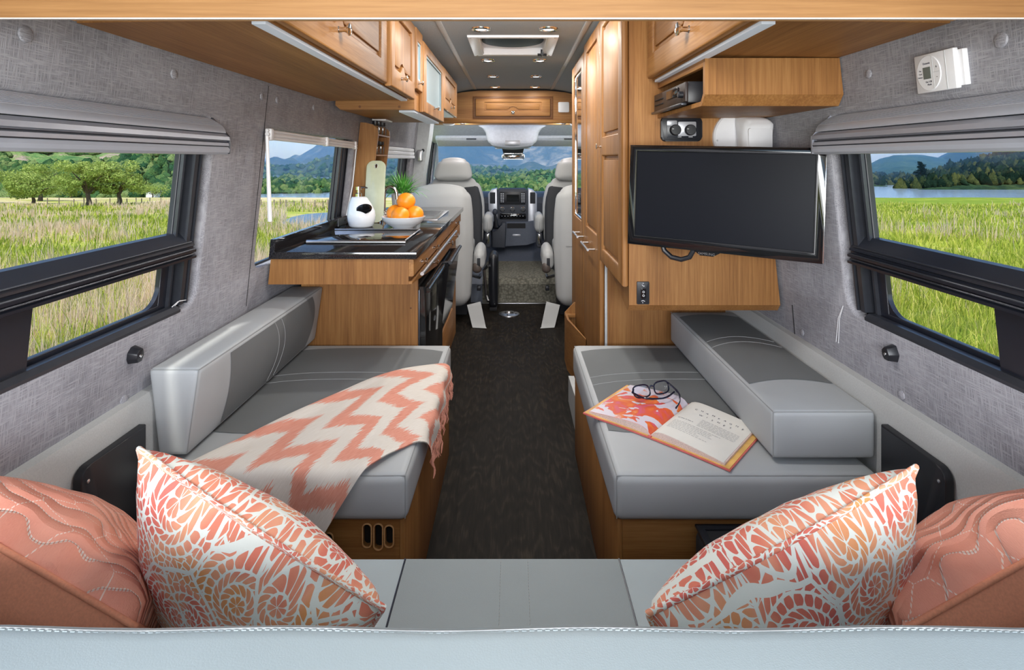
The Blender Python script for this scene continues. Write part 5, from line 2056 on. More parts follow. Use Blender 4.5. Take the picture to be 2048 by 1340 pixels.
M_ink = plain('dark_blue_ink', (0.02, 0.025, 0.07), 0.6)
bm = nb()
for k, ch in enumerate('CHAMPAGNE'):
    flat_text(bm, ch, 0.0105, 0.048 + 0.0168 * k, 0.186 + (0.002 if k % 2 else -0.001), 0.1 * math.sin(k * 2.3))
for k, ch in enumerate('WISHES'):
    flat_text(bm, ch, 0.0105, 0.072 + 0.0168 * k, 0.163 + (0.002 if k % 2 else -0.001), 0.1 * math.sin(k * 1.3))
put('title_letters', bm, M_ink, t, smooth=None, recalc=False)
M_ink2 = plain('grey_ink', (0.25, 0.25, 0.28), 0.7)
bm = nb()
def line(p, q, w, h=0.0011, gaps=True):
    x = p
    while x < p + w:
        l = random.uniform(0.005, 0.012)
        l = min(l, p + w - x)
        qs = [bm.verts.new(bpt(a, b, page_z(a) + 0.0006)) for a, b in ((x, q), (x + l, q), (x + l, q + h), (x, q + h))]
        bm.faces.new(qs)
        x += l + 0.002
for k in range(7):
    line(0.085, 0.142 - 0.0062 * k, 0.105)
for k in range(7):
    line(0.024, 0.092 - 0.0075 * k, random.uniform(0.06, 0.165))
line(0.026, 0.112, 0.045, 0.0022)
put('text_lines', bm, M_ink2, t, smooth=None, recalc=False, kind='stuff')

# ------------------------------------------------------------------ spectacles on the book
M_specs = plain('glossy_navy_frame', (0.010, 0.012, 0.03), 0.15)
g0 = at(1299, 812, 1.735)
t = thing('spectacles', 'dark framed glasses lying open on the picture page of the book', 'glasses', g0)
def page_under(w):
    rel = Vector((w.x, w.y, 0)) - S
    # solve p, q in the skewed frame
    det = BX.x * BY.y - BX.y * BY.x
    p = (rel.x * BY.y - rel.y * BY.x) / det
    return bench_top(w.x, w.y) + (page_z(p) if abs(p) < BW else 0.004)
c = Vector((0.418, 1.738, 0))
base_z = page_under(c) + 0.004
fx = Vector((0.93, 0.30, 0.05)).normalized()
fu = Vector((-0.03, 0.42, 0.9))
MG = frame_at((c.x, c.y, base_z + 0.019), fx, fu)
for s in (-1, 1):
    pts = [(s * 0.034 + 0.026 * math.copysign(abs(math.cos(a)) ** 0.62, math.cos(a)) + s * 0.002 * math.sin(a), 0.0175 * math.copysign(abs(math.sin(a)) ** 0.68, math.sin(a))) for a in [2 * PI * k / 28 for k in range(28)]]
    bm = nb(); tube(bm, [MG @ Vector((p, q, -0.004 * (p / 0.06) ** 2)) for p, q in pts], 0.0024, 6, closed=True)
    rim = put('rim', bm, M_specs, t)
    bm = nb(); prism(bm, pts, -0.0012, 0.0002, MG)
    put('lens', bm, M_lens, rim)
bm = nb(); tube(bm, [MG @ Vector((x, 0.006 + 0.004 * (1 - (x / 0.009) ** 2), 0.001)) for x in (-0.009, -0.004, 0.0, 0.004, 0.009)], 0.0024, 6)
put('bridge', bm, M_specs, t)
for s in (-1, 1):
    bm = nb()
    h = MG @ Vector((s * 0.062, 0.009, -0.006))
    if s > 0:
        q = [h + Vector((0.002, -0.004, 0)), h + Vector((0.014, -0.06, -0.004)), h + Vector((0.006, -0.105, -0.012)), h + Vector((-0.012, -0.13, -0.022))]
    else:
        q = [h + Vector((0.0, -0.006, -0.006)), h + Vector((0.03, -0.042, -0.008)), h + Vector((0.085, -0.045, -0.006)), h + Vector((0.125, -0.008, -0.003))]
    for k, v in enumerate(q):
        v.z = max(v.z, page_under(v) + 0.0036)
    pts = [spline([(w.x, w.y) for w in q], f) for f in np.linspace(0, 1, 12)]
    zz = np.interp(np.linspace(0, 1, 12), np.linspace(0, 1, 4), [w.z for w in q])
    tb = nb()
    tube(tb, [MG @ Vector((s * 0.058, 0.010, -0.002))] + [Vector((p[0], p[1], z)) for p, z in zip(pts, zz)], [0.003] + [0.0032] * 6 + [0.0026] * 6, 6)
    put('temple', tb, M_specs, t)
    bm.free()
# ------------------------------------------------------------------ ceiling fittings
SPOTS = [(962, 57), (1097, 57), (976, 120), (1080, 120), (986, 152), (1072, 152), (990, 173), (1070, 173)]
ORD = ('first', 'second', 'third', 'fourth')
for k, (u, v) in enumerate(SPOTS):
    D = 0.62 * F / (VV - v)
    x = (u - VU) * D / F
    t = thing('ceiling_spot', 'chrome ceiling spot, %s from the rear in the %s row' % (ORD[k // 2], 'left' if k % 2 == 0 else 'right'), 'lamp', (x, D, 1.8), 'chrome ceiling spots')
    bm = nb(); lathe(bm, [(0.047, 0.0), (0.045, 0.006), (0.036, 0.010), (0.028, 0.008), (0.026, 0.004)], (x, D, 1.82), '-z', 28)
    put('trim_ring', bm, M_chrome, t)
    bm = nb(); lathe(bm, [(0.027, 0.0045), (0.02, 0.007), (0, 0.008)], (x, D, 1.82), '-z', 20)
    put('lens', bm, M_spot, t)
    lamp('ceiling_spot_light', 'AREA', (x, D, 1.802), (4.6, 4.2, 3.0, 1.3)[k // 2], target=(x, D, 0), color=(1.0, 0.96, 0.90), shape='DISK', size=0.05)

# roof vent
t = thing('roof_vent', 'square white roof vent with smoked dome between the ceiling spots', 'vent', (0, 3.12, 1.8))
y0, y1 = 0.62 * F / (VV - 70), 0.62 * F / (VV - 108)
x0, x1 = -0.232, 0.227
bm = nb(); ring(bm, (x0, x1, y0, y1), (x0 + 0.055, x1 - 0.055, y0 + 0.03, y1 - 0.04), 0, 0.012, MZ(1.8195, -1), 0.004)
put('flange', bm, M_white, t)
bm = nb(); ring(bm, (x0 + 0.054, x1 - 0.054, y0 + 0.027, y1 - 0.037), (x0 + 0.060, x1 - 0.060, y0 + 0.033, y1 - 0.043), -0.030, 0.006, MZ(1.8195, -1), 0)
put('well', bm, M_white, t)
bm = nb(); box(bm, x0 + 0.054, x1 - 0.054, y0 + 0.027, y1 - 0.037, 1.8485, 1.854)
put('well_top', bm, M_white, t)
bm = nb(); lathe(bm, [(0.17, 0.0), (0.165, 0.008), (0.12, 0.016), (0, 0.02)], (-0.005, (y0 + y1) / 2 - 0.005, 1.848), '-z', 36)
put('smoked_dome', bm, plain('smoked_blue_dome', (0.03, 0.06, 0.085), 0.6), t)
bm = nb()
for a in (0, PI / 2):
    c = Vector((0.165, y1 - 0.075, 1.802))
    d = Vector((math.cos(a), math.sin(a), 0)) * 0.026
    tube(bm, [c - d, c, c + d], [0.008, 0.006, 0.008], 8)
lathe(bm, [(0.008, 0), (0.008, 0.03)], (0.165, y1 - 0.075, 1.802), 'z', 10)
put('crank_knob', bm, M_black, t)
for x, y in ((x0 + 0.02, y0 + 0.015), (x1 - 0.02, y0 + 0.015), (x0 + 0.02, y1 - 0.015), (x1 - 0.02, y1 - 0.015)):
    bm = nb(); lathe(bm, [(0.005, 0), (0.004, 0.002), (0, 0.002)], (x, y, 1.8075), '-z', 10)
    put('screw', bm, M_steel, t)

# ------------------------------------------------------------------ floor socket
t = thing('floor_socket', 'round metal table leg socket set in the floor of the aisle', 'socket', (-0.035, 4.44, 0))
bm = nb(); lathe(bm, [(0.083, 0), (0.081, 0.006), (0.06, 0.012), (0.036, 0.013), (0.033, 0.008), (0.030, 0.001), (0, 0.001)], (-0.035, 4.44, 0.0005), seg=36)
put('flange', bm, M_steel, t)
for k in range(5):
    a = 2 * PI * k / 5 - 0.5
    bm = nb(); lathe(bm, [(0.006, 0), (0.005, 0.003), (0, 0.003)], (-0.035 + 0.06 * math.cos(a), 4.44 + 0.06 * math.sin(a), 0.0115), seg=10)
    put('screw', bm, M_blackmatt, t)

# ------------------------------------------------------------------ captain seats
def middle_seat(sg, label):
    cx_ = sg * 0.555
    t = thing('captain_chair', label, 'seat', (cx_, 4.5, 0))
    bm = nb()
    def df(o, u):
        k = 1.0 - 0.10 * max(u.z, 0) ** 3 - 0.04 * max(-u.z, 0)
        return Vector((o.x * k, o.y + 0.05 * u.z + 0.015 * u.x * u.x, o.z - 0.02 * u.x * u.x * max(u.z, 0)))
    cushion(bm, cx_ - 0.245, cx_ + 0.245, 4.24, 4.40, 0.12, 0.992, 0.075, (0.008, 0.02, 0.02), 8, deform=df)
    bk = put('seat_back', bm, M_seat, t, smooth=70)
    bm = nb(); box(bm, cx_ - 0.17, cx_ + 0.17, 4.228, 4.2305, 0.555, 0.559)
    put('back_seam', bm, M_seam, bk)
    bm = nb(); cushion(bm, cx_ - 0.23, cx_ + 0.23, 4.44, 4.86, 0.42, 0.55, 0.04, (0.005, 0.01, 0.02), 5)
    put('seat_cushion', bm, M_seat, t, smooth=70)
    bm = nb(); box(bm, cx_ - 0.20, cx_ + 0.20, 4.42, 4.80, 0.0, 0.415, 0.01)
    put('pedestal', bm, M_seatdark, t)
    ax = cx_ - sg * 0.295
    bm = nb()
    def da(o, u):
        return Vector((o.x * (1 - 0.12 * u.z), o.y, o.z + (0.035 * (-u.y) * -1) * 0 - 0.03 * max(-u.y, 0) ** 2))
    cushion(bm, ax - 0.042, ax + 0.042, 4.30, 4.62, 0.395, 0.535, 0.04, (0.004, 0.01, 0.008), 5, deform=da)
    ar = put('armrest', bm, M_seat, t, smooth=70)
    bm = nb(); cushion(bm, ax - 0.046, ax + 0.02, 4.285, 4.40, 0.345, 0.425, 0.03, (0, 0, 0), 3)
    put('armrest_pivot', bm, M_grime, ar)
    bm = nb(); box(bm, ax - 0.012, ax + 0.012, 4.288, 4.292, 0.40, 0.46, 0.003)
    put('armrest_seam', bm, M_seatdark, ar)
    # loose belt flap at the lower corner
    bm = nb()
    fx_ = cx_ - sg * 0.215
    def fl(a, b):
        return Vector((fx_ - sg * (0.10 * a + 0.05 * b), 4.21 - 0.02 * a - 0.13 * b, 0.135 - 0.145 * b * (0.9 + 0.1 * a) + 0.03 * a * (1 - b) - 0.005))
    g = patch(bm, fl, 6, 8)
    for v in list(bm.verts):
        v.co.z = max(v.co.z, 0.004)
    r_ = bmesh.ops.extrude_face_region(bm, geom=list(bm.faces))
    for v in r_['geom']:
        if isinstance(v, bmesh.types.BMVert):
            v.co.y += 0.008
    put('skirt_flap', bm, M_seat, t, smooth=70)
    bm = nb(); box(bm, ax - 0.018, ax + 0.012, 4.36, 4.40, 0.20, 0.235, 0.004)
    put('buckle', bm, M_black, t)
    # side valance with lever
    bm = nb(); tube(bm, [(cx_ - sg * 0.22, 4.46, 0.30), (cx_ - sg * 0.285, 4.56, 0.26), (cx_ - sg * 0.285, 4.72, 0.25)], 0.012, 8)
    put('recline_lever', bm, M_steel, t)
    return t


middle_seat(-1, 'pale grey leather captain seat without headrest, left of the aisle beyond the counter')
middle_seat(1, 'pale grey leather captain seat without headrest, right of the aisle beside the wardrobe')


def cab_seat(sg, label):
    cx_ = sg * 0.548
    z_ = 0.19
    t = thing('cab_chair', label, 'seat', (cx_, 5.4, z_))
    bm = nb()
    def df(o, u):
        k = 1.0 - 0.20 * max(u.z, 0) ** 2.5 - 0.02 * max(-u.z, 0)
        return Vector((o.x * k, o.y + 0.06 * u.z, o.z - 0.025 * u.x * u.x * max(u.z, 0)))
    cushion(bm, cx_ - 0.275, cx_ + 0.275, 5.16, 5.30, 0.42, 1.03, 0.065, (0.01, 0.02, 0.02), 8, deform=df)
    bk = put('seat_back', bm, M_seat, t, smooth=70)
    bm = nb()
    def dg(o, u):
        k = 1.0 - 0.18 * max(u.z, 0) ** 2.5
        return Vector((o.x * k, o.y + 0.055 * u.z, o.z))
    cushion(bm, cx_ - 0.268, cx_ + 0.268, 5.145, 5.23, 0.40, 0.965, 0.03, (0, 0.01, 0.0), 6, deform=dg)
    put('back_shell', bm, M_seatdark, t, smooth=70)
    bm = nb()
    def dh(o, u):
        k = 1.0 - 0.14 * u.z - 0.05 * abs(u.z) ** 3
        return Vector((o.x * k, o.y + 0.03 * u.z, o.z - 0.012 * u.x * u.x * max(u.z, 0)))
    cushion(bm, cx_ - 0.157, cx_ + 0.157, 5.19, 5.30, 1.012, 1.203, 0.045, (0.006, 0.015, 0.012), 6, deform=dh)
    put('headrest', bm, M_seat, t, smooth=70)
    bm = nb()
    for s in (-0.06, 0.06):
        tube(bm, [(cx_ + s, 5.26, 0.98), (cx_ + s, 5.25, 1.05)], 0.008, 8)
    put('headrest_posts', bm, M_chrome, t, kind='stuff')
    bm = nb(); cushion(bm, cx_ - 0.26, cx_ + 0.26, 5.26, 5.74, 0.56, 0.70, 0.04, (0.005, 0.01, 0.02), 4)
    put('seat_cushion', bm, M_seat, t, smooth=70)
    bm = nb(); box(bm, cx_ - 0.23, cx_ + 0.23, 5.2, 5.72, z_ + 0.004, 0.555, 0.015)
    put('seat_box', bm, M_seatdark, t)
    ax = cx_ - sg * 0.315
    bm = nb(); cushion(bm, ax - 0.040, ax + 0.040, 5.14, 5.46, 0.545, 0.70, 0.035, (0.006, 0.01, 0.012), 5)
    ar = put('armrest', bm, M_seat, t, smooth=70)
    bm = nb(); tube(bm, [(ax, 5.13, 0.54), (ax, 5.128, 0.60), (ax, 5.135, 0.66)], 0.003, 5)
    put('armrest_seam', bm, M_seam, ar)
    bm = nb(); cushion(bm, ax + sg * 0.0 - 0.025, ax + 0.025, 5.16, 5.30, 0.40, 0.545, 0.02, (0, 0, 0), 3)
    put('recliner_cover', bm, M_dash, t)
    bm = nb(); cushion(bm, ax - 0.014, ax + 0.014, 5.145, 5.165, 0.44, 0.53, 0.008, (0, 0, 0), 2)
    put('recline_lever', bm, M_chrome, t)
    return t


cab_seat(-1, 'pale grey driver side cab seat with headrest before the windscreen at the left')
cab_seat(1, 'pale grey cab seat with headrest before the windscreen, right, partly behind the wardrobe')

# black strapped cushion pack beside the left captain seat
t = thing('foot_rest', 'upright black padded foot rest beside the left captain seat in the aisle', 'foot rest', (-0.165, 4.7, 0.0))
bm = nb(); cushion(bm, -0.195, -0.125, 4.52, 4.76, 0.03, 0.445, 0.032, (0.006, 0.01, 0.01), 5)
put('pad', bm, M_black, t, smooth=70)
bm = nb(); tube(bm, [(-0.2, 4.53, 0.36), (-0.235, 4.56, 0.32), (-0.215, 4.56, 0.12), (-0.20, 4.53, 0.08)], 0.012, 8)
put('strut', bm, M_steel, t)
bm = nb(); box(bm, -0.19, -0.13, 4.54, 4.74, 0.0, 0.029, 0.004)
put('foot', bm, M_blackmatt, t)

# ------------------------------------------------------------------ dashboard
DY = 5.95
t = thing('dashboard', 'dark dashboard with silver framed centre stack below the windscreen', 'dashboard', (0, 6.2, 0.3))
bm = nb()
prof = [(6.0, 0.55), (5.98, 0.74), (6.02, 0.80), (6.12, 0.826), (6.5, 0.83), (6.8, 0.82), (6.8, 0.45)]
prism(bm, prof, -0.87, 0.87, ALONG_X())
put('dash_top', bm, M_dash, t, smooth=30)
def dq(u, v, D=DY):
    p = at(u, v, D)
    return (p.x, p.z)
bm = nb()
slab(bm, [dq(u, v) for u, v in ((994, 452), (1056, 452), (1056, 382), (1050, 378), (998, 378), (994, 382))], -0.25, 0.0, MY(DY), 0.008)
stk = put('centre_stack', bm, M_dash, t)
for side, pts in (('l', ((976, 388), (982, 380), (994, 377), (995, 450), (985, 440), (977, 418))), ('r', ((1056, 377), (1066, 380), (1074, 388), (1074, 440), (1060, 445), (1056, 450)))):
    bm = nb(); slab(bm, [dq(u, v) for u, v in pts], -0.2, 0.012, MY(DY), 0.006)
    wing = put('silver_wing', bm, M_dashsilver, t)
    a, b = (980, 990.5) if side == 'l' else (1060, 1070.5)
    p0, p1 = dq(a, 407), dq(b, 384.5)
    bm = nb(); slab(bm, rrect(p0[0], p1[0], p0[1], p1[1], 0.004), 0.0, 0.014, MY(DY), 0.001)
    vent = put('air_vent', bm, M_blackmatt, wing)
    for k in range(7):
        z = p0[1] + 0.012 + k * (p1[1] - p0[1] - 0.024) / 6
        bm = nb(); box(bm, p0[0] + 0.004, p1[0] - 0.004, DY - 0.0165, DY - 0.0138, z - 0.002, z + 0.002)
        put('vent_slat', bm, M_dash, wing)
p0, p1 = dq(999, 409), dq(1051, 383)
bm = nb(); slab(bm, rrect(p0[0], p1[0], p0[1], p1[1], 0.006), 0.0, 0.007, MY(DY), 0.002)
rad = put('radio', bm, M_black, t)
p0, p1 = dq(1013, 403), dq(1038, 389)
bm = nb(); slab(bm, rrect(p0[0], p1[0], p0[1], p1[1], 0.003), 0.007, 0.0085, MY(DY))
put('radio_screen', bm, M_blackgloss, rad)
bm = nb()
for u in (1002.5, 1006.5, 1044, 1048):
    for k in range(6):
        p = dq(u, 387.5 + 3.2 * k)
        box(bm, p[0] - 0.006, p[0] + 0.006, DY - 0.009, DY - 0.007, p[1] - 0.003, p[1] + 0.003)
put('radio_keys', bm, M_dashsilver, rad, smooth=None, kind='stuff')
for u in (1004.5, 1025, 1046):
    p = dq(u, 418.5)
    bm = nb(); lathe(bm, [(0.026, 0), (0.026, 0.012), (0.022, 0.014)], (p[0], DY, p[1]), '-y', 20)
    kn = put('climate_knob', bm, M_chrome, t)
    bm = nb(); lathe(bm, [(0.0215, 0.010), (0.0215, 0.018), (0, 0.019)], (p[0], DY, p[1]), '-y', 20)
    put('knob_centre', bm, M_black, kn)
p0, p1 = dq(999, 438), dq(1052, 427)
bm = nb(); slab(bm, rrect(p0[0], p1[0], p0[1], p1[1], 0.01), 0.0, 0.008, MY(DY), 0.003)
sw = put('switch_row', bm, M_blackgloss, t)
bm = nb()
for k in range(8):
    p = dq(1004 + 6 * k, 432)
    box(bm, p[0] - 0.005, p[0] + 0.005, DY - 0.0095, DY - 0.008, p[1] - 0.002, p[1] + 0.002)
put('switch_marks', bm, M_dashsilver, sw, smooth=None, kind='stuff')
# lower console
bm = nb()
slab(bm, [dq(u, v, 5.9) for u, v in ((1010, 494), (1054, 490), (1072, 486), (1078, 440), (1052, 444), (1012, 444))], -0.3, 0.0, MY(5.9), 0.01)
lc = put('lower_console', bm, M_dashgrey, t)
p0, p1 = dq(1014, 456.5, 5.9), dq(1051, 446.5, 5.9)
bm = nb(); slab(bm, rrect(p0[0], p1[0], p0[1], p1[1], 0.006), 0, 0.003, MY(5.9))
put('storage_slot', bm, M_blackmatt, lc)
p0, p1 = dq(1025, 472, 5.9), dq(1041, 468.5, 5.9)
bm = nb(); slab(bm, rrect(p0[0], p1[0], p0[1], p1[1], 0.006), 0, 0.006, MY(5.9), 0.002)
put('drawer_pull', bm, M_dashsilver, lc)
bm = nb()
slab(bm, [dq(u, v, 5.8) for u, v in ((984, 495), (1010, 496), (1012, 446), (1004, 446), (996, 462), (984, 462))], -0.2, 0.0, MY(5.8), 0.012)
gc = put('gear_console', bm, M_dash, t)
bm = nb()
p = at(990, 424, 5.76)
b = at(993, 455, 5.76)
tube(bm, [b, p], [0.025, 0.010], 10)
put('gear_gaiter', bm, M_black, t)
bm = nb(); ball(bm, p, 0.026, 16, 10, (1, 1, 1.3))
put('gear_knob', bm, M_dash, t)
bm = nb(); tube(bm, [(-0.50 + 0.19 * math.cos(a), 5.80 + 0.03 * math.sin(a) * 2, 0.70 + 0.17 * math.sin(a)) for a in [2 * PI * k / 28 for k in range(28)]], 0.016, 8, closed=True)
put('steering_wheel', bm, M_black, t)

# mirror, overhead console and sun visors
t = thing('overhead_console', 'pale bulging overhead console in the middle above the windscreen', 'console', (0, 5.9, 1.31))
bm = nb()
cushion(bm, -0.27, 0.245, 5.62, 6.12, 1.315, 1.545, 0.06, (0, 0.02, 0.02), 8,
        deform=lambda o, u: Vector((o.x * (1.0 + 0.40 * max(u.z, 0) ** 2 - 0.10 * max(-u.z, 0)), o.y, o.z - 0.02 * u.x * u.x * min(u.z, 0))))
body = put('console_body', bm, M_cabliner, t, smooth=70)
bm = nb(); box(bm, -0.085, 0.065, 5.603, 5.64, 1.335, 1.385, 0.008)
put('lamp_panel', bm, M_dashsilver, body)
for x in (-0.16, 0.14):
    bm = nb(); lathe(bm, [(0.03, 0), (0.026, 0.008), (0, 0.010)], (x, 5.85, 1.3115), '-z', 16)
    put('map_lamp', bm, M_white, body)
t = thing('rear_view_mirror', 'rear view mirror on its dark bracket at the top of the windscreen', 'mirror', (0.0, 6.05, 1.2))
bm = nb(); cushion(bm, -0.115, 0.105, 6.08, 6.16, 1.235, 1.335, 0.02, (0, 0, 0), 3, deform=lambda o, u: Vector((o.x * (1 + 0.12 * u.z), o.y, o.z)))
put('mirror_bracket', bm, M_seatdark, t)
bm = nb(); slab(bm, rrect(-0.12, 0.115, 1.198, 1.258, 0.018), -0.02, 0.012, MY(6.06), 0.006)
put('mirror_glass', bm, M_mirror, t)
for x0, x1, side in ((-0.80, -0.20, 'left'), (0.19, 0.80, 'right')):
    t = thing('sun_visor', 'pale folded sun visor above the %s half of the windscreen' % side, 'visor', ((x0 + x1) / 2, 5.95, 1.35))
    bm = nb(); cushion(bm, x0, x1, 5.86, 6.05, 1.362, 1.412, 0.022, (0, 0.01, 0.004), 5, deform=lambda o, u: Vector((o.x, o.y, o.z - 0.035 * u.y)))
    put('visor_pad', bm, M_cabliner, t, smooth=70)
    bm = nb(); box(bm, (x0 + x1) / 2 + 0.02, (x0 + x1) / 2 + 0.12, 5.848, 5.852, 1.397, 1.411, 0.001)
    put('visor_grip', bm, M_dash, t)
# safety belt on the left pillar
p, q = at(848, 312, 5.15), at(838, 352, 5.15)
t = thing('seat_belt', 'seat belt guide hanging on the left pillar beside the plant', 'belt', q)
bm = nb()
tube(bm, [at(846, 300, 4.98), p, q, at(828, 420, 4.98)], [0.012, 0.014, 0.012, 0.012], 6)
put('belt_strap', bm, M_seatdark, t)
bm = nb(); cushion(bm, p.x - 0.03, p.x + 0.02, 4.93, 4.985, p.z - 0.05, p.z + 0.05, 0.012, (0, 0, 0), 2)
put('belt_guide', bm, M_steel, t)
# ------------------------------------------------------------------ country outside the windows
def zg(x, y):
    """meadow level: falls gently away ahead of the van"""
    z = -0.6 - 0.05 * max(y, 0.0)
    z += 0.10 * mnoise.noise(Vector((x * 0.11, y * 0.11, 0.7))) * min(1, max(0, (math.hypot(x, y) - 6) / 12))
    return z


EDGE = 106.0


def meadow_mat(name, straw_bias):
    m = Mat(name)
    co = m.coord()
    sp = m.n('ShaderNodeSeparateXYZ')
    m.t.links.new(co, sp.inputs[0])
    patch_ = m.noise(m.coord(scale=(0.22, 0.30, 1)), 1.0, 4, 0.6)
    fine = m.noise(m.coord(scale=(2.2, 2.2, 2.2)), 1.0, 5, 0.7)
    side = m.math('MULTIPLY', sp.outputs[0], 0.004)
    dist = m.math('MULTIPLY', sp.outputs[1], 0.0016)
    f = m.math('ADD', m.math('SUBTRACT', patch_, m.math('MAXIMUM', m.math('MINIMUM', side, 0.16), -0.05)), m.math('MULTIPLY', dist, m.math('LESS_THAN', sp.outputs[0], 0.0)))
    f = m.math('ADD', f, m.math('MULTIPLY', m.math('SUBTRACT', fine, 0.5), 0.35))
    col = m.ramp(f, [(0.36, (0.19, 0.27, 0.025)), (0.50, (0.40, 0.44, 0.06)), (0.60, (0.58, 0.48, 0.22)), (0.72, (0.74, 0.60, 0.40))])
    m.bump(fine, 1.0, 0.25)
    return m.done(col, 0.95, spec=0.1)


bm = nb()
NX, NY = 150, 84
xs = np.sign(np.linspace(-1, 1, NX + 1)) * np.abs(np.linspace(-1, 1, NX + 1)) ** 1.8 * 320
ys = np.concatenate([np.linspace(-40, 0, 10), 0.5 + np.linspace(0, 1, NY - 20) ** 1.7 * (EDGE - 0.5), EDGE + np.linspace(1, 45, 11)])
g = []
for x in xs:
    row = []
    for y in ys:
        z = zg(x, y) if y <= EDGE else zg(x, EDGE) - (y - EDGE) * 0.24
        row.append(bm.verts.new((x, y, z)))
    g.append(row)
for i in range(len(xs) - 1):
    for j in range(len(ys) - 1):
        bm.faces.new((g[i][j], g[i + 1][j], g[i + 1][j + 1], g[i][j + 1]))
struct('ground', bm, meadow_mat('meadow_ground', 0), smooth=80, recalc=False)

# water
def water(name, col, sc_, b):
    m = Mat(name)
    n = m.noise(m.coord(scale=(0.5 * sc_, 1.3 * sc_, 1)), 1.0, 4, 0.6)
    m.bump(n, b, 0.3)
    return m.done(col, 0.12, spec=0.6)


bm = nb(); box(bm, -700, 900, 118, 1500, -15, -14)
struct('lake', bm, water('lake_water', (0.26, 0.34, 0.43), 1.2, 0.22), smooth=None)  # reflected sky and sparkle are put into the pale base colour
bm = nb()
pp = []
for u, v in ((556, 458), (566, 445), (585, 437), (612, 431), (650, 428), (700, 428), (720, 440), (690, 452), (650, 458), (600, 464)):
    D = 2070 / (v - 375.5)
    x = (u - VU) * D / F
    pp.append((x, D))
fill = [bm.verts.new((x, y, -0.6 - 0.05 * y + 0.10)) for x, y in pp]
bm.faces.new(fill)
r_ = bmesh.ops.extrude_face_region(bm, geom=list(bm.faces))
for v in r_['geom']:
    if isinstance(v, bmesh.types.BMVert):
        v.co.z -= 0.3
put('pond', bm, water('pond_water', (0.10, 0.18, 0.30), 6, 0.35), label='small pale blue pond in the meadow beyond the kitchen window', cat='pond', smooth=None)


# hills
def hill_mat(name, stops, scale, scale2, b=1.0, bd=2.0):
    m = Mat(name)
    a = m.noise(m.coord(), scale, 5, 0.6, 0.4)
    c = m.noise(m.coord(), scale2, 4, 0.65)
    f = m.math('ADD', m.math('MULTIPLY', a, 0.6), m.math('MULTIPLY', c, 0.4))
    col = m.ramp(f, stops)
    m.bump(c, b, bd)
    return m.done(col, 0.95, spec=0.05)


HZ = {}


def hill(name, pts, D0, D1, zb, mat, amp, nscale, rows=26, p=0.9, step=7.0, back=1.25):
    us = np.arange(pts[0][0], pts[-1][0] + 1, step)
    vs = np.interp(us, [q[0] for q in pts], [q[1] for q in pts])
    k = np.ones(5) / 5
    vs = np.convolve(np.pad(vs, 2, mode='edge'), k, mode='valid')
    bm = nb()
    g = []
    rowsZ = []
    for u, v in zip(us, vs):
        ztop = CH - (v - VV) * D1 / F
        row = []
        for j in range(rows + 1):
            f = j / rows
            D = D0 + (D1 - D0) * f
            x = (u - VU) * D / F
            z = zb + (ztop - zb) * f ** p
            n = mnoise.fractal(Vector((x * nscale, D * nscale, 3.1)), 0.9, 2.1, 5)
            z += amp * n * math.sin(PI * min(f * 1.0, 1)) ** 0.6 + amp * 0.10 * n * f
            row.append((x, D, z))
        g.append([bm.verts.new(q) for q in row] + [bm.verts.new(((u - VU) * D1 * back / F, D1 * back, zb - 20))])
        rowsZ.append(row)
    for i in range(len(g) - 1):
        for j in range(rows + 1):
            bm.faces.new((g[i][j], g[i + 1][j], g[i + 1][j + 1], g[i][j + 1]))
    HZ[name] = rowsZ
    return struct(name, bm, mat, smooth=80, recalc=False)


M_moor = hill_mat('heather_moor', [(0.38, (0.05, 0.09, 0.08)), (0.50, (0.10, 0.13, 0.10)), (0.57, (0.34, 0.31, 0.22)), (0.68, (0.85, 0.74, 0.55))], 0.006, 0.05, 1.0, 6.0)
M_hillside = hill_mat('wooded_hillside', [(0.38, (0.045, 0.12, 0.045)), (0.47, (0.09, 0.19, 0.06)), (0.53, (0.19, 0.26, 0.09)), (0.57, (0.30, 0.24, 0.18)), (0.66, (0.48, 0.38, 0.30))], 0.035, 0.25, 1.0, 2.0)
M_forest = hill_mat('forest_floor', [(0.40, (0.03, 0.09, 0.03)), (0.52, (0.07, 0.17, 0.05)), (0.66, (0.17, 0.26, 0.08))], 0.05, 0.3, 1.0, 2.0)
M_dark = hill_mat('shaded_conifer_ground', [(0.40, (0.012, 0.030, 0.018)), (0.55, (0.03, 0.06, 0.025)), (0.72, (0.09, 0.12, 0.04))], 0.05, 0.3, 1.0, 2.0)  # backlit shade of the right hills is put into this dark colour

hill('far_moor_hill', [(300, 330), (430, 320), (540, 317), (590, 321), (640, 332), (760, 350)], 1700, 2300, -14, M_moor, 30, 0.004)
hill('mountain', [(520, 372), (560, 345), (620, 322), (660, 305), (700, 291), (760, 262), (830, 228), (900, 222), (960, 240), (1010, 262), (1060, 250), (1110, 215), (1180, 190), (1260, 215), (1350, 270), (1450, 330), (1560, 372)], 700, 1500, -14, M_moor, 62, 0.0042, rows=36)
hill('near_moor_hill', [(440, 362), (530, 345), (580, 340), (640, 332), (700, 326), (800, 322), (860, 335), (900, 346), (960, 352), (1030, 338), (1100, 352), (1200, 340), (1320, 352), (1450, 372)], 480, 800, -14, hill_mat('dark_moor', [(0.40, (0.03, 0.07, 0.06)), (0.55, (0.07, 0.11, 0.07)), (0.70, (0.24, 0.21, 0.13))], 0.012, 0.08, 1.0, 4.0), 26, 0.009)
hill('forest_hill', [(430, 354), (520, 356), (600, 359), (700, 362), (850, 356), (1000, 350), (1150, 346), (1300, 350), (1420, 374)], 252, 420, -14, M_forest, 5, 0.03, rows=14)
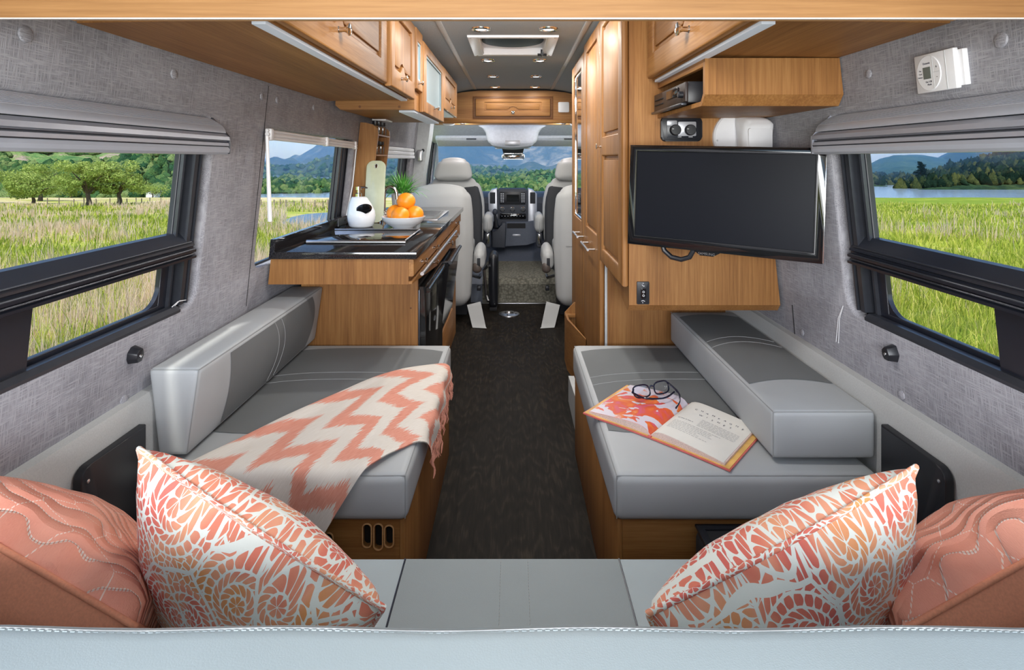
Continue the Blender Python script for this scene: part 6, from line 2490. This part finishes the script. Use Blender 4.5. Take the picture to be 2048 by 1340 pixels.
hill('green_hillside', [(-700, 190), (-300, 200), (0, 215), (120, 225), (260, 240), (350, 252), (400, 275), (440, 320), (475, 398)], 112, 330, -6.4, M_hillside, 11, 0.016, rows=30, p=0.92)
hill('right_far_hill', [(1480, 362), (1640, 345), (1700, 337), (1730, 331), (1765, 318), (1800, 310), (1835, 308), (1870, 314), (1910, 322), (1990, 330), (2100, 340), (2400, 350)], 420, 760, -14, hill_mat('wooded_blue_hill', [(0.4, (0.02, 0.06, 0.035)), (0.55, (0.05, 0.10, 0.05)), (0.7, (0.10, 0.15, 0.07))], 0.03, 0.2, 1.0, 3.0), 10, 0.012, rows=20)
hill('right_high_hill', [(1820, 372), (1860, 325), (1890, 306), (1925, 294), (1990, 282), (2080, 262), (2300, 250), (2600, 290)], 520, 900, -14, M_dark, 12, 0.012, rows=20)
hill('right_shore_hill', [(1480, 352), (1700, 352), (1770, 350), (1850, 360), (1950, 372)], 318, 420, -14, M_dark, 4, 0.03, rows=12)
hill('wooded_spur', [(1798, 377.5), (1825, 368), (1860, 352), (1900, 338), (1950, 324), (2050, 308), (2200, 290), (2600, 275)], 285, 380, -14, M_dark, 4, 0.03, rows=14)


# trees on the far hills, too many to count
def tree_mat(name, stops, nscale=0.9):
    m = Mat(name)
    at_ = m.n('ShaderNodeVertexColor') if False else m.n('ShaderNodeAttribute', {'attribute_name': 'tone'})
    f = m.math('ADD', m.math('MULTIPLY', at_.outputs['Fac'], 0.6), m.math('MULTIPLY', m.noise(m.coord(), nscale, 3, 0.7), 0.4))
    col = m.ramp(f, stops)
    m.bump(m.noise(m.coord(), nscale * 1.5, 3, 0.7), 1.0, 1.2)
    return m.done(col, 0.95, spec=0.05)


ico = bmesh.new()
bmesh.ops.create_icosphere(ico, subdivisions=2, radius=1.0)
ICO_V = np.array([v.co[:] for v in ico.verts])
ICO_F = np.array([[v.index for v in f.verts] for f in ico.faces])
ico.free()


def forest(name, spots, mat, label):
    """spots: (x, y, z, radius, height)"""
    V, Fc, T = [], [], []
    n = len(ICO_V)
    for k, (x, y, z, r, h) in enumerate(spots):
        d = 1 + 0.28 * rng.standard_normal(n).clip(-1.5, 1.5)
        a = rng.uniform(0, 2 * PI)
        P = ICO_V * d[:, None]
        taper = 1 - 0.45 * np.clip(P[:, 2], -1, 1)
        q = np.stack([P[:, 0] * r * taper, P[:, 1] * r * taper, (P[:, 2] + 0.75) * h * 0.55], 1)
        q = np.stack([q[:, 0] * math.cos(a) - q[:, 1] * math.sin(a), q[:, 0] * math.sin(a) + q[:, 1] * math.cos(a), q[:, 2]], 1)
        V.append(q + np.array([x, y, z]))
        Fc.append(ICO_F + k * n)
        T.append(np.full(n, rng.uniform(0, 1)))
    return mesh_np(name, np.concatenate(V), np.concatenate(Fc), mat, np.concatenate(T), label)


def mesh_np(name, V, Fc, mat, tone, label, cat='trees', smooth=False, parent=None, kind='stuff'):
    me = bpy.data.meshes.new(name)
    m, n = len(Fc), Fc.shape[1]
    me.vertices.add(len(V))
    me.vertices.foreach_set('co', V.astype(np.float32).ravel())
    me.loops.add(m * n)
    me.loops.foreach_set('vertex_index', Fc.astype(np.int32).ravel())
    me.polygons.add(m)
    me.polygons.foreach_set('loop_start', np.arange(0, m * n, n, dtype=np.int32))
    a = me.attributes.new('tone', 'FLOAT', 'POINT')
    a.data.foreach_set('value', tone.astype(np.float32))
    me.update(calc_edges=True)
    me.validate()
    if smooth:
        me.polygons.foreach_set('use_smooth', [True] * m)
    me.materials.append(mat)
    o = bpy.data.objects.new(name, me)
    COL.objects.link(o)
    if parent is not None:
        o.parent = parent
        o.location = -WO[parent]
    WO[o] = Vector((0, 0, 0))
    if label:
        o['label'] = label
        o['category'] = cat
    if kind:
        o['kind'] = kind
    return o


def on_hill(name, n, f0, f1, r0, r1, u0=None, u1=None, ratio=1.6):
    rows = HZ[name]
    out = []
    for _ in range(n):
        i = int(rng.uniform(0, len(rows) - 1.01))
        f = rng.uniform(f0, f1)
        j = f * (len(rows[0]) - 1)
        j0 = min(int(j), len(rows[0]) - 2)
        a, b, c = np.array(rows[i][j0]), np.array(rows[i][j0 + 1]), np.array(rows[i + 1][j0])
        p = a + (b - a) * (j - j0) + (c - a) * rng.uniform(0, 1)
        r = rng.uniform(r0, r1)
        out.append((p[0], p[1], p[2] - 0.2 * r, r, r * ratio * rng.uniform(0.8, 1.25)))
    return out


M_leafy = tree_mat('mixed_green_trees', [(0.28, (0.025, 0.08, 0.032)), (0.5, (0.07, 0.15, 0.045)), (0.72, (0.18, 0.25, 0.085))])
M_conifer = tree_mat('shaded_conifers', [(0.3, (0.006, 0.018, 0.011)), (0.58, (0.016, 0.036, 0.018)), (0.82, (0.09, 0.10, 0.03))])  # shaded side of the spur is painted into the foliage colour
forest('hillside_trees', [s for s in on_hill('green_hillside', 8500, 0.0, 0.95, 0.7, 1.7) if mnoise.noise(Vector((s[0] * 0.02, s[1] * 0.02, 1))) > -0.22 or s[1] < 135], M_leafy, 'dense green trees covering the hillside beyond the left window')
forest('lakeside_trees', on_hill('forest_hill', 2600, 0.0, 1.0, 0.9, 2.1) + on_hill('near_moor_hill', 900, 0.0, 0.35, 1.5, 3), M_leafy, 'band of green trees along the far shore of the lake')
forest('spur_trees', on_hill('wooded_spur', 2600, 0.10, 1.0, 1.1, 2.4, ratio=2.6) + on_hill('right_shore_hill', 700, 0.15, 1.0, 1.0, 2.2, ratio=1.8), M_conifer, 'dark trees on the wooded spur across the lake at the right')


# near trees: trunk and a crown of separate leaf cards
def near_tree(u, D, hgt, wid, label, seed, n=6800, tone=0.0, leafs=0.22):
    r = np.random.default_rng(seed)
    x0 = (u - VU) * D / F
    z0 = zg(x0, D) - 0.05
    t = thing('field_tree', label, 'tree', (x0, D, z0), 'trees in the meadow')
    bm = nb()
    lean = r.uniform(-0.12, 0.12)
    top = Vector((x0 + lean * hgt, D, z0 + hgt * 0.55))
    tube(bm, [(x0, D, z0), (x0 + 0.1, D, z0 + hgt * 0.12), (x0 - 0.05, D, z0 + hgt * 0.28), top], [0.06 * hgt, 0.045 * hgt, 0.035 * hgt, 0.012 * hgt], 8)
    put('trunk', bm, M_bark, t)
    for k in range(6):
        a = 2 * PI * k / 6 + r.uniform(-0.4, 0.4)
        b = Vector((x0, D, z0 + hgt * r.uniform(0.16, 0.34)))
        e = Vector((x0 + math.cos(a) * wid * 0.40, D + math.sin(a) * wid * 0.40, z0 + hgt * r.uniform(0.45, 0.8)))
        bm = nb(); tube(bm, [b, b.lerp(e, 0.5) + Vector((0, 0, 0.05 * hgt)), e], [0.022 * hgt, 0.014 * hgt, 0.005 * hgt], 6)
        put('branch', bm, M_bark, t)
    L = 26
    c = np.stack([r.normal(0, 0.27, L).clip(-.42, .42) * wid, r.normal(0, 0.27, L).clip(-.42, .42) * wid, (0.64 + r.normal(0, 0.17, L).clip(-0.30, 0.22)) * hgt], 1)
    rad = r.uniform(0.10, 0.19, L) * wid
    idx = r.integers(0, L, n)
    d = r.standard_normal((n, 3))
    d /= np.linalg.norm(d, axis=1)[:, None]
    P = c[idx] + d * (rad[idx] * r.uniform(0.55, 1.05, n) ** 0.5)[:, None] * np.array([1.15, 1.15, 0.85])
    P += np.array([x0, D, z0])
    s = leafs * r.uniform(0.6, 1.3, n)
    a = r.standard_normal((n, 3)); a /= np.linalg.norm(a, axis=1)[:, None]
    b = np.cross(a, d); b /= np.linalg.norm(b, axis=1)[:, None]
    V = np.stack([P - a * s[:, None] * 0.5, P + b * s[:, None] * 0.3, P + a * s[:, None] * 0.5, P - b * s[:, None] * 0.3], 1).reshape(-1, 3)
    Fc = np.arange(4 * n).reshape(-1, 4)
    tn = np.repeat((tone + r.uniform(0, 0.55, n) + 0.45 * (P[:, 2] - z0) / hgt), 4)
    mesh_np('crown', V, Fc, M_treeleaf, tn, None, parent=t, kind='stuff')


M_bark = plain('dark_bark', (0.06, 0.045, 0.03), 0.9)
M_treeleaf = Mat('willow_leaves')
_a = M_treeleaf.n('ShaderNodeAttribute', {'attribute_name': 'tone'})
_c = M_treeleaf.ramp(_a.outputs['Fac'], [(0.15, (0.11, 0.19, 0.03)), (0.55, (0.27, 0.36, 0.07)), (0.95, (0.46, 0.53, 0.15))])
_tr = M_treeleaf.n('ShaderNodeBsdfTranslucent')
M_treeleaf.t.links.new(_c, _tr.inputs['Color'])
_mx = M_treeleaf.n('ShaderNodeMixShader', None, Fac=0.35)
M_treeleaf.t.links.new(M_treeleaf.b.outputs[0], _mx.inputs[1])
M_treeleaf.t.links.new(_tr.outputs[0], _mx.inputs[2])
M_treeleaf.t.links.new(_mx.outputs[0], M_treeleaf.out.inputs['Surface'])
M_treeleaf = M_treeleaf.done(_c, 0.7, spec=0.2)
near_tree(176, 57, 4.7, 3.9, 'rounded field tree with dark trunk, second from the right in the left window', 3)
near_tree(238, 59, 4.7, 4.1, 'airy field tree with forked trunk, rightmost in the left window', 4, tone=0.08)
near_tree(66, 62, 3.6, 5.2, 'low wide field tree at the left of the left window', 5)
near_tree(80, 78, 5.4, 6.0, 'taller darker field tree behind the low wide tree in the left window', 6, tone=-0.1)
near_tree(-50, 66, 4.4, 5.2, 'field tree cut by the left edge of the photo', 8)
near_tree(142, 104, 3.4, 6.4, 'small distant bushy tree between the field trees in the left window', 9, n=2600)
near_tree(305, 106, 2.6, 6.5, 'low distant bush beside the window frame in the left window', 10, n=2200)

# lone pine on the spur
pz0 = at(1841, 361, 318)
t = thing('pine_tree', 'lone dark pine standing on the shore at the right across the lake', 'tree', pz0)
bm = nb(); tube(bm, [pz0 + Vector((0, 0, -1.5)), pz0 + Vector((0.2, 0, 5)), pz0 + Vector((-0.1, 0, 10.0))], [0.30, 0.24, 0.08], 8)
put('trunk', bm, M_bark, t)
V, Tn = [], []
r = np.random.default_rng(21)
for k in range(30):
    h = 2.6 + 7.8 * k / 30
    w = 3.0 * (1 - 0.62 * (h - 2.6) / 7.8) * r.uniform(0.65, 1.1)
    a = r.uniform(0, 2 * PI)
    cc = np.array([pz0.x + math.cos(a) * w * 0.55, pz0.y + math.sin(a) * w * 0.55, pz0.z + h])
    n = 70
    P = cc + r.normal(0, 1, (n, 3)) * np.array([w * 0.42, w * 0.42, 0.16])
    s = r.uniform(0.25, 0.5, n)[:, None]
    a_ = r.standard_normal((n, 3)); b_ = r.standard_normal((n, 3))
    a_ /= np.linalg.norm(a_, axis=1)[:, None]; b_ /= np.linalg.norm(b_, axis=1)[:, None]
    V.append(np.stack([P - a_ * s, P + b_ * s * 0.6, P + a_ * s, P - b_ * s * 0.6], 1).reshape(-1, 3))
V = np.concatenate(V)
mesh_np('needle_clusters', V, np.arange(len(V)).reshape(-1, 4), M_conifer, np.full(len(V), 0.25), None, parent=t, kind='stuff')

# fence posts across the meadow
t = thing('field_fence', 'line of small weathered posts across the meadow in the left windows', 'fence', ((200 - VU) * 66 / F, 66, -4))
M_post = plain('weathered_post', (0.20, 0.16, 0.12), 0.9)
for u, v in [(95, 411), (118, 410), (148, 411), (168, 411), (192, 410), (220, 409), (254, 409), (272, 408), (283, 409), (300, 409), (322, 407), (345, 407)] + [(522, 415), (536, 415), (548, 416), (561, 415), (572, 418), (588, 417), (604, 415), (630, 417), (646, 418), (656, 418), (668, 416)]:
    D = 2070 / (v - 375.5)
    x = (u - VU) * D / F
    z = zg(x, D)
    bm = nb(); tube(bm, [(x, D, z - 0.1), (x + 0.02 * random.uniform(-1, 1), D, z + 0.62 + 0.2 * random.random())], [0.055, 0.045], 6)
    put('post', bm, M_post, t)
for seg_ in (((95, 411), (345, 407)), ((522, 415), (668, 417))):
    bm = nb()
    pts = []
    for f in np.linspace(0, 1, 12):
        u, v = (seg_[0][0] + (seg_[1][0] - seg_[0][0]) * f, seg_[0][1] + (seg_[1][1] - seg_[0][1]) * f)
        D = 2070 / (v - 375.5)
        x = (u - VU) * D / F
        pts.append((x, D, zg(x, D) + 0.5))
    tube(bm, pts, 0.012, 4)
    put('wire', bm, M_post, t)
# cottage at the foot of the hillside
cp = at(308, 386, 111)
t = thing('cottage', 'tiny white cottage at the foot of the green hillside', 'house', (cp.x, cp.y, cp.z))
bm = nb(); prism(bm, [(cp.x - 0.8, cp.z - 0.9), (cp.x + 0.8, cp.z - 0.9), (cp.x + 0.8, cp.z + 0.1), (cp.x, cp.z + 0.6), (cp.x - 0.8, cp.z + 0.1)], cp.y - 1.2, cp.y + 1.5, ALONG_Y())
put('walls', bm, M_white, t, smooth=None)
bm = nb()
for s in (-1, 1):
    prism(bm, [(cp.x, cp.z + 0.72), (cp.x, cp.z + 0.6), (cp.x + s * 0.95, cp.z + 0.0), (cp.x + s * 0.95, cp.z + 0.12)], cp.y - 1.35, cp.y + 1.65, ALONG_Y())
put('roof', bm, M_dash, t, smooth=None)

# grass blades near the van
def grass(name, n, a0, a1, r0, r1, straw, label, hmul=1.0, shift=0.0):
    r = np.random.default_rng(hash(name) % 1000 if False else len(name) * 17 + n % 97)
    m = n // 36
    Rc = r0 * (r1 / r0) ** (r.uniform(0, 1, m) ** 0.85)
    Ac = r.uniform(a0, a1, m)
    ci = r.integers(0, m, n)
    R, A = Rc[ci], Ac[ci]
    spread = (0.16 + 0.010 * R) * r.uniform(0.5, 1.6, m)[ci]
    ox, oy = r.normal(0, 1, n) * spread, r.normal(0, 1, n) * spread
    X, Y = R * np.sin(A) + ox, R * np.cos(A) + oy
    od = np.hypot(ox, oy) / spread
    oa = np.arctan2(oy, ox)
    clump = r.normal(0, 0.28, m)[ci]
    pnt = np.array([mnoise.noise(Vector((x * 0.15, y * 0.15, 5.0))) + 0.5 * mnoise.noise(Vector((x * 0.9, y * 0.9, 2.0))) for x, y in zip(X, Y)])
    Z = np.array([zg(x, y) for x, y in zip(X, Y)])
    isstraw = (pnt * 1.3 + clump + r.normal(0, 0.16, n)) > straw
    R = np.hypot(X, Y)
    keep = np.ones(n, bool)
    for k in range(n):
        if -19 < X[k] < -7 and 24 < Y[k] < 42:
            u, v = X[k] / Y[k] * F + VU, 375.5 + 2070 / Y[k]
            if u > 572 and v < 456:
                keep[k] = False
    X, Y, Z, R, isstraw, pnt, od, oa, ci = X[keep], Y[keep], Z[keep], R[keep], isstraw[keep], pnt[keep], od[keep], oa[keep], ci[keep]
    n = len(X)
    h = np.where(isstraw, r.uniform(0.30, 0.62, n), r.uniform(0.16, 0.40, n)) * hmul * (0.85 + 0.5 * np.clip(pnt, -0.5, 0.7)) * np.exp(-0.28 * od * od) * r.uniform(0.75, 1.5, m)[ci] * 1.15
    w = np.maximum(0.0042, R * 0.00050) * np.where(isstraw, 0.8, 1.25)
    th = r.uniform(0, PI, n)
    dx, dy = np.cos(th) * w, np.sin(th) * w
    la = oa + r.normal(0, 0.7, n)
    le = np.where(isstraw, r.uniform(0.05, 0.40, n), r.uniform(0.15, 0.7, n)) * h * (0.4 + 0.6 * od)
    lx, ly = np.cos(la) * le, np.sin(la) * le
    def row(f, k, ww):
        cx_, cy_, cz_ = X + lx * f * f, Y + ly * f * f, Z + h * k
        return np.stack([cx_ - dx * ww, cy_ - dy * ww, cz_], 1), np.stack([cx_ + dx * ww, cy_ + dy * ww, cz_], 1)
    a, b = row(0, -0.05, 1.0)
    c, d = row(0.6, 0.62, 0.8)
    e, _ = row(1.0, 1.0, 0.0)
    V = np.stack([a, b, c, d, e], 1).reshape(-1, 3)
    base = np.arange(n)[:, None] * 5
    Fc = np.concatenate([base + np.array([[0, 1, 3]]), base + np.array([[0, 3, 2]]), base + np.array([[2, 3, 4]])])
    tone = np.repeat(np.where(isstraw, 0.66 + 0.34 * r.uniform(0, 1, n), 0.06 + shift + 0.42 * r.uniform(0, 1, n) + 0.05 * np.clip(pnt, -1, 1)), 5)
    tone[np.arange(n) * 5 + 4] += 0.04
    return mesh_np(name, V, Fc, M_blade, tone, label, cat='grass')


M_blade = Mat('grass_blades')
_a = M_blade.n('ShaderNodeAttribute', {'attribute_name': 'tone'})
_c = M_blade.ramp(_a.outputs['Fac'], [(0.05, (0.10, 0.18, 0.015)), (0.28, (0.35, 0.41, 0.045)), (0.48, (0.60, 0.58, 0.11)), (0.66, (0.60, 0.42, 0.25)), (0.95, (0.80, 0.62, 0.46))])
_tr = M_blade.n('ShaderNodeBsdfTranslucent')
M_blade.t.links.new(_c, _tr.inputs['Color'])
_mx = M_blade.n('ShaderNodeMixShader', None, Fac=0.35)
M_blade.t.links.new(M_blade.b.outputs[0], _mx.inputs[1])
M_blade.t.links.new(_tr.outputs[0], _mx.inputs[2])
M_blade.t.links.new(_mx.outputs[0], M_blade.out.inputs['Surface'])
M_blade = M_blade.done(_c, 0.7, spec=0.15)
grass('meadow_grass', 110000, -1.02, -0.26, 3.6, 75, 0.20, 'tall straw and green grass of the meadow beyond the left windows')
grass('meadow_grass', 80000, 0.44, 1.0, 3.4, 75, 0.85, 'bright green and yellow grass of the meadow beyond the right window', shift=0.07)

# haze over the lake and the hills
bm = nb(); box(bm, -1500, 1500, 300, 1600, -13, 330)
hz = Mat('distance_haze')
vs_ = hz.n('ShaderNodeVolumeScatter', None, Color=(0.28, 0.56, 1.0, 1), Density=0.0010, Anisotropy=-0.4)
va_ = hz.n('ShaderNodeVolumeAbsorption', None, Color=(0.28, 0.56, 1.0, 1), Density=0.0010)
ad_ = hz.n('ShaderNodeAddShader')
hz.t.links.new(vs_.outputs[0], ad_.inputs[0])
hz.t.links.new(va_.outputs[0], ad_.inputs[1])
hz.t.links.new(ad_.outputs[0], hz.out.inputs['Volume'])
for l in list(hz.out.inputs['Surface'].links):
    hz.t.links.remove(l)
put('haze', bm, hz.m, label='thin blue haze lying over the lake and the far mountains', cat='haze', kind='stuff', smooth=None)
